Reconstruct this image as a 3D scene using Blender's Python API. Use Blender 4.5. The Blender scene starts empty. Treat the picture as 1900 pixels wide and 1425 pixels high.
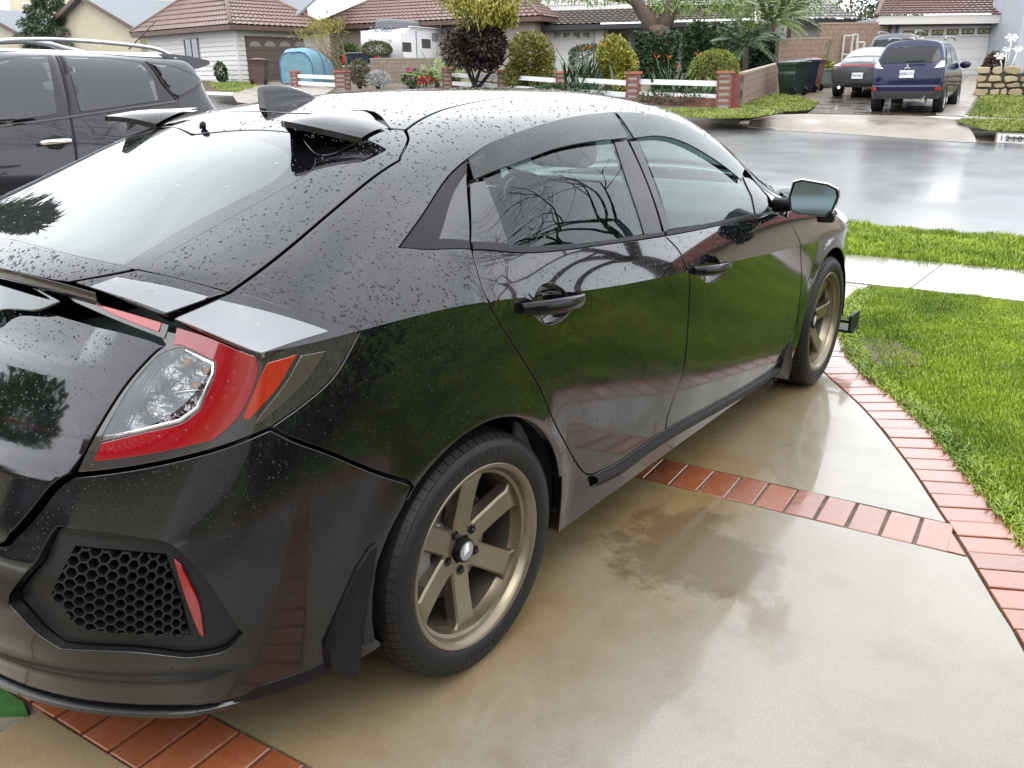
import bpy, bmesh, math, random
import numpy as np
from mathutils import Vector, Matrix
from mathutils.geometry import delaunay_2d_cdt
R = math.radians
rnd = random.Random(7)
scene = bpy.context.scene
col = scene.collection
# ---------------------------------------------------------------- camera
CF, CP = 1577.98, np.array([2.09185, -1.45474, 1.45887])            # focal length in pixels of the 1900 px photo, position
CYAW, CPIT, CROL = -.646841, .342422, -.0120958
def _axes():
    cy, sy, cp, sp = math.cos(CYAW), math.sin(CYAW), math.cos(CPIT), math.sin(CPIT)
    f = np.array([sy*cp, cy*cp, -sp]); r = np.array([cy, -sy, 0.]); u = np.cross(r, f)
    c, s = math.cos(CROL), math.sin(CROL)
    return c*r+s*u, c*u-s*r, f
CR, CU, CD = _axes()
cam = bpy.data.cameras.new('camera'); cam_o = bpy.data.objects.new('camera', cam); col.objects.link(cam_o)
cam.sensor_fit = 'HORIZONTAL'; cam.sensor_width = 36; cam.lens = CF/1900*36; cam.clip_start = .05; cam.clip_end = 2000
m = Matrix.Identity(4)
for k in range(3):
    m[k][0], m[k][1], m[k][2], m[k][3] = CR[k], CU[k], -CD[k], CP[k]
cam_o.matrix_world = m
scene.camera = cam_o
# ---------------------------------------------------------------- overcast sky and a weak, very soft sun behind the clouds
SUN_EL, SUN_AZ = R(58), R(150)                                       # azimuth clockwise from +Y
world = bpy.data.worlds.new('World'); scene.world = world; world.use_nodes = True
wn = world.node_tree.nodes; wl = world.node_tree.links
bg = wn['Background']; bg.inputs['Strength'].default_value = .15
sky = wn.new('ShaderNodeTexSky'); sky.sky_type = 'NISHITA'; sky.sun_disc = False
sky.sun_elevation = SUN_EL; sky.sun_rotation = SUN_AZ; sky.dust_density = 6; sky.air_density = 1.5
hs = wn.new('ShaderNodeHueSaturation'); hs.inputs['Saturation'].default_value = .12
wl.new(sky.outputs[0], hs.inputs['Color'])
tc = wn.new('ShaderNodeTexCoord'); nz = wn.new('ShaderNodeTexNoise'); nz.inputs['Scale'].default_value = 2.2; nz.inputs['Detail'].default_value = 5
mp = wn.new('ShaderNodeMapping'); mp.inputs['Scale'].default_value = (1, 1, 2.5)
wl.new(tc.outputs['Generated'], mp.inputs[0]); wl.new(mp.outputs[0], nz.inputs['Vector'])
cr = wn.new('ShaderNodeValToRGB'); cr.color_ramp.elements[0].position = .3; cr.color_ramp.elements[0].color = (12.6, 13.2, 14.1, 1)
cr.color_ramp.elements[1].position = .72; cr.color_ramp.elements[1].color = (17.6, 18.1, 18.9, 1)
wl.new(nz.outputs['Fac'], cr.inputs[0])
mx = wn.new('ShaderNodeMix'); mx.data_type = 'RGBA'; mx.inputs[0].default_value = .85
wl.new(hs.outputs[0], mx.inputs[6]); wl.new(cr.outputs[0], mx.inputs[7]); wl.new(mx.outputs[2], bg.inputs['Color'])
sun = bpy.data.lights.new('sun', 'SUN'); sun.energy = .8; sun.angle = R(35); sun.color = (1, .97, .93)
sun_o = bpy.data.objects.new('sun', sun); col.objects.link(sun_o)
sd = Vector((math.sin(SUN_AZ)*math.cos(SUN_EL), math.cos(SUN_AZ)*math.cos(SUN_EL), math.sin(SUN_EL)))
sun_o.rotation_euler = (-sd).to_track_quat('-Z', 'Y').to_euler()
vs = scene.view_settings; vs.view_transform = 'Standard'; vs.look = 'None'; vs.gamma = 1; vs.use_curve_mapping = False; vs.exposure = .55
scene.cycles.max_bounces = 8; scene.cycles.transparent_max_bounces = 16; scene.cycles.caustics_reflective = False; scene.cycles.caustics_refractive = False
scene.cycles.use_denoising = True
# ---------------------------------------------------------------- helpers
def ray(px):
    v = CD+CR*(px[0]-950)/CF-CU*(px[1]-712.5)/CF
    return v
def on_plane(px, a, b=0., c=0.):
    """point where the line of sight through a photo pixel meets the plane z = a + b x + c y"""
    v = ray(px); s = (a+b*CP[0]+c*CP[1]-CP[2])/(v[2]-b*v[0]-c*v[1]); return CP+s*v
def at_depth(px, D): return CP+ray(px)*D
def at_x(px, X): v = ray(px); return CP+v*(X-CP[0])/v[0]
FARP = (-.40664, -.02733, .04291); STRP = (-.39, -.02, .03)
def far(px): return on_plane(px, *FARP)
def farz(x, y): return FARP[0]+FARP[1]*x+FARP[2]*y
def strz(x, y): return STRP[0]+STRP[1]*x+STRP[2]*y

def mesh(name, verts, faces, mat=None, parent=None, smooth=False, loc=None):
    me = bpy.data.meshes.new(name); me.from_pydata([tuple(map(float, v)) for v in verts], [], [tuple(map(int, f)) for f in faces]); me.update()
    if mat: me.materials.append(mat)
    if smooth: me.polygons.foreach_set('use_smooth', [True]*len(me.polygons))
    o = bpy.data.objects.new(name, me); col.objects.link(o)
    if parent: adopt(o, parent)
    if loc is not None: o.location = loc
    return o
ROOTS = {}
def adopt(o, parent):
    """parent o, keeping world coordinates when the parent is a thing's base point"""
    o.parent = parent
    if parent.name in ROOTS: o.matrix_parent_inverse = Matrix.Translation(-Vector(ROOTS[parent.name]))
def empty(name, loc=(0,0,0), rz=0., local=False):
    """base point of a thing; its parts are given in world coordinates unless local"""
    o = bpy.data.objects.new(name, None); col.objects.link(o); o.location = tuple(map(float, loc)); o.rotation_euler = (0, 0, rz); o.empty_display_size = .1
    if not local: ROOTS[o.name] = tuple(map(float, loc))
    return o
def tag(o, label=None, cat=None, group=None, kind=None):
    if label: o['label'] = label
    if cat: o['category'] = cat
    if group: o['group'] = group
    if kind: o['kind'] = kind
    return o
def copy_tree(o, parent=None):
    c = o.copy(); col.objects.link(c); c.parent = parent
    for ch in o.children: copy_tree(ch, c)
    return c
class MB:
    """collects shapes into one mesh"""
    def __init__(s): s.v = []; s.f = []
    def add(s, v, f):
        n = len(s.v); s.v += [tuple(map(float, a)) for a in v]; s.f += [tuple(i+n for i in a) for a in f]; return s
    def box(s, x0, x1, y0, y1, z0, z1, M=None):
        v = [(x,y,z) for x in (x0,x1) for y in (y0,y1) for z in (z0,z1)]
        if M is not None: v = [tuple(M @ Vector(a)) for a in v]
        return s.add(v, [(0,1,3,2),(4,6,7,5),(0,4,5,1),(2,3,7,6),(0,2,6,4),(1,5,7,3)])
    def bar(s, a, b, w, h=None, up=(0,0,1)):
        a, b = np.array(a, float), np.array(b, float); d = b-a; d /= max(np.linalg.norm(d), 1e-9); u = np.array(up, float)
        r = np.cross(d, u); n = np.linalg.norm(r); r = r/n if n > 1e-6 else np.array([1., 0, 0]); u = np.cross(r, d); h = h or w
        v = [p+r*sx*w/2+u*sy*h/2 for p in (a, b) for sx, sy in ((-1,-1),(1,-1),(1,1),(-1,1))]
        return s.add(v, [(3,2,1,0),(4,5,6,7),(0,1,5,4),(1,2,6,5),(2,3,7,6),(3,0,4,7)])
    def tube(s, pts, rad, n=8, cap=True):
        pts = [np.array(p, float) for p in pts]; rad = rad if hasattr(rad, '__len__') else [rad]*len(pts); base = len(s.v); V = []
        pu = None
        for k, p in enumerate(pts):
            d = pts[min(k+1, len(pts)-1)]-pts[max(k-1, 0)]; d = d/max(np.linalg.norm(d), 1e-9)
            if pu is None: pu = np.array([0, 0, 1.]) if abs(d[2]) < .9 else np.array([1., 0, 0])
            r = np.cross(d, pu); r /= max(np.linalg.norm(r), 1e-9); u = np.cross(r, d); pu = u
            V += [p+rad[k]*(math.cos(2*math.pi*j/n)*r+math.sin(2*math.pi*j/n)*u) for j in range(n)]
        F = [(k*n+j, k*n+(j+1) % n, (k+1)*n+(j+1) % n, (k+1)*n+j) for k in range(len(pts)-1) for j in range(n)]
        if cap: F += [tuple(range(n))[::-1], tuple((len(pts)-1)*n+j for j in range(n))]
        return s.add(V, F)
    def lathe(s, prof, n=32, M=None, closed=True):
        """prof: (radius, height) pairs turned about local z"""
        V = [(r*math.cos(2*math.pi*j/n), r*math.sin(2*math.pi*j/n), z) for r, z in prof for j in range(n)]
        if M is not None: V = [tuple(M @ Vector(a)) for a in V]
        F = [(k*n+j, k*n+(j+1) % n, (k+1)*n+(j+1) % n, (k+1)*n+j) for k in range(len(prof)-1) for j in range(n)]
        if closed: F += [tuple(range(n))[::-1], tuple((len(prof)-1)*n+j for j in range(n))]
        return s.add(V, F)
    def prism(s, poly, h0, h1, M=None):
        """poly in local xy, from h0 to h1 along local z (counter-clockwise seen from +z)"""
        n = len(poly); V = [(x, y, h0) for x, y in poly]+[(x, y, h1) for x, y in poly]
        if M is not None: V = [tuple(M @ Vector(a)) for a in V]
        return s.add(V, [tuple(range(n))[::-1], tuple(range(n, 2*n))]+[(j, (j+1) % n, n+(j+1) % n, n+j) for j in range(n)])
    def grid(s, P):
        """P[a][b] = point"""
        na, nb = len(P), len(P[0])
        return s.add([q for r in P for q in r], [(a*nb+b, (a+1)*nb+b, (a+1)*nb+b+1, a*nb+b+1) for a in range(na-1) for b in range(nb-1)])
    def build(s, name, mat, parent=None, smooth=False, bevel=0., auto=None, loc=None):
        o = mesh(name, s.v, s.f, mat, parent, smooth, loc)
        if bevel:
            b = o.modifiers.new('bevel', 'BEVEL'); b.width = bevel; b.segments = 2; b.limit_method = 'ANGLE'; b.angle_limit = R(35)
            if smooth is None: pass
        if auto: sharp(o, auto)
        return o
def sharp(o, ang=35):
    """smooth shading with edges sharper than ang kept sharp"""
    me = o.data; me.polygons.foreach_set('use_smooth', [True]*len(me.polygons))
    bm = bmesh.new(); bm.from_mesh(me); c = R(ang)
    for e in bm.edges:
        if len(e.link_faces) == 2: e.smooth = e.calc_face_angle(0) < c
    bm.to_mesh(me); bm.free(); return o
def frame(origin, xdir, ydir, zdir):
    M = Matrix.Identity(4)
    for k in range(3): M[k][0], M[k][1], M[k][2], M[k][3] = xdir[k], ydir[k], zdir[k], origin[k]
    return M
def text_mesh(name, body, size, mat, parent, M, extrude=.002, width=None):
    cu = bpy.data.curves.new(name, 'FONT'); cu.body = body; cu.size = size; cu.extrude = extrude; cu.align_x = 'CENTER'; cu.align_y = 'CENTER'
    t = bpy.data.objects.new(name, cu); col.objects.link(t)
    dg = bpy.context.evaluated_depsgraph_get(); me = bpy.data.meshes.new_from_object(t.evaluated_get(dg)); bpy.data.objects.remove(t)
    if width:
        xs = [v.co.x for v in me.vertices]; k = width/max(1e-6, max(xs)-min(xs))
        for v in me.vertices: v.co.x *= k
    me.transform(M); me.materials.clear(); me.materials.append(mat)
    o = bpy.data.objects.new(name, me); col.objects.link(o); adopt(o, parent); return o

# ---------------------------------------------------------------- materials
def srgb(r, g, b): return tuple(((c/255)/12.92 if c/255 <= .04045 else ((c/255+.055)/1.055)**2.4) for c in (r, g, b))
MATS = {}
ALB = .78                                                            # scales the non-metal base colours below down, to balance the bright sky
def mat(name, colr, rough=.6, metal=0., spec=.5, coat=0., var=0., vscale=6., bump=0., bscale=60., coords='Object', trans=0., alpha=1., var2=None):
    """principled material; var = noise variation of the colour, bump = fine relief"""
    if name in MATS: return MATS[name]
    if not metal: colr = tuple(c*ALB for c in colr); var2 = tuple(c*ALB for c in var2) if var2 else None
    m = bpy.data.materials.new(name); m.use_nodes = True; nt = m.node_tree; b = nt.nodes['Principled BSDF']
    b.inputs['Base Color'].default_value = (*colr, 1); b.inputs['Roughness'].default_value = rough; b.inputs['Metallic'].default_value = metal
    b.inputs['Specular IOR Level'].default_value = spec; b.inputs['Coat Weight'].default_value = coat; b.inputs['Coat Roughness'].default_value = .03
    if trans: b.inputs['Transmission Weight'].default_value = trans
    if alpha < 1: b.inputs['Alpha'].default_value = alpha
    if var or bump:
        tc = nt.nodes.new('ShaderNodeTexCoord')
    if var:
        n = nt.nodes.new('ShaderNodeTexNoise'); n.inputs['Scale'].default_value = vscale; n.inputs['Detail'].default_value = 6; n.inputs['Roughness'].default_value = .62
        nt.links.new(tc.outputs[coords], n.inputs['Vector'])
        r = nt.nodes.new('ShaderNodeValToRGB'); c2 = var2 or colr
        r.color_ramp.elements[0].position = .28; r.color_ramp.elements[1].position = .74
        r.color_ramp.elements[0].color = (*[c*(1-var) for c in colr], 1); r.color_ramp.elements[1].color = (*[min(1, c*(1+var)) for c in c2], 1)
        nt.links.new(n.outputs['Fac'], r.inputs[0]); nt.links.new(r.outputs[0], b.inputs['Base Color'])
    if bump:
        n2 = nt.nodes.new('ShaderNodeTexNoise'); n2.inputs['Scale'].default_value = bscale; n2.inputs['Detail'].default_value = 4
        nt.links.new(tc.outputs[coords], n2.inputs['Vector'])
        bp = nt.nodes.new('ShaderNodeBump'); bp.inputs['Strength'].default_value = bump; bp.inputs['Distance'].default_value = .01
        nt.links.new(n2.outputs['Fac'], bp.inputs['Height']); nt.links.new(bp.outputs[0], b.inputs['Normal'])
    MATS[name] = m; return m
def nodes(m): return m.node_tree.nodes, m.node_tree.links, m.node_tree.nodes['Principled BSDF']
def math_node(nt, op, a, b=None, clamp=False):
    n = nt.nodes.new('ShaderNodeMath'); n.operation = op; n.use_clamp = clamp
    for k, x in enumerate((a, b)):
        if x is None: continue
        if isinstance(x, (int, float)): n.inputs[k].default_value = x
        else: nt.links.new(x, n.inputs[k])
    return n.outputs[0]
def add_drops(m, layers, flat=None, strength=1., dist=.001):
    """rain drops as relief: layers = (cells per metre, share of cells that hold a drop, drop radius in cells)"""
    nt = m.node_tree; N, L, b = nodes(m); tc = N.new('ShaderNodeTexCoord'); h = None
    geo = N.new('ShaderNodeNewGeometry'); sep = N.new('ShaderNodeSeparateXYZ'); L.new(geo.outputs['Normal'], sep.inputs[0])
    for sc, share, rad in layers:
        vo = N.new('ShaderNodeTexVoronoi'); vo.feature = 'F1'; vo.inputs['Scale'].default_value = sc; vo.inputs['Randomness'].default_value = .95
        L.new(tc.outputs['Object'], vo.inputs['Vector'])
        sr = N.new('ShaderNodeSeparateColor'); L.new(vo.outputs['Color'], sr.inputs[0])
        has = math_node(nt, 'LESS_THAN', sr.outputs[0], share)
        rr = math_node(nt, 'MULTIPLY', math_node(nt, 'ADD', math_node(nt, 'MULTIPLY', sr.outputs[1], .75), .35), rad)
        q = math_node(nt, 'DIVIDE', vo.outputs['Distance'], rr)
        q = math_node(nt, 'SUBTRACT', 1.0, math_node(nt, 'MULTIPLY', q, q), clamp=True)
        q = math_node(nt, 'POWER', q, 1.15)
        q = math_node(nt, 'MULTIPLY', math_node(nt, 'MULTIPLY', q, has), rad/sc*1000*.26)
        h = q if h is None else math_node(nt, 'MAXIMUM', h, q)
    if flat is not None:      # fewer drops on steep faces
        w = math_node(nt, 'MULTIPLY', math_node(nt, 'SUBTRACT', sep.outputs[2], flat[0]), 1/(flat[1]-flat[0]), clamp=True)
        w = math_node(nt, 'ADD', math_node(nt, 'MULTIPLY', w, 1-flat[2]), flat[2]); h = math_node(nt, 'MULTIPLY', h, w)
    bp = N.new('ShaderNodeBump'); bp.inputs['Strength'].default_value = strength; bp.inputs['Distance'].default_value = dist
    L.new(h, bp.inputs['Height']); return bp, h
def glass_mat(name, tint, ior=1.5, rough=0.0, drops=None, both=True, mist=0.):
    m = bpy.data.materials.new(name); m.use_nodes = True; nt = m.node_tree; nt.nodes.clear(); N, L = nt.nodes, nt.links
    out = N.new('ShaderNodeOutputMaterial'); mx = N.new('ShaderNodeMixShader'); fr = N.new('ShaderNodeFresnel'); fr.inputs['IOR'].default_value = ior
    tr = N.new('ShaderNodeBsdfTransparent'); tr.inputs['Color'].default_value = (*tint, 1)
    gl = N.new('ShaderNodeBsdfGlossy'); gl.inputs['Roughness'].default_value = rough; gl.inputs['Color'].default_value = (.95, 1, .98, 1)
    f2 = math_node(nt, 'DIVIDE', math_node(nt, 'MULTIPLY', fr.outputs[0], 2.), math_node(nt, 'ADD', fr.outputs[0], 1.))   # both faces of the pane
    tsock = tr.outputs[0]
    if mist:                                                          # condensation inside the pane
        df = N.new('ShaderNodeBsdfDiffuse'); df.inputs['Color'].default_value = (.75,.80,.79,1); mm = N.new('ShaderNodeMixShader'); mm.inputs[0].default_value = mist; L.new(tr.outputs[0], mm.inputs[1]); L.new(df.outputs[0], mm.inputs[2]); tsock = mm.outputs[0]
    L.new(f2 if both else fr.outputs[0], mx.inputs[0]); L.new(tsock, mx.inputs[1]); L.new(gl.outputs[0], mx.inputs[2]); L.new(mx.outputs[0], out.inputs[0])
    if drops:
        pb = N.new('ShaderNodeBsdfPrincipled'); pb.name = 'Principled BSDF'
        bp, h = add_drops(m, *drops); N.remove(pb)
        L.new(bp.outputs[0], gl.inputs['Normal']); L.new(bp.outputs[0], fr.inputs['Normal'])
    MATS[name] = m; return m
# ---------------------------------------------------------------- ground materials
def wet_mat(name, c1, c2, c3, rlo, rhi, scale=1.2, spec=.5, speck=.0, pit=.15, pool=.45, coat=0., coatr=.02, x_grade=False, vary=0.):
    """wet mineral surface: three stain tones, roughness falling where water stands"""
    c1, c2, c3 = (tuple(q*ALB for q in c) for c in (c1, c2, c3)); m = mat(name, c1, .5); nt = m.node_tree; N, L, b = nodes(m); tc = N.new('ShaderNodeTexCoord')
    def noise(s, d=6, r=.6, dist=0.):
        n = N.new('ShaderNodeTexNoise'); n.inputs['Scale'].default_value = s; n.inputs['Detail'].default_value = d; n.inputs['Roughness'].default_value = r; n.inputs['Distortion'].default_value = dist
        L.new(tc.outputs['Object'], n.inputs['Vector']); return n.outputs['Fac']
    def ramp(f, p0, p1, a, c):
        r = N.new('ShaderNodeValToRGB'); r.color_ramp.elements[0].position = p0; r.color_ramp.elements[1].position = p1
        r.color_ramp.elements[0].color = (*a, 1); r.color_ramp.elements[1].color = (*c, 1); L.new(f, r.inputs[0]); return r.outputs[0]
    big = noise(scale, 8, .58, .4); med = noise(scale*4.3, 8, .65); fine = noise(scale*230, 3, .7)
    base = ramp(big, .36, .64, c1, c2)
    def mix(f, a, c, mode='MIX'):
        x = N.new('ShaderNodeMix'); x.data_type = 'RGBA'; x.blend_type = mode
        if isinstance(f, float): x.inputs[0].default_value = f
        else: L.new(f, x.inputs[0])
        L.new(a, x.inputs[6])
        if isinstance(c, tuple): x.inputs[7].default_value = (*c, 1)
        else: L.new(c, x.inputs[7])
        return x.outputs[2]
    f = math_node(nt, 'MULTIPLY', math_node(nt, 'SUBTRACT', med, .5), 3.5, clamp=True)
    base = mix(f, base, c3)
    if x_grade:                                                       # greyer towards larger x, one damp stain beside the rear wheel
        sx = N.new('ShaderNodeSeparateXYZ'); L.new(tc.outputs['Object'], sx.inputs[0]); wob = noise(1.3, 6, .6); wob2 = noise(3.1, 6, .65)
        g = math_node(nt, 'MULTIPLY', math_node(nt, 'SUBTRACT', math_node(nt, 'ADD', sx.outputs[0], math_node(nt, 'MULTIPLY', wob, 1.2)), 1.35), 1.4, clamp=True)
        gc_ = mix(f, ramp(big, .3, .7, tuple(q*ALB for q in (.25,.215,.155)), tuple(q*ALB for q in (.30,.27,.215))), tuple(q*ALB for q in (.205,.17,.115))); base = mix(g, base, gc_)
        dx = math_node(nt, 'DIVIDE', math_node(nt, 'SUBTRACT', sx.outputs[0], 1.10), .27); dy = math_node(nt, 'DIVIDE', math_node(nt, 'SUBTRACT', sx.outputs[1], .86), .30)
        rr_ = math_node(nt, 'ADD', math_node(nt, 'ADD', math_node(nt, 'MULTIPLY', dx, dx), math_node(nt, 'MULTIPLY', dy, dy)), math_node(nt, 'MULTIPLY', math_node(nt, 'SUBTRACT', wob2, .5), 5.0))
        st = math_node(nt, 'MULTIPLY', math_node(nt, 'SUBTRACT', 1.0, rr_), 2.6, clamp=True); base = mix(math_node(nt, 'MULTIPLY', st, .62), base, tuple(q*ALB for q in (.115,.078,.035)))
    fr = ramp(fine, .3, .7, (1-speck,)*3, (1,)*3)
    if vary:
        oi = N.new('ShaderNodeObjectInfo'); vr = ramp(oi.outputs['Random'], 0., 1., (1-vary, 1-vary*.8, 1-vary*.7), (1+vary*.3, 1+vary*.5, 1+vary*.8)); base = mix(1., base, vr, 'MULTIPLY')
    base = mix(1., base, fr, 'MULTIPLY'); L.new(base, b.inputs['Base Color'])
    rr = N.new('ShaderNodeMapRange'); rr.inputs[1].default_value = pool-.12; rr.inputs[2].default_value = pool+.14; rr.inputs[3].default_value = rlo; rr.inputs[4].default_value = rhi
    L.new(noise(scale*1.3, 5, .5), rr.inputs[0]); L.new(rr.outputs[0], b.inputs['Roughness'])
    b.inputs['Specular IOR Level'].default_value = spec
    bp = N.new('ShaderNodeBump'); bp.inputs['Strength'].default_value = pit; bp.inputs['Distance'].default_value = .004
    L.new(noise(scale*70, 5, .7), bp.inputs['Height']); L.new(bp.outputs[0], b.inputs['Normal'])
    if coat:
        wr = N.new('ShaderNodeMapRange'); wr.inputs[1].default_value = .40; wr.inputs[2].default_value = .66; wr.inputs[3].default_value = coatr; wr.inputs[4].default_value = coatr+.16; L.new(noise(scale*2.1, 8, .62, .3), wr.inputs[0]); L.new(wr.outputs[0], b.inputs['Coat Roughness'])
    b.inputs['Coat Weight'].default_value = coat; b.inputs['Coat Roughness'].default_value = coatr; b.inputs['Coat IOR'].default_value = 1.42
    return m
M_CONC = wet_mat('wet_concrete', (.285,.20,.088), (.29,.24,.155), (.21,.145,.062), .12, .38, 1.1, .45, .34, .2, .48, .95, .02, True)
M_WALK = wet_mat('wet_sidewalk', (.28,.265,.225), (.31,.295,.26), (.24,.225,.185), .12, .4, .8, .5, .15, .15, .5, 1.)
M_ASPH = wet_mat('wet_asphalt', (.048,.049,.052), (.06,.061,.064), (.038,.04,.043), .28, .42, .35, .45, .4, .45, .5, .45, .10)
M_FDRV = wet_mat('wet_brown_driveway', (.10,.075,.052), (.14,.115,.085), (.06,.045,.033), .12, .5, 1.6, .5, .3, .3, .5, .6)
M_APRON = wet_mat('damp_apron_concrete', (.25,.215,.175), (.29,.255,.21), (.20,.17,.13), .25, .6, .9, .5, .15, .15)
M_MORTAR = mat('mortar', (.17,.155,.115), .6, var=.4, vscale=40, bump=.3, bscale=200)
M_BRICK = wet_mat('wet_red_brick', (.37,.10,.036), (.40,.135,.066), (.30,.078,.03), .12, .30, 9., .5, .35, .25, .5, 1., .03, False, .26)
M_SOIL = mat('soil', (.11,.085,.05), .7, var=.5, vscale=9, bump=.6, bscale=60)
M_LAWN = mat('lawn_ground', (.05,.095,.014), .7, var=.45, vscale=3, bump=.8, bscale=90, var2=(.09,.14,.02))
M_FARLAWN = mat('far_lawn', (.095,.145,.022), .8, var=.35, vscale=1.5, bump=.9, bscale=40, var2=(.14,.175,.04))
M_TURF = mat('green_carpet', (.03,.15,.015), .8, var=.25, vscale=30, bump=.8, bscale=300)

def sheet(name, poly, z, m, parent=None, skirt=.1, res=None, kind='structure'):
    """flat sheet from a plan outline, z a number or a function; edges drop by skirt"""
    P = [Vector((x, y)) for x, y in poly]; n = len(P); pts = list(P)
    if res:
        xs = [p.x for p in P]; ys = [p.y for p in P]
        for a in np.arange(min(xs)+res/2, max(xs), res):
            for b_ in np.arange(min(ys)+res/2, max(ys), res):
                if inside((a, b_), poly): pts.append(Vector((a, b_)))
    V, E, F, *_ = delaunay_2d_cdt(pts, [(k, (k+1) % n) for k in range(n)], [], 1, 1e-6)
    zf = z if callable(z) else (lambda x, y: z)
    v = [(p.x, p.y, zf(p.x, p.y)) for p in V]
    f = [tuple(t) if (V[t[1]]-V[t[0]]).cross(V[t[2]]-V[t[0]]) > 0 else tuple(t[::-1]) for t in F]
    if skirt:
        ar = sum(P[k].cross(P[(k+1) % n]) for k in range(n)); b0 = len(v)
        v += [(p.x, p.y, zf(p.x, p.y)) for p in P]+[(p.x, p.y, zf(p.x, p.y)-skirt) for p in P]
        for k in range(n):
            q = (b0+k, b0+(k+1) % n, b0+n+(k+1) % n, b0+n+k); f.append(q[::-1] if ar > 0 else q)
    o = mesh(name, v, f, m, parent)
    if parent is None and kind: o['kind'] = kind
    return o
def inside_many(P, poly):
    P = np.asarray(P, float); A = np.asarray([(q[0], q[1]) for q in poly], float); B = np.roll(A, 1, 0); c = np.zeros(len(P), bool)
    for a, b in zip(A, B):
        if a[1] == b[1]: continue
        c ^= ((a[1] > P[:, 1]) != (b[1] > P[:, 1])) & (P[:, 0] < (b[0]-a[0])*(P[:, 1]-a[1])/(b[1]-a[1])+a[0])
    return c
def inside(p, poly):
    x, y = p; c = False; n = len(poly); j = n-1
    for i in range(n):
        xi, yi = poly[i][0], poly[i][1]; xj, yj = poly[j][0], poly[j][1]
        if (yi > y) != (yj > y) and x < (xj-xi)*(y-yi)/(yj-yi)+xi: c = not c
        j = i
    return c
def catmull(pts, per=8):
    P = [np.array(p, float) for p in pts]; out = []
    for k in range(len(P)-1):
        p0 = P[k-1] if k else 2*P[0]-P[1]; p3 = P[k+2] if k+2 < len(P) else 2*P[-1]-P[-2]; p1, p2 = P[k], P[k+1]
        for t in np.arange(per)/per:
            out.append(.5*((2*p1)+(p2-p0)*t+(2*p0-5*p1+4*p2-p3)*t*t+(3*p1-p0-3*p2+p3)*t**3))
    out.append(P[-1]); return out
def resample(pts, step):
    P = np.array(pts); s = np.r_[0, np.cumsum(np.linalg.norm(np.diff(P, axis=0), axis=1))]; n = max(2, int(round(s[-1]/step))+1); t = np.linspace(0, s[-1], n)
    return np.stack([np.interp(t, s, P[:, k]) for k in range(P.shape[1])], 1)

# ---------------------------------------------------------------- our driveway: concrete slabs, brick bands and the curved brick border
BORDER = [(2.72,-5.0),(2.70,-2.5),(2.62,-1.0),(2.42,.0),(2.033,.901),(1.959,1.051),(1.772,1.433),(1.662,1.641),(1.498,1.949),(1.205,2.435),(.905,2.834),(.80,2.98),(.66,3.25),(.50,3.65),(.38,4.1),(.30,4.6),(.275,5.08)]
bcur = resample(catmull(BORDER), .105)                               # inner edge of the border course
bt = np.gradient(bcur, axis=0); bt /= np.linalg.norm(bt, axis=1, keepdims=True); bn = np.stack([bt[:, 1], -bt[:, 0]], 1)   # outward = right of travel
BW = .205
outer_cur = bcur+bn*(BW+.006)
def xb(y): return float(np.interp(y, bcur[:, 1], bcur[:, 0]))
SL = .088
def band1(x): return 1.273+SL*(x-1.17)                                # near edge of the cross band
def band2(x): return -.79+SL*(x-.10)
base_poly = [(-7.6,-5.2)]+[tuple(p) for p in outer_cur]+[(-7.6,5.05)]
sheet('driveway_bed', base_poly, -.014, M_MORTAR, skirt=.1)
def slab(y0f, y1f, x0=-7.5, gap=.006):
    k = [p for p in bcur if y0f(p[0]) < p[1] < y1f(p[0])]
    def cross(f):                                                     # border point on a band edge
        d = bcur[:, 1]-np.array([f(x) for x in bcur[:, 0]]); j = int(np.where(np.diff(np.sign(d)))[0][0]); t = d[j]/(d[j]-d[j+1]); return bcur[j]*(1-t)+bcur[j+1]*t
    a, c = cross(y0f), cross(y1f)
    e = np.array([a]+k+[c])-np.array([gap, 0])
    return [(x0, y0f(x0))]+[tuple(q) for q in e]+[(x0, y1f(x0))]
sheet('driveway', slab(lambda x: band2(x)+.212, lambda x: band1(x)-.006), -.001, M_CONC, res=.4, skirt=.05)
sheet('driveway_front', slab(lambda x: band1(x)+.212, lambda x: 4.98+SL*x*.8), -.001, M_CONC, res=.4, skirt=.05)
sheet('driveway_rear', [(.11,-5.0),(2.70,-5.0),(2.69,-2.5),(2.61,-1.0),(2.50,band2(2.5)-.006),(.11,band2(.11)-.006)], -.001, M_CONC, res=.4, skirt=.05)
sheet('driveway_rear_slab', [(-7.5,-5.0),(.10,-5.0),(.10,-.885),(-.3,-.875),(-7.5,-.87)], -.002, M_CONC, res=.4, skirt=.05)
sheet('green_mat', [(-3.9,-.862),(.02,-.868),(.092,-.815),(.05,band2(.05)-.01),(-3.9,band2(-3.9)-.01)], .004, M_TURF, skirt=.02)

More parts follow.
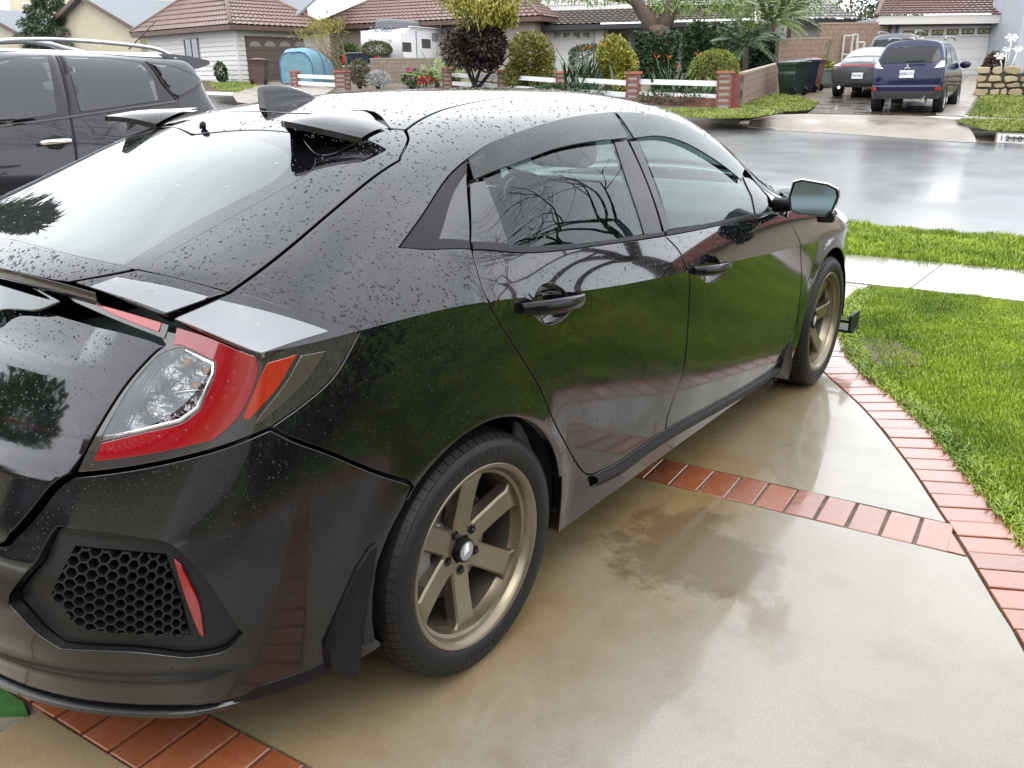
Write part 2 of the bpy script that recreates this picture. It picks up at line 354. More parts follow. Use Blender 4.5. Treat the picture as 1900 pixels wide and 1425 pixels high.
def brick_mesh(L, Wd, H=.05, b=.0024):
    bm = bmesh.new(); bmesh.ops.create_cube(bm, size=1); bmesh.ops.scale(bm, vec=(L, Wd, H), verts=bm.verts)
    bmesh.ops.translate(bm, vec=(0, 0, -H/2), verts=bm.verts)
    bmesh.ops.bevel(bm, geom=[e for e in bm.edges if all(v.co.z > -H*.4 for v in e.verts)], offset=b, segments=1, affect='EDGES')
    me = bpy.data.meshes.new('brick'); bm.to_mesh(me); bm.free(); me.materials.append(M_BRICK); return me
BM = [brick_mesh(.2025+d, .097+e) for d, e in ((0,0),(.001,-.002),(-.002,.001))]
border_o = tag(empty('brick_border'), kind='structure')
nb = 0
for k in range(len(bcur)-1):
    c = (bcur[k]+bcur[k+1])/2; nrm = bn[k]+bn[k+1]; nrm /= np.linalg.norm(nrm)
    if c[1] < -3.5: continue
    o = bpy.data.objects.new('brick', BM[k % 3]); col.objects.link(o); o.parent = border_o
    p = c+nrm*(BW/2+.003); o.location = (p[0], p[1], rnd.uniform(-.0015, .0025)); o.rotation_euler = (rnd.uniform(-.006, .006), rnd.uniform(-.006, .006), math.atan2(nrm[1], nrm[0])+rnd.uniform(-.01, .01))
def band(name, f, x0, x1):
    e = tag(empty(name), kind='structure'); x = x0; k = 0; a = math.atan(SL); ux, uy = math.cos(a), math.sin(a)
    while x < x1:
        o = bpy.data.objects.new('brick', BM[k % 3]); col.objects.link(o); o.parent = e
        o.location = (x, f(x)+.103, rnd.uniform(-.0015, .002)); o.rotation_euler = (rnd.uniform(-.006, .006), rnd.uniform(-.006, .006), a+math.pi/2+rnd.uniform(-.012, .012)); x += .107*ux; k += 1
band('brick_band', band1, -3.2, 1.74)
bt_ = MB().prism([(1.742,band1(1.742)+.004),(1.812,band1(1.81)+.004),(1.742,band1(1.742)+.148)], -.05, .0005).build('brick', M_BRICK); bt_.parent = bpy.data.objects['brick_band']
band('brick_band_rear', band2, -3.2, 2.30)

# ---------------------------------------------------------------- lawn, sidewalk, parkway strip, kerb, street
def swy(x): return 5.11+.06*x
oc = [tuple(p) for p in outer_cur if -4.5 < p[1] < 4.95]
sheet('lawn', oc+[(oc[-1][0], swy(oc[-1][0])-.02)]+[(x, swy(x)-.02) for x in (1.5,3,6,12,22)]+[(22,-14),(2.9,-14),(oc[0][0]+.1,-5)], -.012, M_LAWN, res=None, skirt=.05)
sheet('mud_patch', [(.84+.34*math.cos(a)*(1+.22*math.sin(3*a+1)), 3.36+.36*math.sin(a)*(1+.2*math.sin(2*a))) for a in np.linspace(0, 2*math.pi, 26, endpoint=False)], -.007, wet_mat('wet_mud', (.13,.105,.065), (.16,.13,.085), (.09,.07,.04), .4, .75, 6., .35, .4, .8), skirt=.004)
sidewalk_poly = [(-30,swy(-30)),(22,swy(22)),(22,swy(22)+1.13),(-30,swy(-30)+1.13)]
sheet('sidewalk_bed', [(-30,swy(-30)-.03),(22,swy(22)-.03),(22,swy(22)+1.16),(-30,swy(-30)+1.16)], -.025, M_SOIL, skirt=.05)
sw = tag(empty('sidewalk'), kind='structure'); x = -8.9
while x < 9:
    sheet('slab', [(x+.005, swy(x)),(x+1.375, swy(x+1.38)),(x+1.375, swy(x+1.38)+1.13),(x+.005, swy(x)+1.13)], -.004, M_WALK, sw, .05); x += 1.38
def kerby(x): return 7.93+.02*x
sheet('parkway_lawn', [(-.75,swy(-.7)+1.15),(22,swy(22)+1.15),(22,kerby(22)-.14),(-.75,kerby(-.7)-.14)], -.02, M_LAWN, skirt=.05)
sheet('drive_apron', [(-8,swy(-6)+1.15),(-.77,swy(-.77)+1.15),(-.77,kerby(-.77)),(-8,kerby(-8))], lambda x, y: -.006 if y < 7.2 else -.14, M_APRON, skirt=.05)
mb = MB(); kx = list(np.arange(-.75, 22.1, .75))
prof = [(-.14,-.03),(-.135,-.012),(-.02,-.012),(0,-.03),(.02,-.16)]
mb.grid([[(x, kerby(x)+dy, dz) for dy, dz in prof] for x in kx]); ko = mb.build('kerb', M_WALK); ko['kind'] = 'structure'
gut = [(-70,23.0),(-40,23.5),(-25,24.5),(-16,24.3),(-12,23.0),(-8.32,20.99),(-6.3,19.85),(-4.76,19.19),(-3.2,18.72),(-1.41,18.46),(-.25,18.42),(3,18.5),(9,18.7),(30,19.2)]
gc = [tuple(p) for p in catmull(gut, 5)]
sheet('street', [(-70,7.9),(30,7.9)]+gc[::-1], lambda x, y: strz(x, y), M_ASPH, skirt=.2)
gcn = np.array(gc); gt = np.gradient(gcn, axis=0); gt /= np.linalg.norm(gt, axis=1, keepdims=True); gin = gcn+np.stack([-gt[:, 1], gt[:, 0]], 1)*np.where((gcn[:, 0] > -7.3) & (gcn[:, 0] < -.6), 3.4, 1.0)[:, None]      # one metre in from the gutter, more at the apron
mb = MB(); mb.grid([[(a[0], a[1], strz(*a)+.12), (a[0]*.85+b[0]*.15, a[1]*.85+b[1]*.15, strz(*a)+.15), (b[0], b[1], farz(*b)-.012)] for a, b in zip(gcn, gin)]); mb.f = [q for q in mb.f if not all(-7.6 < mb.v[k][0] < -.3 for k in q)]; o = mb.build('verge', M_SOIL); o['kind'] = 'structure'
gb = gcn+np.stack([-gt[:, 1], gt[:, 0]], 1)*4.5; mb = MB(); mb.grid([[(a[0], a[1], strz(*a)-.01), (b[0], b[1], farz(*b)-.25)] for a, b in zip(gcn, gb) if -9 < a[0] < 2]); o = mb.build('apron_bed', M_APRON); o['kind'] = 'structure'
sheet('far_ground', [tuple(q) for q in gin]+[(60,30),(90,180),(-180,180),(-180,60),(-90,25)], lambda x, y: farz(x, y)-.012, M_SOIL, skirt=.02)
def farsheet(name, pxs, dz, m, kind='structure', res=None): 
    q = [far(a) for a in pxs]; return sheet(name, [(a[0], a[1]) for a in q], lambda x, y: farz(x, y)+dz, m, skirt=.012, res=res, kind=kind)
# far driveway apron: from the gutter up to the sidewalk level
low = [on_plane(a, STRP[0]+.02, *STRP[1:]) for a in ((1388,234),(1440,240),(1500,243.5),(1560,247),(1640,252),(1720,257.5),(1790,262.5),(1812,263))]
top = [far(a) for a in ((1396,221),(1440,213),(1500,211),(1560,211),(1640,213),(1720,216),(1778,220),(1786,227))]
mb = MB(); mb.grid([[np.array(a)*(1-t)+np.array(b)*t+np.array([0,0,.10*math.sin(math.pi*t)*(1-t)]) for t in np.linspace(0, 1, 9)] for a, b in zip(low, top)])
o = mb.build('far_apron', M_APRON, smooth=True); o['kind'] = 'structure'
mb = MB(); mb.grid([[np.array(a)+np.array([0,0,dz])+dy*np.array([.0,-1,0]) for dy, dz in ((.0,.0),(.012,-.008),(.014,-.075))] for a in low]); o = mb.build('far_apron_lip', M_WALK); o['kind'] = 'structure'
farsheet('far_driveway', [(1498,211),(1536,184),(1570,160),(1590,140),(1660,137),(1872,135),(1840,152),(1822,172),(1790,217),(1640,213.5),(1560,211.5)], .006, M_FDRV)
farsheet('far_driveway_walk', [(1734,204),(1770,170),(1800,140),(1838,138),(1834,152),(1812,180),(1788,216.5),(1738,215)], .014, M_APRON)
farsheet('far_lawn', [(1797,215),(1822,176),(1960,176),(1960,222),(1868,219)], .004, M_FARLAWN)
farsheet('far_sidewalk', [(1786,217.5),(1797,216),(1868,220),(1960,223),(1960,227),(1868,223.5),(1778,222)], .012, M_WALK)
farsheet('far_parkway_lawn', [(1774,225),(1790,223.5),(1868,224.5),(1960,228),(1960,250),(1900,244),(1832,241),(1800,233)], .004, M_FARLAWN)
farsheet('far_side_lawn', [(1225,203),(1290,203),(1372,205),(1448,209),(1425,213),(1392,218.5),(1330,219),(1255,217)], .004, M_FARLAWN)
farsheet('far_yard_lawn', [(1366,196),(1400,187),(1432,178),(1470,179),(1512,192),(1500,203),(1470,206),(1400,203)], .004, M_FARLAWN)
farsheet('far_house_lawn', [(392,155),(430,152.5),(478,153),(474,160),(440,172),(405,168)], .004, M_FARLAWN)
farsheet('far_house_drive', [(478,153.5),(560,152),(620,165),(560,200),(440,190),(430,174),(474,161)], .01, M_APRON)
# far kerb with its painted house number
def far_kerb(name, pxs, label=None):
    a = [on_plane(q, *STRP) for q in pxs]; mb = MB()
    mb.grid([[q+np.array([0,0,z])+np.array([.0,y,0]) for y, z in ((0,-.02),(.01,.17),(.03,.20),(.16,.205),(.2,.1))] for q in a]); o = mb.build(name, M_APRON); o['kind'] = 'structure'; return a
far_kerb('far_kerb', [(1180,213),(1250,219.5),(1300,224),(1358,231),(1372,232.5)])
mb = MB()
ka = far_kerb('far_kerb_right', [(1845,264.2),(1900,267.5),(1960,271)])
d0 = (ka[2]-ka[0])/np.linalg.norm(ka[2]-ka[0])
kc_ = ka[0]+d0*((ka[1]-ka[0])@d0-.08); MPL = frame(np.array([kc_[0], kc_[1], kc_[2]+.088])-np.array([-d0[1],d0[0],0])*.006, d0, (0,0,1), np.cross(d0, (0,0,1)))
nump = tag(empty('kerb_number'), 'white painted kerb patch with black digits 12101', 'house number')
mesh('paint_patch', [tuple(MPL @ Vector(q)) for q in ((-.42,-.085,0),(.42,-.085,0),(.42,.085,0),(-.42,.085,0))], [(0,1,2,3)], mat('white_road_paint', (.85,.85,.82), .5, var=.12, vscale=12), nump)
for k, ch in enumerate('12101'): text_mesh('digit', ch, .155, mat('black_stencil', (.02,.02,.02), .5), nump, MPL @ Matrix.Translation((-.34+.112*k,0,.003)), .0015)
# ---------------------------------------------------------------- hatchback body surface (car frame = world frame)
# upper net: rows from tail to nose, columns from the centre line out to the shoulder crease
UNET = np.array([
 [(0,-.66,1.086),(.2,-.647,1.085),(.4,-.617,1.07),(.59,-.582,1.04),(.70,-.553,1.012),(.775,-.53,.988),(.80,-.515,.981)],
 [(0,-.60,1.125),(.25,-.59,1.125),(.48,-.575,1.118),(.675,-.50,1.090),(.76,-.44,1.06),(.82,-.385,1.02),(.848,-.36,.987)],
 [(0,-.42,1.20),(.25,-.415,1.195),(.48,-.40,1.175),(.665,-.30,1.155),(.765,-.23,1.10),(.835,-.18,1.04),(.878,-.15,.992)],
 [(0,-.2,1.297),(.25,-.2,1.288),(.47,-.19,1.25),(.645,-.10,1.222),(.745,-.03,1.165),(.825,0,1.09),(.892,.02,.984)],
 [(0,.05,1.385),(.25,.05,1.375),(.46,.06,1.348),(.60,.12,1.30),(.71,.2,1.215),(.835,.25,1.06),(.896,.30,.943)],
 [(0,.35,1.428),(.28,.36,1.417),(.485,.38,1.383),(.63,.48,1.32),(.735,.52,1.2),(.848,.55,1.03),(.897,.6,.905)],
 [(0,.75,1.442),(.28,.76,1.43),(.49,.78,1.395),(.605,.82,1.349),(.735,.85,1.2),(.852,.88,1.0),(.897,.9,.878)],
 [(0,1.15,1.442),(.28,1.15,1.43),(.485,1.16,1.395),(.595,1.18,1.353),(.735,1.2,1.185),(.852,1.25,.978),(.895,1.3,.845)],
 [(0,1.6,1.432),(.28,1.59,1.42),(.495,1.57,1.383),(.605,1.56,1.328),(.735,1.55,1.15),(.850,1.6,.96),(.892,1.7,.812)],
 [(0,2.08,1.325),(.28,2.06,1.312),(.53,2.0,1.28),(.65,1.91,1.215),(.745,1.88,1.08),(.848,1.95,.938),(.888,2.1,.78)],
 [(0,2.5,1.09),(.28,2.46,1.08),(.58,2.34,1.06),(.715,2.2,1.01),(.77,2.17,.975),(.845,2.25,.915),(.882,2.5,.75)],
 [(0,2.85,.985),(.28,2.82,.985),(.58,2.7,.955),(.72,2.62,.925),(.80,2.6,.895),(.85,2.65,.85),(.872,2.8,.735)],
 [(0,3.2,.93),(.28,3.18,.925),(.55,3.08,.89),(.70,3.02,.86),(.79,3.0,.82),(.83,3.0,.79),(.85,3.05,.735)],
 [(0,3.5,.83),(.28,3.47,.82),(.5,3.38,.78),(.64,3.3,.76),(.72,3.25,.745),(.76,3.25,.735),(.78,3.25,.73)]], float)
NR = len(UNET)
# lower net: 5 rows round the tail, then one row for every row of the upper net; columns from the bottom edge up
def _lr(x, y, z): return [(a,b,c) for a,b,c in zip(x,y,z)]
LNET = np.array([
 _lr((0,)*6,(-.90,-.93,-.93,-.86,-.77,-.63),(.2,.33,.5,.66,.85,1.05)),
 _lr((.25,.25,.25,.26,.26,.25),(-.885,-.915,-.915,-.845,-.755,-.622),(.2,.33,.5,.66,.85,1.045)),
 _lr((.45,.47,.49,.50,.48,.45),(-.825,-.86,-.865,-.80,-.715,-.595),(.2,.33,.5,.66,.85,1.03)),
 _lr((.60,.63,.65,.66,.645,.63),(-.735,-.765,-.765,-.715,-.645,-.562),(.2,.33,.5,.66,.85,1.01)),
 _lr((.70,.73,.745,.755,.755,.75),(-.66,-.675,-.665,-.63,-.575,-.535),(.2,.33,.5,.66,.85,.985)),
 _lr((.765,.795,.81,.82,.812,.80),(-.57,-.575,-.565,-.545,-.515,-.515),(.2,.33,.5,.66,.85,.981)),
 _lr((.825,.85,.862,.868,.863,.848),(-.40,-.39,-.38,-.37,-.36,-.36),(.2,.33,.5,.66,.85,.987)),
 _lr((.845,.87,.883,.891,.888,.878),(-.19,-.18,-.17,-.16,-.15,-.15),(.2,.33,.5,.66,.85,.992)),
 _lr((.85,.876,.888,.896,.897,.892),(0,0,.0,.0,.01,.02),(.2,.33,.5,.66,.85,.984)),
 _lr((.85,.875,.884,.888,.891,.896),(.3,.3,.3,.3,.3,.3),(.19,.33,.49,.64,.8,.943)),
 _lr((.85,.877,.88,.883,.887,.897),(.6,)*6,(.19,.33,.47,.62,.77,.905)),
 _lr((.85,.878,.88,.882,.886,.897),(.9,)*6,(.19,.32,.46,.6,.75,.878)),
 _lr((.85,.878,.88,.881,.885,.895),(1.3,)*6,(.19,.32,.45,.58,.72,.845)),
 _lr((.85,.878,.88,.881,.884,.892),(1.7,)*6,(.19,.31,.44,.57,.7,.812)),
 _lr((.85,.878,.882,.884,.884,.888),(2.1,)*6,(.19,.31,.43,.55,.67,.78)),
 _lr((.85,.88,.888,.89,.889,.882),(2.5,)*6,(.19,.31,.43,.54,.65,.75)),
 _lr((.83,.865,.882,.884,.882,.872),(2.8,)*6,(.19,.31,.43,.54,.64,.735)),
 _lr((.79,.835,.856,.862,.86,.85),(3.05,)*6,(.19,.31,.43,.54,.64,.735)),
 _lr((.70,.76,.785,.79,.788,.78),(3.25,)*6,(.19,.31,.43,.54,.64,.73))], float)
NTAIL = 5

def _pad(n):                                                          # phantom points so that the spline reaches its end points
    n = np.concatenate([2*n[:1]-n[1:2], n, 2*n[-1:]-n[-2:-1]], 0); return n
_MIR = np.array([-1., 1, 1])
_un = np.concatenate([UNET[:, 1:2]*_MIR, UNET, 2*UNET[:, -1:]-UNET[:, -2:-1]], 1); UPAD = _pad(_un)
_ln = np.concatenate([LNET[1:2]*_MIR, LNET, 2*LNET[-1:]-LNET[-2:-1]], 0); LPAD = np.concatenate([2*_ln[:, :1]-_ln[:, 1:2], _ln, 2*_ln[:, -1:]-_ln[:, -2:-1]], 1)
CPAD = _pad(UNET[:, 6]); TPAD = _ln[:, 5]
def _kw(t, n):
    t = np.clip(t, 0, n-1); k = np.minimum(t.astype(int), n-2); f = t-k; f2 = f*f; f3 = f2*f
    return k, np.stack([1-3*f+3*f2-f3, 3*f3-6*f2+4, -3*f3+3*f2+3*f+1, f3], -1)/6.
_R4 = np.arange(4)
def _ev2(net, ka, wa, kb, wb): return np.einsum('na,nb,nabx->nx', wa, wb, net[(ka[:, None]+_R4)[:, :, None], (kb[:, None]+_R4)[:, None, :]])
def _ev1(net, k, w): return np.einsum('na,nax->nx', w, net[k[:, None]+_R4])

ARCH = ((0.0,.325),(2.70,.325)); ARCH_R = .362
def body(i, v):
    """point on the right half of the body: i = -5..13 tail centre to nose, v = 0..1 bottom edge to crease, 1..2 crease to centre line"""
    i = np.atleast_1d(np.asarray(i, float)); v = np.atleast_1d(np.asarray(v, float))
    i, v = np.broadcast_arrays(i, v); out = np.zeros((len(i), 3))
    up = v > 1
    if up.any():
        kr, wr = _kw(i[up], NR); kc, wc = _kw((2-v[up])*6, 7)
        out[up] = _ev2(UPAD, kr, wr, kc, wc)
    lo = ~up
    if lo.any():
        il = i[lo]; vv = v[lo]
        kr, wr = _kw(il+NTAIL, len(LNET)); kc, wc = _kw(vv*5, 6)
        P = _ev2(LPAD, kr, wr, kc, wc); T = _ev1(TPAD, kr, wr); kk, wk = _kw(il, NR); C = _ev1(CPAD, kk, wk)
        P = P+(C-T)*(np.clip(il/.5, 0, 1)*np.clip(vv, 0, 1)**3)[:, None]
        for (ay, az) in ARCH:                                        # rolled wheel-arch lips
            r = np.hypot(P[:, 1]-ay, P[:, 2]-az)
            P[:, 0] += np.where(il > -2, .010*np.exp(-((r-ARCH_R)/.055)**2), 0)
        out[lo] = P
    return out
def body_n(i, v, e=2e-3, side=None):
    i = np.atleast_1d(np.asarray(i, float)); v = np.atleast_1d(np.asarray(v, float)); i, v = np.broadcast_arrays(i, v)
    lo = (v <= 1) if side is None else side
    v0 = np.where(lo, np.minimum(v, 1)-e, np.maximum(v, 1)+1e-6); v1 = np.where(lo, np.minimum(v, 1), np.maximum(v, 1)+1e-6+e)
    v1 = np.minimum(v1, 2.); v0 = np.minimum(v0, v1-e*(~lo)); v0 = np.where(v0 < 0, 0, v0); v1 = np.where(v1-v0 < e*.5, v0+e, v1)
    dv = body(i, v1)-body(i, v0); du = body(i+e, v)-body(i-e, v)
    if True:
        m = (~lo) & (i < e); 
        if m.any(): du[m] = body(np.full(m.sum(), 2*e), np.maximum(v[m], 1+1e-6))-body(np.full(m.sum(), 0.), np.maximum(v[m], 1+1e-6))
        m = (~lo) & (i > NR-1-e)
        if m.any(): du[m] = body(np.full(m.sum(), NR-1.), v[m])-body(np.full(m.sum(), NR-1-2*e), v[m])
    n = np.cross(du, dv); return n/np.maximum(np.linalg.norm(n, axis=1, keepdims=True), 1e-12)
# ---------------------------------------------------------------- panels cut from the body surface
def project(P):
    v = np.atleast_2d(P)-CP; z = v@CD; return np.stack([950+CF*(v@CR)/z, 712.5-CF*(v@CU)/z], 1)
_i, _v = np.meshgrid(np.arange(-5, 13.001, .05), np.concatenate([np.arange(0, 1.0001, .025), np.arange(1.0125, 2.0001, .0125)]), indexing='ij')
_i, _v = _i.ravel(), _v.ravel(); _k = (_v <= 1) | (_i >= 0); _i, _v = _i[_k], _v[_k]
_P = body(_i, _v); _N = body_n(_i, _v); _Q = project(_P); _front = ((CP-_P)*_N).sum(1) > -.02*np.linalg.norm(CP-_P, axis=1)
def uv(px, part=None):
    """body coordinates of the point seen at a photo pixel; part 'L' below the crease, 'U' above it"""
    m = _front.copy()
    if part == 'L': m &= _v <= 1
    if part == 'U': m &= _v > 1
    k = np.where(m)[0]; d = ((_Q[k]-px)**2).sum(1); j = k[d.argmin()]; i, v = _i[j], _v[j]; up = v > 1
    px = np.array(px, float)
    for _ in range(12):
        e = 1e-3; P = body([i, i+e, i], [v, v, v+e if up or v < .998 else v-e]); q = project(P); sg = 1 if up or v < .998 else -1
        J = np.stack([(q[1]-q[0])/e, (q[2]-q[0])/e*sg], 1); r = px-q[0]
        try: st = np.linalg.solve(J.T@J+1e-3*np.eye(2), J.T@r)
        except Exception: break
        st = np.clip(st, -.15, .15); i = float(np.clip(i+st[0], 0. if up else -5, 13)); v = float(np.clip(v+st[1], 1.0001 if up else 0, 2 if up else 1))
    return (i, v)
def uv_yz(y, z, part='L', x0=None):
    """body coordinates of the side-surface point at length y, height z"""
    m = (_v <= 1) if part == 'L' else (_v > 1)
    m &= (_i > -.8); k = np.where(m)[0]; d = (_P[k, 1]-y)**2+(_P[k, 2]-z)**2; j = k[d.argmin()]; i, v = _i[j], _v[j]
    for _ in range(8):
        e = 1e-3; sg = -1 if v+e > (1 if part == 'L' else 2) else 1
        P = body([i, i+e, i], [v, v, v+sg*e])[:, 1:]; J = np.stack([(P[1]-P[0])/e, (P[2]-P[0])/e*sg], 1); r = np.array([y, z])-P[0]
        st = np.clip(np.linalg.lstsq(J, r, rcond=None)[0], -.2, .2); i = float(np.clip(i+st[0], -5, 13)); v = float(np.clip(v+st[1], 0 if part == 'L' else 1.0001, 1 if part == 'L' else 2))
    return (i, v)
SU, SV1, SV2 = .30, .85, .95                                          # rough metres per unit of i, of v below and above the crease
def vm(v): return v*SV1 if v <= 1 else SV1+(v-1)*SV2
def mv(w): return w/SV1 if w <= SV1 else 1+(w-SV1)/SV2
def run(*pts, smooth=True, part=None):
    """one stretch of an outline: photo pixels (or ('uv', i, v) / ('yz', y, z, part)) turned into body coordinates"""
    q = []
    for p in pts:
        if p[0] == 'uv': q.append((p[1], p[2]))
        elif p[0] == 'yz': q.append(uv_yz(p[1], p[2], *(p[3:] or ('L',))))
        else: q.append(uv(p[:2], p[2] if len(p) > 2 else part))
    q = [(a*SU, vm(b)) for a, b in q]
    return catmull(q, 6) if smooth and len(q) > 2 else [np.array(a) for a in q]
def outline(*runs, step=.02):
    pts = []
    for k, r in enumerate(runs):
        s = resample(r, step); pts += [tuple(a) for a in s[:-1]]
        if np.hypot(*(np.array(s[-1])-np.array(runs[(k+1) % len(runs)][0]))) > 1e-4: pts.append(tuple(s[-1]))
    out = []
    for p in pts:
        if not out or math.hypot(p[0]-out[-1][0], p[1]-out[-1][1]) > 1e-3: out.append(p)
    if math.hypot(out[0][0]-out[-1][0], out[0][1]-out[-1][1]) < 1e-3: out.pop()
    return out
def inset(poly, g):
    P = np.array(poly); n = len(P); ar = sum(P[k][0]*P[(k+1) % n][1]-P[(k+1) % n][0]*P[k][1] for k in range(n)); sg = 1 if ar > 0 else -1
    out = []
    for k in range(n):
        a = P[k]-P[k-1]; b = P[(k+1) % n]-P[k]; a = a/max(np.hypot(*a), 1e-9); b = b/max(np.hypot(*b), 1e-9)
        na = np.array([-a[1], a[0]])*sg; nb = np.array([-b[1], b[0]])*sg; q = na+nb; l = q@q
        out.append(P[k]+(q*2/l if l > .8 else q/math.sqrt(max(l, .05)))*g if l > 1e-6 else P[k])
    return [tuple(a) for a in out]
def panel(name, poly, m, parent, gap=.0044, off=0., holes=(), res=.028, skirt=.022, lip=.0022, centre=False, disp=None, mirror=False):
    """sheet lying on the body surface inside an outline (scaled body coordinates); rounded edge and a flange behind it"""
    raw = list(poly); poly = inset(poly, gap) if gap else list(poly); hl = [inset(h, -gap) if gap else list(h) for h in holes]
    if centre: poly = [(a, vm(2)) if r[1] > vm(2)-1e-3 else (a, min(b, vm(2)-1e-3)) for (a, b), r in zip(poly, raw)]
    pts = [Vector(p) for p in poly]; n = len(pts); ed = [(k, (k+1) % n) for k in range(n)]; loops = [list(range(n))]
    for h in hl:
        b0 = len(pts); pts += [Vector(p) for p in h]; ed += [(b0+k, b0+(k+1) % len(h)) for k in range(len(h))]; loops.append(list(range(b0, b0+len(h))))
    xs = [p.x for p in pts]; ys = [p.y for p in pts]; B = np.array([tuple(p) for p in pts])
    crossing = min(ys) < SV1-1e-4 and max(ys) > SV1+1e-4
    cand = []
    for a in np.arange(min(xs)+res/2, max(xs), res):
        for b in np.arange(min(ys)+res/2, max(ys), res):
            if crossing and abs(b-SV1) < res*.45: continue
            cand.append((a, b))
        if crossing: cand.append((a, SV1))
    if cand:
        C = np.array(cand); keep = []
        pin = inside_many(C, poly)
        for h in hl: pin &= ~inside_many(C, h)
        C = C[pin]
        if len(C):
            d = np.min(np.hypot(C[:, None, 0]-B[None, :, 0], C[:, None, 1]-B[None, :, 1]), axis=1); C = C[d > res*.45]
        pts += [Vector(c) for c in C]
    if crossing:
        # constraint along the crease between consecutive crease points
        on = sorted([k for k in range(len(pts)) if abs(pts[k].y-SV1) < 1e-6], key=lambda k: pts[k].x)
        for a, b in zip(on, on[1:]):
            mid = ((pts[a].x+pts[b].x)/2, SV1)
            if abs(pts[a].x-pts[b].x) < res*3 and inside(mid, poly): ed.append((a, b))
    V, E, F, ov, *_ = delaunay_2d_cdt(pts, ed, [], 0, 1e-7)
    Vn = np.array([tuple(q) for q in V]); Fn = np.array([tuple(t) for t in F]); Cn = Vn[Fn].mean(1); kp = inside_many(Cn, poly)
    for h in hl: kp &= ~inside_many(Cn, h)
    F = [tuple(int(z) for z in t) for t in Fn[kp]]
    U = np.array([(p.x/SU, mv(p.y)) for p in V]); P = body(U[:, 0], U[:, 1])
    nl = body_n(U[:, 0], U[:, 1], side=np.ones(len(U), bool)); nu = body_n(U[:, 0], U[:, 1], side=np.zeros(len(U), bool))
    low = U[:, 1] < 1-1e-6; hi = U[:, 1] > 1+1e-6
    N = np.where(low[:, None], nl, np.where(hi[:, None], nu, nl+nu)); N /= np.linalg.norm(N, axis=1, keepdims=True)
    o_ = off+(disp(U, P) if disp else 0.)
    P = P+N*(o_[:, None] if hasattr(o_, '__len__') else o_)
    if disp:                                                          # true normals of the displaced sheet
        def PF(i, v):
            v = np.clip(v, 0, 2); i = np.clip(i, -5, 13); p = body(i, v); n = body_n(i, v); return p+n*(off+disp(np.stack([i, v], 1), p))[:, None]
        e = .02; ev = np.where(U[:, 1] > 1-2*e, -e, e); n_ = np.cross(PF(U[:, 0]+e, U[:, 1])-PF(U[:, 0]-e, U[:, 1]), (PF(U[:, 0], U[:, 1]+ev)-PF(U[:, 0], U[:, 1]))*np.sign(ev)[:, None]); n_ /= np.maximum(np.linalg.norm(n_, axis=1, keepdims=True), 1e-9); n_ *= np.where((n_*N).sum(1) < 0, -1, 1)[:, None]
        bad = np.linalg.norm(n_, axis=1) < .5; n_[bad] = N[bad]; N = nl = nu = n_
    nv = len(P); verts = [tuple(p) for p in P]; faces = []; ln = []
    custom = True
    for t in F:
        a, b, c = P[t[0]], P[t[1]], P[t[2]]; w = (U[t[0], 1]+U[t[1], 1]+U[t[2], 1])/3
        if np.cross(b-a, c-a)@(N[t[0]]+N[t[1]]+N[t[2]]) < 0: t = (t[0], t[2], t[1])
        faces.append(tuple(t)); src = nl if w < 1 else nu; ln += [tuple(src[k]) for k in t]
    # flange: rounded lip then straight in
    remap = {}
    for k, orig in enumerate(ov):
        for q in orig: remap[q] = k
    if skirt:
        for lp in loops:
            idx = [remap[k] for k in lp if k in remap]; m_ = len(idx); Q = P[idx]; Nn = N[idx]
            T = np.roll(Q, -1, 0)-np.roll(Q, 1, 0); T /= np.maximum(np.linalg.norm(T, axis=1, keepdims=True), 1e-9); O = np.cross(T, Nn)
            # outward: away from the sheet
            cen = np.array([np.array(poly).mean(0)])
            A = np.array([tuple(V[k]) for k in idx]); ar = sum(A[k][0]*A[(k+1) % m_][1]-A[(k+1) % m_][0]*A[k][1] for k in range(m_))
            sgn = 1 if ar > 0 else -1
            if lp is not loops[0]: sgn = -sgn
            du = body_n(U[idx, 0], U[idx, 1]); O = O*sgn
            if centre:
                at = np.abs(Q[:, 0]) < 2e-3
            else: at = np.zeros(m_, bool)
            r1 = Q+O*lip*.7-Nn*lip*.35; r2 = Q+O*lip-Nn*lip*1.2; r3 = r2-Nn*skirt
            b0 = len(verts); verts += [tuple(q) for q in r1]+[tuple(q) for q in r2]+[tuple(q) for q in r3]
            n1 = Nn*.75+O*.66; n2 = O
            for k in range(m_):
                k2 = (k+1) % m_
                if at[k] and at[k2]: continue
                for (ra, rb, na_, nb_) in ((None, 0, Nn, n1), (0, 1, n1, n2), (1, 2, n2, n2)):
                    a0 = idx[k] if ra is None else b0+ra*m_+k; a1 = idx[k2] if ra is None else b0+ra*m_+k2; c0 = b0+rb*m_+k; c1 = b0+rb*m_+k2
                    q = (a0, c0, c1, a1); nn = (na_[k], nb_[k], nb_[k2], na_[k2])
                    pa, pb, pc = (np.array(verts[z]) for z in q[:3])
                    if np.cross(pb-pa, pc-pa)@(na_[k]+nb_[k]+O[k]*.3) < 0: q = q[::-1]; nn = nn[::-1]
                    faces.append(q); ln += [tuple(z) for z in nn]
    if centre:
        b0 = len(verts); mp, mvx = [], []
        for k, (x, y, z) in enumerate(verts):
            if abs(x) < 1e-4: mp.append(k)
            else: mp.append(b0+len(mvx)); mvx.append((-x, y, z))
        verts2 = verts+mvx; f2 = [tuple(mp[k] for k in f[::-1]) for f in faces]
        ln2 = []; c = 0
        for f in faces: ln2 += [(-a, b, d) for a, b, d in ln[c:c+len(f)]][::-1]; c += len(f)
        verts, faces, ln = verts2, faces+f2, ln+ln2
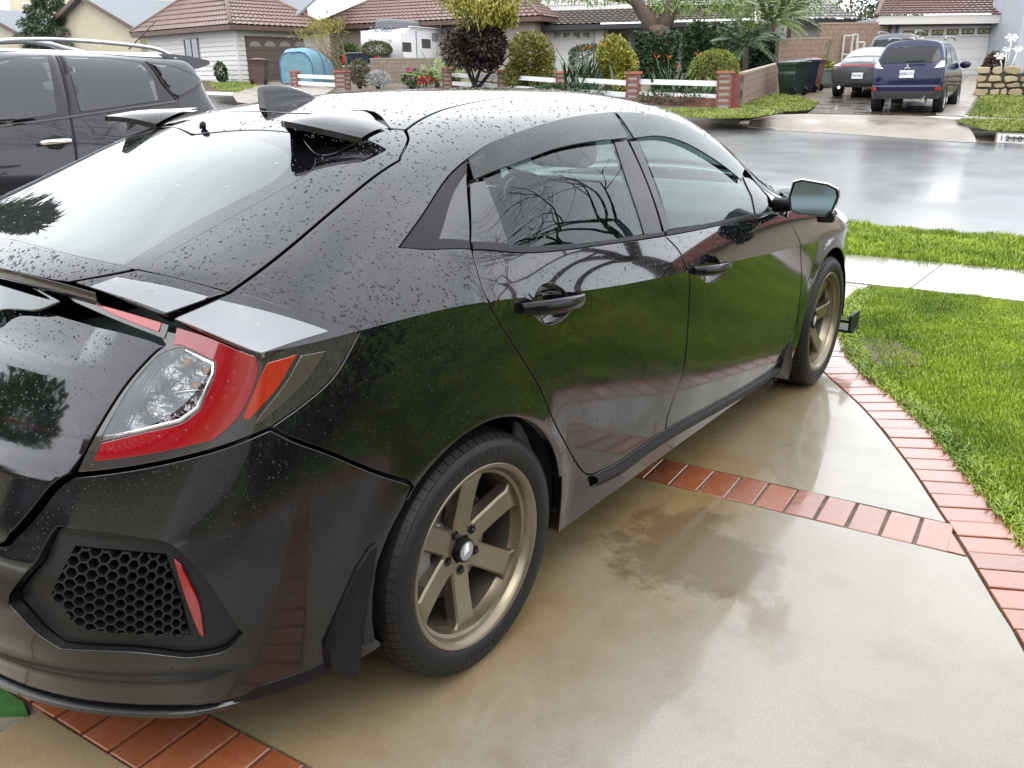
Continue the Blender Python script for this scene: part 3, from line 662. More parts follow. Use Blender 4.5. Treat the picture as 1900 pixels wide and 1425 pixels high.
    me = bpy.data.meshes.new(name); me.from_pydata(verts, [], faces); me.polygons.foreach_set('use_smooth', [True]*len(me.polygons)); me.update()
    me.normals_split_custom_set(ln)
    me.materials.append(m)
    o = bpy.data.objects.new(name, me); col.objects.link(o); o.parent = parent
    if mirror:
        c = bpy.data.objects.new(name, me); col.objects.link(c); c.parent = parent; c.scale = (-1, 1, 1)
    return o
def surf_pt(px, part=None, off=0.):
    i, v = uv(px, part); return body(i, v)[0]+body_n(i, v)[0]*off, body_n(i, v)[0], (i, v)
# ---------------------------------------------------------------- the black hatchback
DROPS = ((150,.35,.30),)
def paint(name, colr, rough=.06, coat=1., layers=DROPS, flat=(.0,.5,.12), strength=.8, dirt=0.):
    """clear-coated paint with rain drops; dirt = dull road film thickening towards the sills"""
    m = mat(name, colr, rough, 0, .16, coat); nt = m.node_tree; N, L, b = nodes(m)
    bp, h = add_drops(m, layers, flat, strength, .001); L.new(bp.outputs[0], b.inputs['Normal']); L.new(bp.outputs[0], b.inputs['Coat Normal'])
    b.inputs['Coat Roughness'].default_value = .02; b.inputs['Coat IOR'].default_value = 1.48
    if dirt:
        tc = N.new('ShaderNodeTexCoord'); sp = N.new('ShaderNodeSeparateXYZ'); L.new(tc.outputs['Object'], sp.inputs[0])
        n = N.new('ShaderNodeTexNoise'); n.inputs['Scale'].default_value = 5; n.inputs['Detail'].default_value = 7; n.inputs['Roughness'].default_value = .65; mp = N.new('ShaderNodeMapping'); mp.inputs['Scale'].default_value = (1,1,.35); L.new(tc.outputs['Object'], mp.inputs[0]); L.new(mp.outputs[0], n.inputs['Vector'])
        f = math_node(nt, 'MULTIPLY', math_node(nt, 'SUBTRACT', .93, sp.outputs[2]), 2.2, clamp=True); f = math_node(nt, 'MULTIPLY', f, math_node(nt, 'MULTIPLY', math_node(nt, 'SUBTRACT', n.outputs['Fac'], .25), 2.0, clamp=True))
        L.new(math_node(nt, 'ADD', math_node(nt, 'MULTIPLY', f, dirt), .015), b.inputs['Coat Roughness'])
        L.new(math_node(nt, 'SUBTRACT', 1.0, math_node(nt, 'MULTIPLY', f, .35)), b.inputs['Coat Weight'])
    return m
PAINT = paint('black_car_paint', (.0045,.0047,.0056), dirt=.34)
TRIM = mat('black_plastic', (.008,.008,.009), .42, spec=.18, bump=.05, bscale=400)
GLOSS = paint('piano_black', (.004,.004,.005), .05, 1., DROPS, (.0,.5,.5))
RUBBER = mat('tyre_rubber', (.011,.011,.011), .5, spec=.22, var=.2, vscale=20, bump=.08, bscale=150)
BRONZE = mat('bronze_wheel', (.17,.14,.095), .33, .75, .5, .25, var=.12, vscale=14, bump=.03, bscale=300)
CHROME = mat('chrome', (.75,.75,.76), .12, 1.)
STEEL = mat('brake_steel', (.50,.48,.46), .35, .9, var=.25, vscale=30)
DARK = mat('dark_void', (.006,.006,.006), .8)
VISOR = glass_mat('smoked_visor', (.10,.10,.105), 1.36, .01, (DROPS, None, .8, .001), False)
SIDEGL = glass_mat('side_glass', (.42,.58,.55), 1.40, 0., (((48,.30,.22),(150,.35,.30)), None, .7, .001), False)
REARGL = glass_mat('rear_glass', (.22,.27,.26), 1.46, 0., (((40,.10,.22),(120,.10,.30)), None, .5, .001), True, .03)
FRIT = paint('black_glass_border', (.004,.004,.005), .04, 1., DROPS, (0,.5,.6), .7)
car = tag(empty('hatchback_car', (0,0,0)), 'wet black five-door hatchback with bronze wheels parked on the driveway', 'car')
# --- outlines (photo pixels)
SHUT = [(674,203),(700,210),(722,237)]; SHUT2 = [(722,237),(738,239),(753,241)]; SHUT3 = [(753,241),(757,262),(741,298)]; SHUT4 = [(741,298),(600,406),(430,541)]
ROOFL = [(753,241,'U'),(780,222,'U'),(820,204,'U'),(863,193,'U'),(958,178,'U'),(1060,172,'U')]
r_roof = run(*ROOFL, ('uv',7.2,1.66), ('uv',8.0,1.64))
TLTOP = run((430,541,'U'),(545,577,'U'),(640,605,'U'),(667,614,'U'), ('uv',1.17,1.0))
arch = [('yz', ARCH_R*math.cos(a), .325+ARCH_R*math.sin(a)) for a in np.linspace(R(158), R(8), 16)]
farch = [('yz', 2.7+ARCH_R*math.cos(a), .325+ARCH_R*math.sin(a)) for a in np.linspace(R(172), R(10), 16)]
door_r = [(876,463,'U'),(882,488,'U'),(904,554,'U'),(927,597),(965,658),(1003,720),(1030,786),(1066,853)]
door_corner = [(1066,853),(1076,869),(1088,880),(1102,881)]
door_rb = [(1102,881),(1152,855),(1235,797)]
door_m = [(1233,437,'U'),(1259,464,'U'),(1275,497,'U'),(1280,540),(1275,630),(1266,696),(1249,741),(1238,776),(1235,797)]
door_fb = [(1235,797),(1356,731),(1407,702),(1440,676),(1456,655)]
door_f = [(1460,404,'U'),(1477,431,'U'),(1486,464),(1487,521),(1477,606),(1456,655)]
dlo_low = [(742,459,'U'),(800,463,'U'),(873,462,'U')]; belt_r = [(876,463,'U'),(984,468,'U'),(1126,452,'U'),(1233,437,'U')]; belt_f = [(1233,437,'U'),(1316,421,'U'),(1410,402,'U')]
belt_fe = [(1410,402,'U'),(1436,396,'U'),(1460,404,'U')]
dlo_top = [(742,457,'U'),(800,375,'U'),(868,296,'U'),(927,260,'U'),(1031,225,'U'),(1136,209,'U'),(1202,212,'U'),(1259,227,'U'),(1330,270,'U'),(1382,312,'U'),(1425,362,'U')]
bump_top = [(502,793),(600,834),(700,875),(765,897)]
TLFR = [('uv',1.17,1.0),(664,622,'L'),(621,697,'L'),(560,752,'L'),(502,793,'L')]
a_base = run((1425,362,'U'),(1440,380,'U'),('uv',10.35,1.30))
# quarter panel with the roof rail and A pillar
q_out = outline(run((753,241,'U'),(757,262,'U'),(741,298,'U')), run((741,298,'U'),(600,406,'U'),(430,541,'U')), TLTOP, run(*TLFR), run(*bump_top, ('yz',-.252,.588)),
    run(*[('yz', ARCH_R*math.cos(a), .325+ARCH_R*math.sin(a)) for a in np.linspace(R(134), R(12), 14)]), run(('yz', ARCH_R*math.cos(R(12)), .325+ARCH_R*math.sin(R(12))), (1066,855)),
    run(*door_r[::-1]), run(*dlo_low[::-1]), run(*dlo_top), a_base, run(('uv',10.35,1.30),('uv',9.6,1.52),('uv',8.8,1.60),('uv',8.0,1.64)), r_roof[::-1])
panel('quarter_panel', q_out, PAINT, car, mirror=True)
roof_front = 8.05
roof_out = outline(run((722,238,'U'),(738,239,'U'),(753,241,'U')), r_roof, run(('uv',8.0,1.64),('uv',8.3,1.75),('uv',8.45,1.9),('uv',8.5,2.0)), run(('uv',8.5,2.0),('uv',6.,2.0),('uv',4.22,2.0), smooth=False), run(('uv',4.22,2.0),('uv',4.22,1.9),(612,210,'U'),(674,204,'U'),(700,211,'U'),(722,238,'U')))
panel('roof', roof_out, PAINT, car, centre=True)
# doors with real recesses behind the handles
def ell(cx, cy, a, b, part, n=20, top=1.): return [(cx+a*math.cos(t), cy+b*math.sin(t)*(top if math.sin(t) < 0 else 1), part) for t in np.linspace(0, 2*math.pi, n, endpoint=False)]
def cupo(pts): return outline(run(*pts, pts[0], part=None), step=.008)
cup1 = cupo([(996,545),(1006,531),(1022,526),(1040,534),(1054,552),(1060,570),(1052,584),(1036,596),(1018,601),(1002,594),(990,580),(988,560)])
cup2 = cupo([(1298,490),(1304,476),(1317,471),(1330,478),(1338,492),(1340,504),(1333,516),(1322,524),(1310,522),(1300,512),(1295,502)])
fd_out = outline(run(*door_m[::-1])[::-1], run(*door_fb), run(*door_f[::-1]), run(*belt_fe[::-1]), run(*belt_f[::-1]))
rd_out = outline(run(*door_r), run(*door_corner), run(*door_rb), run(*door_m[::-1]), run(*belt_r[::-1]))
panel('rear_door', rd_out, PAINT, car, mirror=True, holes=[cup1])
panel('front_door', fd_out, PAINT, car, mirror=True, holes=[cup2])
def bowl(poly, name):
    c = np.array(poly).mean(0); rad = max(np.hypot(*(np.array(p)-c)) for p in poly)
    def d(U, P):
        w = np.array([(a*SU, vm(b)) for a, b in U]); r = np.hypot(w[:, 0]-c[0], w[:, 1]-c[1])/rad; return -.001-.028*np.clip(1-r**2.2, 0, 1)
    return panel(name, poly, GLOSS, car, gap=-.001, skirt=0, disp=d, res=.009, mirror=True)
bowl(cup1, 'handle_recess'); bowl(cup2, 'handle_recess')
def handle(pa, pb, hh, name='door_handle'):
    (A, na, _), (B, nb_, _) = surf_pt(pa), surf_pt(pb); n = (na+nb_)/2; n /= np.linalg.norm(n); d = B-A; up = np.cross(d, n); up /= np.linalg.norm(up)
    if up[2] < 0: up = -up
    mb = MB(); sec = []
    for t in np.linspace(0, 1, 13):
        o = .006+.034*math.sin(math.pi*min(1, max(0, t)))**.55; h = hh*(.62+.38*math.sin(math.pi*t)**.5)*(1.0-.12*t); th = .011
        c = A+d*t; sec.append([c+n*(o+th*math.cos(a)*.9)+up*h*math.sin(a) for a in np.linspace(0, 2*math.pi, 14, endpoint=False)])
    mb.grid([r+[r[0]] for r in sec]); k = len(sec)-1
    mb.add(sec[0], [tuple(range(14))]); mb.add(sec[-1], [tuple(range(14))[::-1]])
    o = mb.build(name, mat('handle_gloss', (.005,.005,.006), .16, spec=.22), car, auto=50)
    c = bpy.data.objects.new(name, o.data); col.objects.link(c); c.parent = car; c.scale = (-1,1,1)
    seam = MB()
    P = A+d*.27
    seam.bar(P+n*.0325-up*hh*.86, P+n*.0425, .0016, .002); seam.bar(P+n*.0425, P+n*.0325+up*hh*.86, .0016, .002); seam.build('key_cover_seam', DARK, o)
handle((963,572), (1078,551), .021); handle((1284,502), (1349,489), .020)
# side skirt
sk_out = outline(run((1042,873),(1066,856)), run(*door_corner), run(*door_rb), run(*door_fb), run((1456,655),(1450,680),('uv',9.55,.0)), run(('uv',9.55,0),('uv',7.,0),('uv',4.35,0), smooth=False), run(('uv',4.35,0),('yz',.385,.27),('yz',.372,.36),(1042,873)))
panel('side_skirt', sk_out, PAINT, car, mirror=True, skirt=.03)
mb = MB()
st_path = [uv(a) for a in ((1100,889),(1152,864),(1235,806),(1356,738),(1407,708),(1440,684))]
sp = catmull([np.array(a) for a in st_path], 5)
secs = []
for q in sp:
    P, n = body(*q)[0], body_n(*q)[0]; secs.append([P+n*(.001)+np.array([0,0,.012]), P+n*.016+np.array([0,0,.010]), P+n*.02+np.array([0,0,-.002]), P+n*.001+np.array([0,0,-.03])])
mb.grid(secs); so = mb.build('sill_step', TRIM, car, auto=40); c = bpy.data.objects.new('sill_step', so.data); col.objects.link(c); c.parent = car; c.scale = (-1,1,1)
# fender, hood, nose
fe_out = outline(run(*door_f), run((1456,655),(1450,680),('uv',9.55,0)), run(('uv',9.55,0),('yz',2.335,.21)), run(('yz',2.335,.21),*[('yz', 2.7+ARCH_R*math.cos(a), .325+ARCH_R*math.sin(a)) for a in np.linspace(R(180), R(2), 18)]),
    run(('yz',2.7+ARCH_R,.33),('yz',3.1,.22)), run(('yz',3.1,.22),('uv',13,.05)), run(('uv',13,.05),('uv',13,1.0),('uv',13,1.32), smooth=False), run(('uv',13,1.32),('uv',12,1.36),('uv',11,1.42),('uv',10.45,1.45)), run(('uv',10.45,1.45),('uv',10.35,1.30),(1460,404,'U')))
panel('front_fender', fe_out, PAINT, car, mirror=True)
hood = outline(run(('uv',10.6,2.0),('uv',10.6,1.7),('uv',10.5,1.47)), run(('uv',10.5,1.47),('uv',11,1.435),('uv',12,1.375),('uv',13,1.335)), run(('uv',13,1.335),('uv',13,1.7),('uv',13,2.0), smooth=False), run(('uv',13,2.0),('uv',10.6,2.0)))
panel('hood', hood, PAINT, car, centre=True)
mb = MB(); vv = np.linspace(.03, 1.33, 16); P13 = body(np.full(16, 13.), vv)
top = body([13.], [2.])[0]
mb.grid([[(p[0]*math.cos(t)**.8*(1 if True else 1), p[1]+(.40-.05*abs(p[2]-.5))*math.sin(t)**.9, p[2]+(.10*math.sin(t)**2 if p[2] > .72 else 0)) for p in P13] for t in np.linspace(0, math.pi/2, 14)])
mb.v = [(x, y, z) for x, y, z in mb.v]; n0 = len(mb.v); f0 = list(mb.f); v0 = list(mb.v); mb.add([(-x, y, z) for x, y, z in v0], [f[::-1] for f in f0]); mb.build('front_bumper', PAINT, car, smooth=True)
ws = outline(run(('uv',8.52,2.0),('uv',8.45,1.85),('uv',8.15,1.67)), run(('uv',8.15,1.67),('uv',9,1.615),('uv',9.6,1.54),('uv',10.2,1.44)), run(('uv',10.2,1.44),('uv',10.4,1.7),('uv',10.45,2.0)), run(('uv',10.45,2.0),('uv',8.52,2.0)))
WSGL = glass_mat('windscreen_glass', (.62,.68,.65), 1.5)
panel('windscreen', ws, WSGL, car, centre=True, skirt=.004)
# side glass, pillars, mouldings, visors
TRIMG = mat('gloss_black_trim', (.005,.005,.006), .10, spec=.3)
glass_r = outline(run((901,334,'U'),(944,451,'U')), run((944,451,'U'),(984,456,'U'),(1117,446,'U'),(1196,433,'U')), run((1196,433,'U'),(1138,258,'U'),(1124,216,'U')), run((1124,216,'U'),(1031,231,'U'),(930,266,'U'),(892,292,'U')), run((892,292,'U'),(901,334,'U')))
panel('rear_door_glass', glass_r, SIDEGL, car, gap=0, off=-.006, skirt=.003, lip=.001, mirror=True)
glass_f = outline(run((1183,250,'U'),(1246,423,'U')), run((1246,423,'U'),(1316,413,'U'),(1402,398,'U')), run((1402,398,'U'),(1396,362,'U'),(1380,330,'U')), run((1380,330,'U'),(1335,280,'U'),(1259,233,'U'),(1202,218,'U'),(1172,218,'U')), run((1172,218,'U'),(1183,250,'U')))
panel('front_door_glass', glass_f, SIDEGL, car, gap=0, off=-.006, skirt=.003, lip=.001, mirror=True)
def tpanel(name, m, off, *runs, gap=.001, **k): return panel(name, outline(*runs), m, car, gap=gap, off=off, skirt=.012, lip=.0015, mirror=True, **k)
tpanel('quarter_trim', TRIM, -.001, run((743,458,'U'),(800,377,'U'),(868,297,'U')), run((868,297,'U'),(867,318,'U')), run((867,318,'U'),(838,368,'U'),(815,442,'U')), run((815,442,'U'),(872,446,'U')), run((872,446,'U'),(873,461,'U')), run((873,461,'U'),(800,462,'U'),(743,458,'U')))
tpanel('quarter_light', GLOSS, -.003, run((867,318,'U'),(838,368,'U'),(815,442,'U')), run((815,442,'U'),(872,446,'U')), run((872,446,'U'),(867,318,'U')))
tpanel('rear_sail_trim', GLOSS, -.003, run((874,338,'U'),(901,334,'U')), run((901,334,'U'),(944,451,'U')), run((944,451,'U'),(876,448,'U')), run((876,448,'U'),(874,338,'U')))
tpanel('rear_pillar_trim', TRIMG, -.003, run((1139,256,'U'),(1164,258,'U')), run((1164,258,'U'),(1202,341,'U'),(1230,431,'U')), run((1230,431,'U'),(1197,434,'U')), run((1197,434,'U'),(1165,335,'U'),(1139,256,'U')))
tpanel('front_pillar_trim', TRIMG, -.003, run((1167,256,'U'),(1183,254,'U')), run((1183,254,'U'),(1215,337,'U'),(1246,424,'U')), run((1246,424,'U'),(1234,430,'U')), run((1234,430,'U'),(1205,341,'U'),(1167,256,'U')))
tpanel('belt_moulding', TRIM, .003, run((876,449,'U'),(984,457,'U'),(1117,447,'U'),(1231,430,'U')), run((1231,430,'U'),(1232,437,'U')), run((1232,437,'U'),(1126,453,'U'),(984,469,'U'),(877,463,'U')), run((877,463,'U'),(876,449,'U')), gap=.001)
tpanel('belt_moulding', TRIM, .003, run((1235,430,'U'),(1316,414,'U'),(1412,396,'U')), run((1412,396,'U'),(1412,402,'U')), run((1412,402,'U'),(1316,422,'U'),(1236,437,'U')), run((1236,437,'U'),(1235,430,'U')), gap=.001)
tpanel('mirror_sail', TRIMG, -.002, run((1396,362,'U'),(1380,328,'U')), run((1380,328,'U'),(1400,336,'U'),(1424,364,'U')), run((1424,364,'U'),(1428,392,'U')), run((1428,392,'U'),(1403,398,'U')), run((1403,398,'U'),(1396,362,'U')))
def vlift(P, U): return P+np.array([.010, 0, .002])
panel('rain_visor', outline(run((877,336,'U'),(868,298,'U')), run((868,298,'U'),(927,262,'U'),(1031,227,'U'),(1136,211,'U')), run((1136,211,'U'),(1163,257,'U')), run((1163,257,'U'),(1138,260,'U'),(1031,277,'U'),(927,315,'U'),(877,336,'U'))), VISOR, car, gap=0, off=.007, skirt=.004, lip=.001, mirror=True)
panel('rain_visor', outline(run((1141,211,'U'),(1202,214,'U'),(1259,229,'U'),(1330,272,'U'),(1382,314,'U')), run((1382,314,'U'),(1374,336,'U')), run((1374,336,'U'),(1339,308,'U'),(1268,266,'U'),(1221,254,'U'),(1174,258,'U')), run((1174,258,'U'),(1141,211,'U'))), VISOR, car, gap=0, off=.007, skirt=.004, lip=.001, mirror=True)
# --- tail: hatch glass, frame, spoiler, shelf
gl_out = outline(run(('uv',.98,2.0),(126,470,'U'),(236,494,'U'),(252,498,'U')), run((252,498,'U'),(400,417,'U'),(547,336,'U')), run((547,336,'U'),(578,312,'U'),(584,285,'U'),(552,247,'U')), run((552,247,'U'),(470,241,'U'),('uv',3.45,2.0)), run(('uv',3.45,2.0),('uv',.98,2.0)))
clear = outline(run(('uv',1.08,2.0),(126,468,'U'),(228,490,'U')), run((228,490,'U'),(300,446,'U'),(358,412,'U'),(440,370,'U'),(505,336,'U'),(534,310,'U'),(539,296,'U'),(526,277,'U'),(480,260,'U'),(440,250,'U'),('uv',3.3,2.0)), run(('uv',3.3,2.0),('uv',1.08,2.0)))
panel('hatch_glass', clear, REARGL, car, gap=0, off=-.002, skirt=0, centre=True)
# black border: glass outline minus the clear field
bo = [p for p in gl_out if p[1] < vm(2)-1e-3]; ci = [p for p in clear if p[1] < vm(2)-1e-3]
def cyc(a, near):
    k = min(range(len(a)), key=lambda j: (a[j][0]-near[0])**2+(a[j][1]-near[1])**2); return a[k:]+a[:k]
bo = cyc(bo, (.98*SU, vm(1.99))); ci = cyc(ci, (1.08*SU, vm(1.99)))
if bo[1][0]*0+abs(bo[0][0]-bo[-1][0]) < .05: pass
panel('hatch_glass_border', [(.98*SU, vm(2))]+bo+[(3.45*SU, vm(2)), (3.3*SU, vm(2))]+ci[::-1]+[(1.08*SU, vm(2))], FRIT, car, gap=0, off=-.002, skirt=.004, lip=.001, centre=True)
fr_out = outline(run((252,498,'U'),(424,541,'U')), run((424,541,'U'),(600,404,'U'),(741,297,'U')), run((741,297,'U'),(757,262,'U'),(752,242,'U')), run((752,242,'U'),(722,240,'U'),(671,260,'U')), run((671,260,'U'),(620,285,'U'),(584,285,'U')), run((584,285,'U'),(578,312,'U'),(547,336,'U')), run((547,336,'U'),(400,417,'U'),(252,498,'U')))
panel('hatch_frame', fr_out, PAINT, car, mirror=True)
cs_out = outline(run(('uv',3.47,2.0),(470,241,'U'),(552,247,'U')), run((552,247,'U'),(584,285,'U'),(620,285,'U'),(671,260,'U')), run((671,260,'U'),(700,228,'U'),(674,205,'U'),(612,211,'U'),('uv',4.2,1.9),('uv',4.2,2.0)), run(('uv',4.2,2.0),('uv',3.47,2.0)))
panel('roof_spoiler', cs_out, PAINT, car, centre=True)
for sx in (1, -1):
    fe = [(.27,.125,1.3935),(.35,.123,1.392),(.42,.120,1.387),(.48,.119,1.372),(.53,.119,1.353)]; re_ = [(.30,.0,1.352),(.345,-.05,1.369),(.40,-.097,1.376),(.468,-.035,1.356),(.53,.026,1.334)]
    F = [np.array(a) for a in catmull(fe, 4)]; B = [np.array(a) for a in catmull(re_, 4)]
    topg = [[(f*(1-t)+b*t+np.array([0,0,.006*math.sin(math.pi*t)]))*np.array([sx,1,1]) for f, b in zip(F, B)] for t in np.linspace(0, 1, 8)]
    botg = [[p-np.array([0,0,.007+.007*k/7]) for p in r] for k, r in enumerate(topg)]
    mb = MB(); mb.grid(topg if sx < 0 else topg[::-1]); mb.grid(botg[::-1] if sx < 0 else botg)
    mb.grid([topg[-1], botg[-1]] if sx < 0 else [botg[-1], topg[-1]]); mb.build('spoiler_wing', PAINT, car, auto=40)
# washer nozzle, shark fin
nz = surf_pt((380,231), 'U')[0]; mb = MB(); mb.tube([(0,nz[1]-.012,nz[2]-.002),(0,nz[1]-.010,nz[2]+.010),(0,nz[1]-.006,nz[2]+.016)], [.009,.009,.006], 8); mb.build('washer_nozzle', TRIM, car, smooth=True)
FY, FZ = .155, 1.402
mb = MB(); rows = []
for t in np.linspace(0, 1, 15):
    y = FY+t*.205; h = .080*(1-t**1.55)**.9 if t < 1 else 0; z0 = body([3.95+t*.9], [2.])[0][2]-.003+0*FZ; w = .030*(1-t)**.6+.004
    rr = []
    for fx_, hh in ((-1,0),(-.8,.10),(-.46,.32),(-.38,.65),(-.30,.92),(0,1),(.30,.92),(.38,.65),(.46,.32),(.8,.10),(1,0)):
        rr.append((w*fx_, y-.006*hh*(1-t), z0+h*hh+.002))
    rows.append(rr)
mb.grid(rows); mb.add(rows[0], [tuple(range(11))]); mb.build('shark_fin_antenna', PAINT, car, auto=60)
# rear shelf spoiler and light bar
sh_out = outline(run(('uv',.0,2.0),('uv',0.,1.8),(130,522,'U')), run((130,522,'U'),(190,511,'U'),(250,499,'U')), run((250,499,'U'),(236,496,'U'),(126,472,'U'),('uv',.96,2.0)), run(('uv',.96,2.0),('uv',0,2.0)))
panel('tail_spoiler', sh_out, PAINT, car, centre=True, skirt=.03)
mb = MB(); ls = [body([0.], [v])[0] for v in np.linspace(1.66, 2., 16)]; ls = [q*np.array([-1,1,1]) for q in ls]+ls[::-1][1:]
mb.grid([[q+np.array([0,-.001,-.002]), q+np.array([0,-.002,-.018]), q+np.array([0,.012,-.036]), q+np.array([0,.10,-.04])] for q in ls]); mb.build('spoiler_lip', GLOSS, car, smooth=True)
sh2 = outline(run((137,523,'U'),('uv',.0,1.52),(306,583,'U')), run((306,583,'U'),(392,552,'U'),(424,543,'U')), run((424,543,'U'),(330,517,'U'),(253,501,'U')), run((253,501,'U'),(137,523,'U')))
panel('light_bar_cover', sh2, PAINT, car, mirror=True, skirt=.03)
sh3 = outline(run((322,591,'U'),('uv',.0,1.25),(481,655,'U')), run((481,655,'U'),('uv',.5,1.001),('uv',1.16,1.001)), TLTOP[::-1][:], run((430,544,'U'),(400,557,'U'),(322,591,'U')))
panel('tail_light_cover', sh3, GLOSS, car, mirror=True, skirt=.02, gap=.002)
WHITEL = mat('clear_white_lens', (.20,.205,.215), .06, coat=1., spec=.5)
nodes(WHITEL)[1].new(add_drops(WHITEL, ((60,.25,.3),), None, .5, .001)[0].outputs[0], nodes(WHITEL)[2].inputs['Normal'])
tlp = empty('tail_light'); tlp.parent = car; tlp2 = empty('tail_light'); tlp2.parent = car; tlp2.scale = (-1,1,1)
def lens(name, m, off, *runs, gap=.001, skirt=.012, holes=(), res=.018, disp=None, parent=None):
    o = panel(name, outline(*runs, step=.012) if not isinstance(runs[0][0], tuple) else runs[0], m, parent or tlp, gap=gap, off=off, skirt=skirt, lip=.0015, holes=holes, res=res, disp=disp)
    c = bpy.data.objects.new(name, o.data); col.objects.link(c); c.parent = tlp2; return o
lens('top_lens', WHITEL, .0015, run((168,532,'U'),(216,515,'U')), run((216,515,'U'),(300,530,'U'),(388,552,'U')), run((388,552,'U'),(309,580,'U')), run((309,580,'U'),(240,555,'U'),(168,532,'U')))
lens('top_lens', WHITEL, .002, run((326,592,'U'),(406,558,'U')), run((406,558,'U'),(510,583,'U'),(608,615,'U')), run((608,615,'U'),(540,636,'U'),(484,655,'U')), run((484,655,'U'),(400,622,'U'),(326,592,'U')))
LENSR = mat('red_lens', (.23,.003,.006), .06, coat=1., spec=.6); LENSD = mat('smoked_lens', (.035,.033,.032), .05, coat=1.)
LENSP = mat('bright_red_lens', (.62,.055,.05), .08, coat=1.); LENSO = mat('orange_red_lens', (.34,.022,.006), .08, coat=1.)
for mm in (LENSR, LENSD, LENSO):
    bp, h = add_drops(mm, ((90,.3,.3),), None, .4, .001); nodes(mm)[1].new(bp.outputs[0], nodes(mm)[2].inputs['Coat Normal'])
CLEARL = glass_mat('clear_lens', (.62,.62,.63), 1.5)
tl_edge = [(308,640,'L'),(281,663,'L'),(231,721,'L'),(172,817,'L'),(143,876,'L')]
tl_bot = [(143,876,'L'),(320,850,'L'),(424,822,'L'),(502,791,'L')]
clear_in = outline(run((306,652,'L'),(342,646,'L'),(398,672,'L')), run((398,672,'L'),(396,697,'L'),(369,758,'L'),(335,783,'L')), run((335,783,'L'),(260,802,'L'),(184,817,'L')), run((184,817,'L'),(238,722,'L'),(284,668,'L'),(306,652,'L')), step=.012)
tl_out = outline(run(('uv',-2.42,.985),('uv',-1.2,.992),('uv',-.02,.995)), run(('uv',-.02,.995),('uv',.6,.997),('uv',1.13,.998)), run(('uv',1.13,.998),(662,624,'L'),(619,697,'L'),(558,752,'L'),(502,791,'L')), run(*tl_bot[::-1]), run(*tl_edge[::-1]), run((308,640,'L'),('uv',-2.42,.985)), step=.014)
lens('lens_housing', LENSD, -.001, tl_out, holes=[clear_in], skirt=.03)
red_out = outline(run((330,604,'L'),(400,630,'L'),(474,661,'L')), run((474,661,'L'),(477,697,'L'),(444,770,'L'),(397,815,'L')), run((397,815,'L'),(300,838,'L'),(174,856,'L')), run((174,856,'L'),(190,822,'L')), run((190,822,'L'),(260,805,'L'),(337,786,'L'),(372,760,'L')), run((372,760,'L'),(399,698,'L'),(401,671,'L')), run((401,671,'L'),(343,643,'L'),(322,640,'L')), run((322,640,'L'),(330,604,'L')), step=.012)
lens('red_lens', LENSR, .001, red_out, skirt=.004)
lens('side_marker', LENSO, .001, run((497,674,'L'),(551,658,'L')), run((551,658,'L'),(517,716,'L'),(462,778,'L')), run((462,778,'L'),(454,770,'L'),(484,700,'L'),(497,674,'L')), skirt=.004)
lens('side_trim', mat('grey_lens_trim', (.06,.052,.042), .15, coat=1.), .0008, run((560,660,'L'),(604,652,'L')), run((604,652,'L'),(560,715,'L'),(490,780,'L')), run((490,780,'L'),(476,782,'L'),(530,712,'L'),(560,660,'L')), skirt=.003)
lens('inner_red_lens', mat('inner_red_lens', (.34,.02,.02), .08, coat=1.), .004, run((178,543,'L'),(240,562,'L'),(304,586,'L')), run((304,586,'L'),(296,617,'L')), run((296,617,'L'),(230,592,'L'),(194,575,'L')), run((194,575,'L'),(178,543,'L')), skirt=.006)
lens('inner_lens_housing', LENSD, .0015, run((134,526,'L'),(230,556,'L'),(316,590,'L')), run((316,590,'L'),(305,629,'L')), run((305,629,'L'),(220,596,'L'),(140,561,'L')), run((140,561,'L'),(134,526,'L')), skirt=.02)
lens('clear_lens', CLEARL, -.002, clear_in, gap=0, skirt=0)
lens('reflector_bowl', mat('lamp_reflector', (.62,.62,.64), .14, 1., var=.35, vscale=90, bump=.9, bscale=70), -.04, clear_in, gap=-.004, skirt=0, disp=lambda U, P: .012*np.sin(P[:, 2]*95)*np.sin(P[:, 0]*80))
CHR = [(((398,672)),((396,697)),((369,758)),((335,783)),((260,802)),((184,817)))]
mb = MB(); mb.tube([surf_pt(a, 'L', -.004)[0] for a in ((343,650),(394,675),(392,697),(366,756),(333,780),(260,798),(190,813))], .0045, 6); mb.build('chrome_rim', CHROME, tlp, smooth=True)
mb = MB(); mb.tube([surf_pt(a, 'L', -.012)[0] for a in ((268,729),(320,727),(374,722))], .004, 6); mb.build('chrome_divider', CHROME, tlp, smooth=True)
for a in ((336,670),(374,686),(352,716)):
    mb = MB(); c = surf_pt(a, 'L', -.022)[0]; mb.lathe([(.001,.010),(.007,.007),(.010,0),(.007,-.007),(.001,-.010)], 10, Matrix.Translation(Vector(c))); mb.build('amber_bulb', mat('amber', (.75,.25,.02), .1), tlp, smooth=True)
for k in range(5):
    mb = MB(); mb.tube([surf_pt((a+k*6.5, b+k*1.5), 'L', -.007)[0] for a, b in ((277,676),(236,735),(204,794))], .0018, 5); mb.build('lens_rib', WHITEL, tlp, smooth=True)
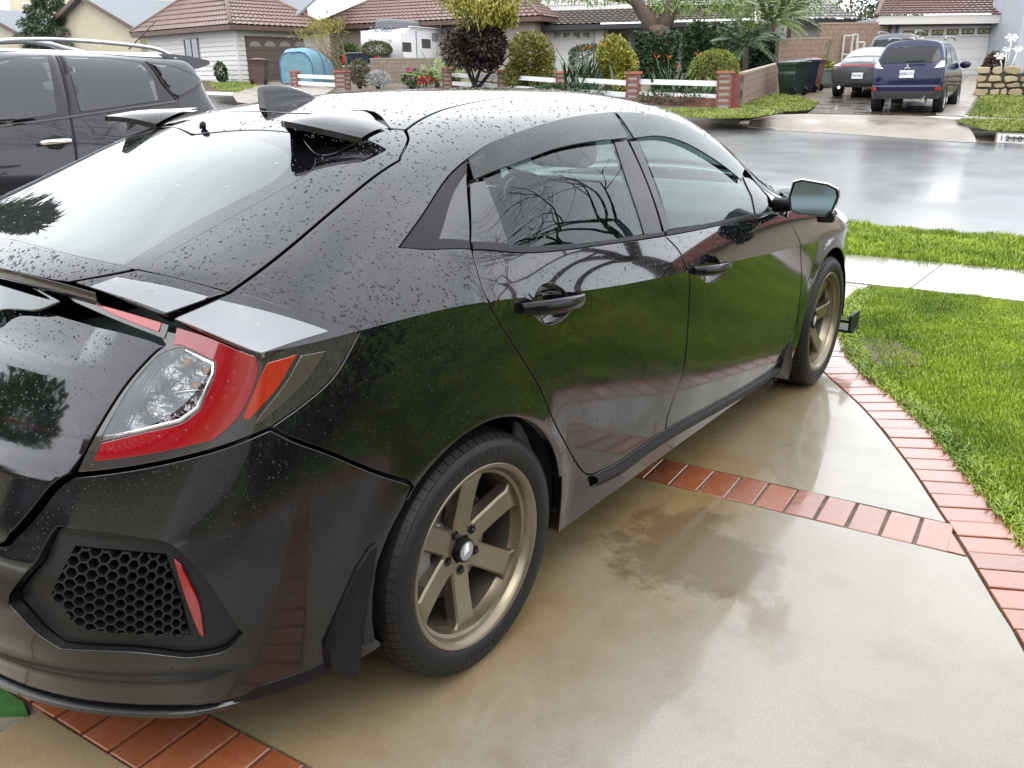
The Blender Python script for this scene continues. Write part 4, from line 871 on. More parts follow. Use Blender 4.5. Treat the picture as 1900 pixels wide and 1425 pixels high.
# --- tailgate, bumper
tg_edge = [(304,642,'L'),(277,664,'L'),(227,722,'L'),(168,818,'L'),(136,880,'L')]
tg_bot = [(136,880,'L'),(104,903,'L'),(66,952,'L'),(30,992,'L'),(0,1006,'L')]
tg_out = outline(run(('uv',-5,.97),('uv',-3.6,.965),('uv',-2.5,.962),(304,642,'L')), run(*tg_edge), run(*tg_bot, ('uv',-5,.50)), run(('uv',-5,.5),('uv',-5,.97)))
def tg_disp(U, P):
    z = P[:, 2]; d = .022*np.clip((.775-z)/.03, 0, 1)*np.clip(1-(P[:, 0]-.30)/.28, 0, 1)**.6
    d -= .018*np.clip((z-.93)/.03, 0, 1)*np.clip((.46-P[:, 0])/.08, 0, 1)
    return d
def centre_panel(name, out, m, disp=None, **k):
    o = panel(name, out, m, car, disp=disp, **k); c = bpy.data.objects.new(name, o.data); col.objects.link(c); c.parent = car; c.scale = (-1,1,1); return o
centre_panel('tailgate', tg_out, PAINT, tg_disp)
lw = outline(run(('uv',-5,.985),('uv',-4.,.984),(60,524,'L'),(112,560,'L')), run((112,560,'L'),(70,575,'L'),(0,576,'L'),('uv',-5,.885)), run(('uv',-5,.885),('uv',-5,.985)))
centre_panel('lower_hatch_glass', lw, REARGL, None, off=.004, gap=0, skirt=.003)
bot_edge = [('uv',-5,.035),('uv',-3,.035),('uv',-1,.035),('uv',0,.03),('uv',1.0,.03),('uv',1.42,.04)]
vent_o = outline(run((74,1040,'L'),(98,986,'L'),(114,980,'L')), run((114,980,'L'),(206,992,'L'),(295,1005,'L')), run((295,1005,'L'),(324,1018,'L'),(354,1044,'L')), run((354,1044,'L'),(391,1088,'L'),(450,1176,'L')), run((450,1176,'L'),(416,1208,'L'),(350,1220,'L')), run((350,1220,'L'),(239,1209,'L'),(112,1201,'L')), run((112,1201,'L'),(74,1172,'L'),(38,1132,'L')), run((38,1132,'L'),(24,1105,'L'),(74,1040,'L')), step=.015)
bp_out = outline(run(('uv',-5,.485),(0,1010,'L'),(34,994,'L'),(70,954,'L'),(108,905,'L'),(139,883,'L')), run((139,883,'L'),(320,856,'L'),(424,828,'L'),(502,797,'L')), run((502,797,'L'),(600,838,'L'),(700,879,'L'),(764,900,'L')), run((764,900,'L'),*[('yz', ARCH_R*math.cos(a), .325+ARCH_R*math.sin(a)) for a in np.linspace(R(136), R(186), 8)]), run(('yz',ARCH_R*math.cos(R(186)),.325+ARCH_R*math.sin(R(186))),('uv',1.42,.04)), run(*bot_edge[::-1]), run(('uv',-5,.035),('uv',-5,.485)))
def bp_disp(U, P):
    z, i = P[:, 2], U[:, 0]; w = np.clip((-.2-i)/1.0, 0, 1)
    d = .014*np.clip((.335-z)/.02, 0, 1)*np.clip((z-.22)/.02, 0, 1)*w                  # lower ledge
    d += .014*np.clip((.62-z)/.05, 0, 1)*np.clip((-2.6-i)/1.2, 0, 1)*np.clip((z-.30)/.1, 0, 1)
    return d
bpo = centre_panel('rear_bumper', bp_out, PAINT, bp_disp, holes=[vent_o], skirt=.03, res=.022)
grille_o = outline(run((129,1016,'L'),(220,1026,'L'),(303,1034,'L')), run((303,1034,'L'),(330,1115,'L'),(350,1189,'L')), run((350,1189,'L'),(192,1184,'L'),(136,1175,'L')), run((136,1175,'L'),(108,1145,'L'),(81,1110,'L')), run((81,1110,'L'),(129,1016,'L')), step=.012)
refl_o = outline(run((320,1040,'L'),(333,1050,'L')), run((333,1050,'L'),(366,1122,'L'),(377,1188,'L')), run((377,1188,'L'),(369,1182,'L')), run((369,1182,'L'),(342,1112,'L'),(320,1040,'L')), step=.01)
SATIN = mat('satin_black_insert', (.009,.0095,.011), .3, spec=.3, bump=.04, bscale=500)
centre_panel('vent_surround', vent_o, SATIN, lambda U, P: -.004-.016*np.clip(1-np.abs(P[:, 2]-.45)/.2, 0, 1)**.3, gap=.0025, holes=[grille_o], skirt=.03, res=.018)
centre_panel('vent_backing', grille_o, mat('vent_back', (.018,.019,.022), .35), None, off=-.045, gap=-.01, skirt=0)
centre_panel('bumper_reflector', refl_o, LENSR, None, off=-.008, gap=.003, skirt=.02)
# honeycomb: hexagonal cells in a real lattice of bars
def honeycomb():
    G = np.array(grille_o); x0, y0 = G.min(0); x1, y1 = G.max(0); mb = MB(); hx, hy = .050, .040
    memo = {}
    def P3(q, off):
        k = (round(q[0], 3), round(q[1], 3))
        if k not in memo: i, v = q[0]/SU, mv(q[1]); memo[k] = (body(i, v)[0], body_n(i, v)[0])
        return memo[k][0]+memo[k][1]*off
    rows = int((y1-y0)/(hy*.31))+3; seen = set()
    def bar(a, b):
        key = tuple(sorted(((round(a[0], 4), round(a[1], 4)), (round(b[0], 4), round(b[1], 4)))))
        if key in seen: return
        seen.add(key)
        tt = np.linspace(0, 1, 7); ok = inside_many([np.array(a)*(1-t)+np.array(b)*t for t in tt], grille_o); ts = list(tt[ok])
        if len(ts) < 2: return
        A, B = np.array(a)*(1-ts[0])+np.array(b)*ts[0], np.array(a)*(1-ts[-1])+np.array(b)*ts[-1]
        f0, f1 = P3(A, -.012), P3(B, -.012); g0, g1 = P3(A, -.042), P3(B, -.042); n = (f0-g0)/.03; d = f1-f0; s = np.cross(d, n); s /= max(np.linalg.norm(s), 1e-9); w = .0022
        mb.add([f0+s*w, f0-s*w, f1-s*w, f1+s*w, g0+s*w*1.6, g0-s*w*1.6, g1-s*w*1.6, g1+s*w*1.6], [(0,1,2,3),(0,3,7,4),(1,5,6,2),(0,4,5,1),(3,2,6,7)])
    for r in range(-1, rows):
        for c in range(-1, int((x1-x0)/hx)+3):
            s = hx*.5; cx = x0+c*2.9*s+(1.45*s if r % 2 else 0); cy = y0+r*hy*.31; k = [(cx-s,cy),(cx-s*.45,cy+hy*.31),(cx+s*.45,cy+hy*.31),(cx+s,cy),(cx+s*.45,cy-hy*.31),(cx-s*.45,cy-hy*.31)]
            for a, b in zip(k, k[1:]+k[:1]): bar(a, b)
    o = mb.build('honeycomb_grille', SATIN, car); c = bpy.data.objects.new('honeycomb_grille', o.data); col.objects.link(c); c.parent = car; c.scale = (-1,1,1)
honeycomb()
# lower lip below the bumper
def sweep(name, us, prof, m, both=True, taper=None):
    S = []
    for q in us:
        P, n = body(*q)[0], body_n(*q)[0]; h = np.array([n[0], n[1], 0]); h /= np.linalg.norm(h); k = 1. if taper is None else float(np.interp(q[0], taper, (1., .18))); S.append([P+h*(a if a < 0 else a*k)+np.array([0,0,b*(.4+.6*k)]) for a, b in prof])
    mb = MB(); mb.grid([r+[r[0]] for r in S]); mb.add(S[0], [tuple(range(len(prof)))]); mb.add(S[-1], [tuple(range(len(prof)))[::-1]]); o = mb.build(name, m, car, auto=35)
    if both: c = bpy.data.objects.new(name, o.data); col.objects.link(c); c.parent = car; c.scale = (-1,1,1)
sweep('rear_lip', [(a, .035) for a in np.linspace(-5, -.45, 26)], [(-.06,-.018),(.010,-.022),(.024,-.012),(.026,.0),(.012,.007),(-.06,.002)], PAINT, taper=(-1.5,-.5))
sweep('bumper_side_lip', [(a, .05) for a in np.linspace(-.72, 1.05, 14)], [(-.03,-.012),(.003,-.013),(.006,-.006),(.006,.020),(.002,.024),(-.03,.02)], TRIM)
sweep('diffuser', [(a, .02) for a in np.linspace(-5, -.4, 20)], [(-.30,-.01),(-.05,-.008),(-.05,.02),(-.30,.03)], DARK)
# mud flaps
def flap(pts, name='mud_flap', th=.012):
    Q = [at_x(a[:2], a[2]) for a in pts]; n = len(Q); mb = MB(); back = [q+np.array([-.03,.0,0]) for q in Q]
    mb.add(Q+back, [tuple(range(n)), tuple(range(n, 2*n))[::-1]]+[(k, n+k, n+(k+1) % n, (k+1) % n) for k in range(n)])
    o = mb.build(name, TRIM, car, bevel=.004); bm = bmesh.new(); bm.from_mesh(o.data); bmesh.ops.recalc_face_normals(bm, faces=bm.faces); bm.to_mesh(o.data); bm.free()
    c = bpy.data.objects.new(name, o.data); col.objects.link(c); c.parent = car; c.scale = (-1,1,1)
def fl_pts(pts): return [(a, b, float(surf_pt((a, b), 'L', .008)[0][0])) if x is None else (a, b, x) for a, b, x in pts]
flap(fl_pts([(703,1010,None),(690,1018,None),(664,1058,None),(638,1115,None),(624,1150,None),(617,1213,.848),(617,1246,.838),(662,1263,.835),(669,1253,.838),(676,1160,.862),(692,1070,.876)]))
flap([(1476,618,.878),(1466,640,.885),(1456,665,.885),(1446,692,.872),(1434,700,.865),(1462,705,.85),(1468,690,.86),(1474,650,.872)])
# front splitter end
mb = MB(); mb.box(.60,.905,3.16,3.30,.155,.168); mb.box(.885,.897,3.14,3.30,.168,.255); mb.box(.80,.89,3.19,3.21,.20,.215); mb.build('front_splitter', TRIM, car, bevel=.003)
for sx in (-1,): pass
# mirror
def mirror_part(sx):
    ms = Matrix.Diagonal((sx,1,1,1)); H = []
    C = np.array([.985, 2.02, 1.005])
    mb = MB(); ring = [(-.085,-.052),(-.095,.0),(-.082,.062),(-.05,.072),(.05,.058),(.09,.040),(.098,.012),(.082,-.045),(.055,-.07),(-.05,-.066)]
    ax = np.array([.965,.22,0]); ay = np.array([-.22,.965,0]); S = []
    for d, s, oz in ((-.02,1.,0),(.0,1.04,0),(.045,.98,0),(.09,.72,.004),(.115,.35,.008)):
        S.append([C+ax*a*s+ay*d+np.array([0,0,b*s+oz]) for a, b in ring])
    mb.grid([r+[r[0]] for r in S]); mb.add(S[-1], [tuple(range(10))])
    mb.v = [tuple(ms @ Vector(a)) for a in mb.v]; o = mb.build('wing_mirror', PAINT, car, auto=50)
    bm = bmesh.new(); bm.from_mesh(o.data); bmesh.ops.recalc_face_normals(bm, faces=bm.faces); bm.to_mesh(o.data); bm.free()
    g = MB(); g.add([tuple(ms @ Vector(C+ax*a*.9+ay*-.018+np.array([0,0,b*.9]))) for a, b in ring], [tuple(range(10)) if sx < 0 else tuple(range(10))[::-1]]); g.build('mirror_glass', mat('mirror_silver', (.10,.135,.145), .05, 1.), o)
    bz = MB(); r0 = [C+ax*a+ay*-.02+np.array([0,0,b]) for a, b in ring]; r1 = [C+ax*a*.9+ay*-.016+np.array([0,0,b*.9]) for a, b in ring]
    bz.grid([r0+[r0[0]], r1+[r1[0]]]); bz.v = [tuple(ms @ Vector(a)) for a in bz.v]; bz.build('bezel', TRIM, o)
    st = MB(); st.tube([tuple(ms @ Vector(q)) for q in ((.80,2.10,.955),(.87,2.10,.962),(.925,2.07,.968))], [.032,.028,.024], 8); st.build('mirror_arm', TRIM, o, smooth=True)
    cm = MB(); cm.box(.02,.088,.01,.075,-.098,-.058, ms @ frame(C, ax, ay, (0,0,1))); cm.build('camera_pod', TRIM, o, bevel=.01)
mirror_part(1); mirror_part(-1)
# --- wheels
def tyre_text(parent, txt, rad, ang, size, xo, m):
    n = len(txt); da = size*.72/rad
    for k, ch in enumerate(txt):
        if ch == ' ': continue
        a = ang-(k-(n-1)/2)*da
        M = frame((xo, rad*math.cos(a), rad*math.sin(a)), (0, math.sin(a), -math.cos(a)), (0, math.cos(a), math.sin(a)), (1,0,0))
        text_mesh('letter', ch, size, m, parent, M, .0012)
def make_wheel(phase):
    w = empty('wheel'); w.parent = car
    T = frame((0,0,0), (0,1,0), (0,0,1), (1,0,0))                     # lathe axis z -> outward x
    mb = MB(); RO = .3225
    mb.lathe([(.236,-.105),(.262,-.118),(.290,-.119),(.308,-.108),(.3185,-.088),(RO,-.05),(RO+.001,0),(RO,.05),(.3185,.088),(.308,.106),(.297,.1135),(.292,.1165),(.288,.1175),(.272,.1185),(.262,.1175),(.250,.114),(.2425,.1085),(.2415,.100),(.225,.09),(.225,-.1)], 96, T, closed=False)
    ty = mb.build('tyre', RUBBER, w, auto=50)
    # tread blocks: grooves as raised ribs with sipes at the shoulder
    gm = MB()
    for k in range(72):
        a = 2*math.pi*k/72; c, s = math.cos(a), math.sin(a); a2 = a+.076; c2, s2 = math.cos(a2), math.sin(a2)
        for x0, x1, r0, r1 in ((.052,.092,.3250,.3195),(.092,.108,.3195,.3098),(-.04,.045,.3255,.3255)):
            gm.add([(x0, r0*c, r0*s),(x1, r1*c, r1*s),(x1, r1*c2, r1*s2),(x0, r0*c2, r0*s2),(x0, (r0-.008)*c, (r0-.008)*s),(x1, (r1-.008)*c, (r1-.008)*s),(x1, (r1-.008)*c2, (r1-.008)*s2),(x0, (r0-.008)*c2, (r0-.008)*s2)], [(0,1,2,3),(0,4,5,1),(2,6,7,3),(1,5,6,2),(0,3,7,4)])
    gm.build('tread', RUBBER, ty)
    tm = mat('tyre_lettering', (.016,.016,.016), .4, spec=.3)
    tyre_text(ty, 'Continental', .2755, R(97), .030, .1185, tm)
    tyre_text(ty, 'Continental', .2755, R(-83), .030, .1185, tm)
    mb = MB(); mb.lathe([(.236,-.10),(.225,-.085),(.205,-.07),(.205,.045),(.212,.060),(.214,.078),(.223,.083),(.226,.098),(.2365,.1035),(.2445,.108),(.2455,.1105),(.243,.1125),(.236,.111),(.231,.1075),(.226,.1015),(.2215,.0865),(.2125,.082),(.2095,.064),(.204,.05)], 96, T, closed=False)
    rim = mb.build('rim', BRONZE, w, auto=40)
    MB().lathe([(.2035,.05),(.200,.03),(.200,-.085)], 72, T, closed=False).build('barrel', mat('shaded_barrel', (.055,.046,.034), .5, .5), rim, smooth=True)  # bronze darkened in its colour to stand in for shadow inside the wheel
    for k in range(6):
        a = phase+k*math.pi/3; M = Matrix.Rotation(a, 4, 'X'); S = []
        for r, hw, x, th in ((.035,.030,.046,.038),(.060,.0335,.0475,.038),(.085,.033,.050,.038),(.125,.0325,.057,.038),(.165,.034,.0655,.038),(.190,.034,.072,.038),(.205,.044,.0735,.038),(.2105,.052,.071,.036)):
            S.append([(x-.005,r,-hw),(x,r,-hw+.0055),(x,r,hw-.0055),(x-.005,r,hw),(x-th,r,hw*1.02),(x-th,r,-hw*1.02)])
        mb = MB(); mb.grid([q+[q[0]] for q in S]); mb.add(S[0], [tuple(range(6))]); mb.v = [tuple(M @ Vector(q)) for q in mb.v]
        o = mb.build('spoke', BRONZE, rim); bm = bmesh.new(); bm.from_mesh(o.data); bmesh.ops.recalc_face_normals(bm, faces=bm.faces); bm.to_mesh(o.data); bm.free(); sharp(o, 32)
    mb = MB(); mb.lathe([(.0,.028),(.034,.0285),(.036,.040),(.050,.0455),(.067,.048),(.072,.0455),(.074,.038),(.074,.012),(.0,.012)], 48, T); mb.build('hub_face', BRONZE, rim, auto=35)
    for k in range(5):
        a = phase+.35+k*2*math.pi/5; cy, cz = .0575*math.cos(a), .0575*math.sin(a)
        mb = MB(); mb.lathe([(.0125,.0472),(.0135,.0492),(.0115,.0495),(.0105,.0475),(.0,.0475)], 16, Matrix.Translation((0,cy,cz)) @ T); mb.build('lug_hole', DARK, rim, smooth=True)
        mb = MB(); mb.lathe([(.0085,.0475),(.0085,.054),(.0065,.0575),(.0,.058)], 6, Matrix.Translation((0,cy,cz)) @ T); mb.build('lug_nut', mat('black_nut', (.02,.02,.02), .25, .6), rim)
    mb = MB(); mb.lathe([(.0325,.03),(.0325,.058),(.0305,.063),(.028,.064),(.0,.064)], 36, T); cap = mb.build('centre_cap', TRIM, rim, auto=35)
    mb = MB(); mb.lathe([(.0255,.0642),(.0255,.0648),(.0,.0648)], 32, T); mb.build('cap_badge', mat('badge_grey', (.30,.31,.33), .3, .6), cap)
    mb = MB(); mb.prism([(-.004,-.004),(.006,-.004),(.015,.013),(.012,.019),(.0,.019)], .0650, .0656, T @ Matrix.Rotation(.4, 4, 'Z')); mb.prism([(-.013,-.004),(-.006,-.004),(-.0025,.019),(-.0035,.019)], .0650, .0656, T @ Matrix.Rotation(.4, 4, 'Z')); mb.build('cap_emblem', mat('badge_white', (.85,.86,.88), .2, .3), cap)
    mb = MB(); mb.lathe([(.06,-.01),(.060,.012),(.072,.016),(.075,.002),(.150,.0),(.152,-.012),(.06,-.02)], 48, T, closed=False); mb.build('brake_disc', STEEL, w, auto=35)
    mb = MB()
    for a in np.linspace(R(150), R(205), 8): pass
    cal = [(r*math.cos(a), r*math.sin(a)) for r, aa in ((.155, np.linspace(R(155), R(205), 7)), (.095, np.linspace(R(205), R(155), 7))) for a in aa]
    mb.prism(cal, -.04, .026, T); mb.build('brake_caliper', mat('caliper', (.22,.22,.21), .45, .6), w, bevel=.004)
    mb = MB(); mb.lathe([(.0,-.09),(.2,-.09),(.2,-.088),(0,-.088)], 32, T); mb.build('wheel_back', DARK, w)
    return w
w0 = make_wheel(R(24)); w0.location = (.777, 0, .3225)
w1 = copy_tree(w0, car); w1.location = (.775, 2.70, .3225); w1.rotation_euler = (R(-19), 0, R(1.5))
w2 = copy_tree(w0, car); w2.location = (-.777, 0, .3225); w2.rotation_euler = (R(10), 0, R(180))
w3 = copy_tree(w0, car); w3.location = (-.775, 2.70, .3225); w3.rotation_euler = (R(30), 0, R(180))
# wheel wells, floor and cabin
for wy in (0, 2.7):
    for sx in (1, -1):
        mb = MB(); A = np.linspace(R(-8), R(188), 22); g = [[(sx*x, wy+rr*math.cos(a), .325+rr*math.sin(a)) for a in A] for x, rr in ((.872,.366),(.86,.385),(.55,.385))]
        mb.grid(g); mb.add(g[-1], [tuple(range(22))]); mb.build('wheel_well', DARK, car, smooth=True)
mb = MB(); mb.box(-.50,.50,-.70,-.40,.24,.32); mb.box(-.83,.83,.40,2.30,.2,.30); mb.box(-.53,.53,-.45,3.3,.22,.34); mb.build('underbody', DARK, car)
CLOTH = mat('dark_seat_cloth', (.10,.105,.11), .85, var=.2, vscale=60); DASH = mat('dash_plastic', (.22,.24,.24), .55)
def seat(x, y, w):
    mb = MB(); mb.box(x-w/2,x+w/2,y-.02,y+.48,.38,.60); s1 = mb.build('seat_cushion', CLOTH, car, bevel=.04)
    M = Matrix.Translation((x,y,.58)) @ Matrix.Rotation(R(14), 4, 'X'); mb = MB(); mb.box(-w/2,w/2,-.13,0,0,.58,M); mb.build('seat_back', CLOTH, car, bevel=.05)
    mb = MB(); mb.box(-.13,.13,-.10,0,.62,.80,M); h = mb.build('headrest', CLOTH, car, bevel=.04)
seat(.37,1.35,.5); seat(-.37,1.35,.5)
mb = MB(); mb.box(-.62,.62,.35,.85,.40,.58); mb.build('rear_bench', CLOTH, car, bevel=.04)
M = Matrix.Translation((0,.38,.56)) @ Matrix.Rotation(R(22), 4, 'X'); mb = MB(); mb.box(-.62,.62,-.12,0,0,.56,M); mb.build('rear_bench_back', CLOTH, car, bevel=.04)
for x in (-.4,0,.4):
    mb = MB(); mb.box(x-.12,x+.12,-.10,-.01,.57,.70,M); mb.build('rear_headrest', CLOTH, car, bevel=.03)
mb = MB(); prof = [(2.10,.60),(2.06,.78),(2.10,.90),(2.22,.965),(2.45,.985),(2.75,.96),(2.75,.6)]; mb.prism([(y, z) for y, z in prof], -.70, .70, frame((0,0,0),(0,1,0),(0,0,1),(1,0,0))); mb.build('dashboard', DASH, car, bevel=.02)
mb = MB(); M = Matrix.Translation((-.37,1.98,.88)) @ Matrix.Rotation(R(-65), 4, 'X'); mb.tube([tuple(M @ Vector((.18*math.cos(a), .18*math.sin(a), 0))) for a in np.linspace(0, 2*math.pi, 33)], .014, 8); mb.box(-.16,.16,-.02,.02,-.01,.01,M); mb.box(-.05,.05,-.05,.05,-.02,.03,M); mb.build('steering_wheel', TRIM, car, smooth=False)
mb = MB(); mb.box(-.66,.66,-.52,.30,.72,.735); mb.build('parcel_shelf', CLOTH, car)
mb = MB(); mb.box(-.74,.74,.45,2.3,.3,.325); mb.build('cabin_floor', CLOTH, car)
mb = MB(); mb.box(-.11,.11,1.98,2.02,1.22,1.28); mb.build('rear_view_mirror', TRIM, car, bevel=.01)
mb = MB(); g = []
for i in np.linspace(3.9, 8.3, 14):
    g.append([body([i],[v])[0]*np.array([s,1,1])-np.array([0,0,.03]) for s, v in [(-1, q) for q in np.linspace(1.66, 2, 7)]+[(1, q) for q in np.linspace(1.95, 1.66, 6)]])
mb.grid(g); mb.build('headliner', mat('headliner', (.6,.6,.58), .9), car, smooth=True)
for x0 in (.775,-.775):
    mb = MB(); mb.box(x0-.015,x0+.015,.3,2.2,.35,.93); mb.build('door_card', DASH, car, bevel=.01)

# rain drops standing on the paint: small water domes
DROP = mat('rain_drop', (.004,.004,.005), .02, spec=.35)
def rain(n, ilo, ihi, vlo, vhi, seed, rmin, rmax, parts=(), skip=(), name='rain_drops', dens=None):
    rs = np.random.default_rng(seed); i = rs.uniform(ilo, ihi, n); v = rs.uniform(vlo, vhi, n); W_ = np.stack([i*SU, np.where(v <= 1, v*SV1, SV1+(v-1)*SV2)], 1)
    keep = np.zeros(n, bool) if parts else np.ones(n, bool)
    for p in parts: keep |= inside_many(W_, inset(p, .008))
    for p in skip: keep &= ~inside_many(W_, p)
    i, v = i[keep], v[keep]; P = body(i, v); N = body_n(i, v); k = len(P); r = rmin+(rmax-rmin)*rs.uniform(0, 1, k)**3.2
    t1 = np.cross(N, np.array([0,0,1.])); t1 /= np.maximum(np.linalg.norm(t1, axis=1, keepdims=True), 1e-6); t2 = np.cross(N, t1); el = rs.uniform(.95, 1.35, k)
    V = np.zeros((k, 13, 3)); ph = rs.uniform(0, 1, k)
    for j in range(6):
        a = 2*math.pi*j/6+ph; d = t1*np.cos(a)[:, None]+t2*(np.sin(a)*el)[:, None]; wob = rs.uniform(.85, 1.15, (k, 1)); V[:, j] = P+d*r[:, None]*wob-N*.0003; V[:, 6+j] = P+d*r[:, None]*.66*wob+N*r[:, None]*.26
    V[:, 12] = P+N*r[:, None]*.35; b = np.arange(k)[:, None]*13; F3 = []
    F = np.concatenate([b+np.array([[j, (j+1) % 6, 6+(j+1) % 6, 6+j]]) for j in range(6)]+[b+np.array([[6+j, 6+(j+1) % 6, 12, 12]]) for j in range(6)])
    VV = V.reshape(-1, 3); me = bpy.data.meshes.new(name); F4 = F[:6*k]; T3 = F[6*k:, :3]
    me.vertices.add(len(VV)); me.vertices.foreach_set('co', VV.astype(np.float32).ravel()); me.loops.add(F4.size+T3.size); me.loops.foreach_set('vertex_index', np.concatenate([F4.ravel(), T3.ravel()]).astype(np.int32)); me.polygons.add(len(F4)+len(T3)); me.polygons.foreach_set('loop_start', np.concatenate([np.arange(len(F4))*4, F4.size+np.arange(len(T3))*3]).astype(np.int32)); me.polygons.foreach_set('loop_total', np.concatenate([np.full(len(F4), 4), np.full(len(T3), 3)]).astype(np.int32)); me.update(calc_edges=True)
    bm = bmesh.new(); bm.from_mesh(me); bmesh.ops.recalc_face_normals(bm, faces=bm.faces); bm.to_mesh(me); bm.free()
    me.polygons.foreach_set('use_smooth', [True]*len(me.polygons)); me.materials.append(DROP); o = bpy.data.objects.new(name, me); col.objects.link(o); o.parent = car; o['kind'] = 'stuff'
visor_polys = []
rain(15000, 0, 9, 1.0, 2, 1, .0007, .0046, [q_out, fr_out, sh_out, sh2, roof_out, cs_out])
rain(6500, .9, 10, 1.0, 1.5, 2, .0007, .0032, [rd_out, fd_out, fe_out])
rain(6500, -5, 2.4, .05, 1, 3, .0006, .0026, [tg_out, bp_out, q_out], [vent_o])
rain(8000, 2.4, 10, .25, 1, 4, .0007, .0024, [rd_out, fd_out, q_out])
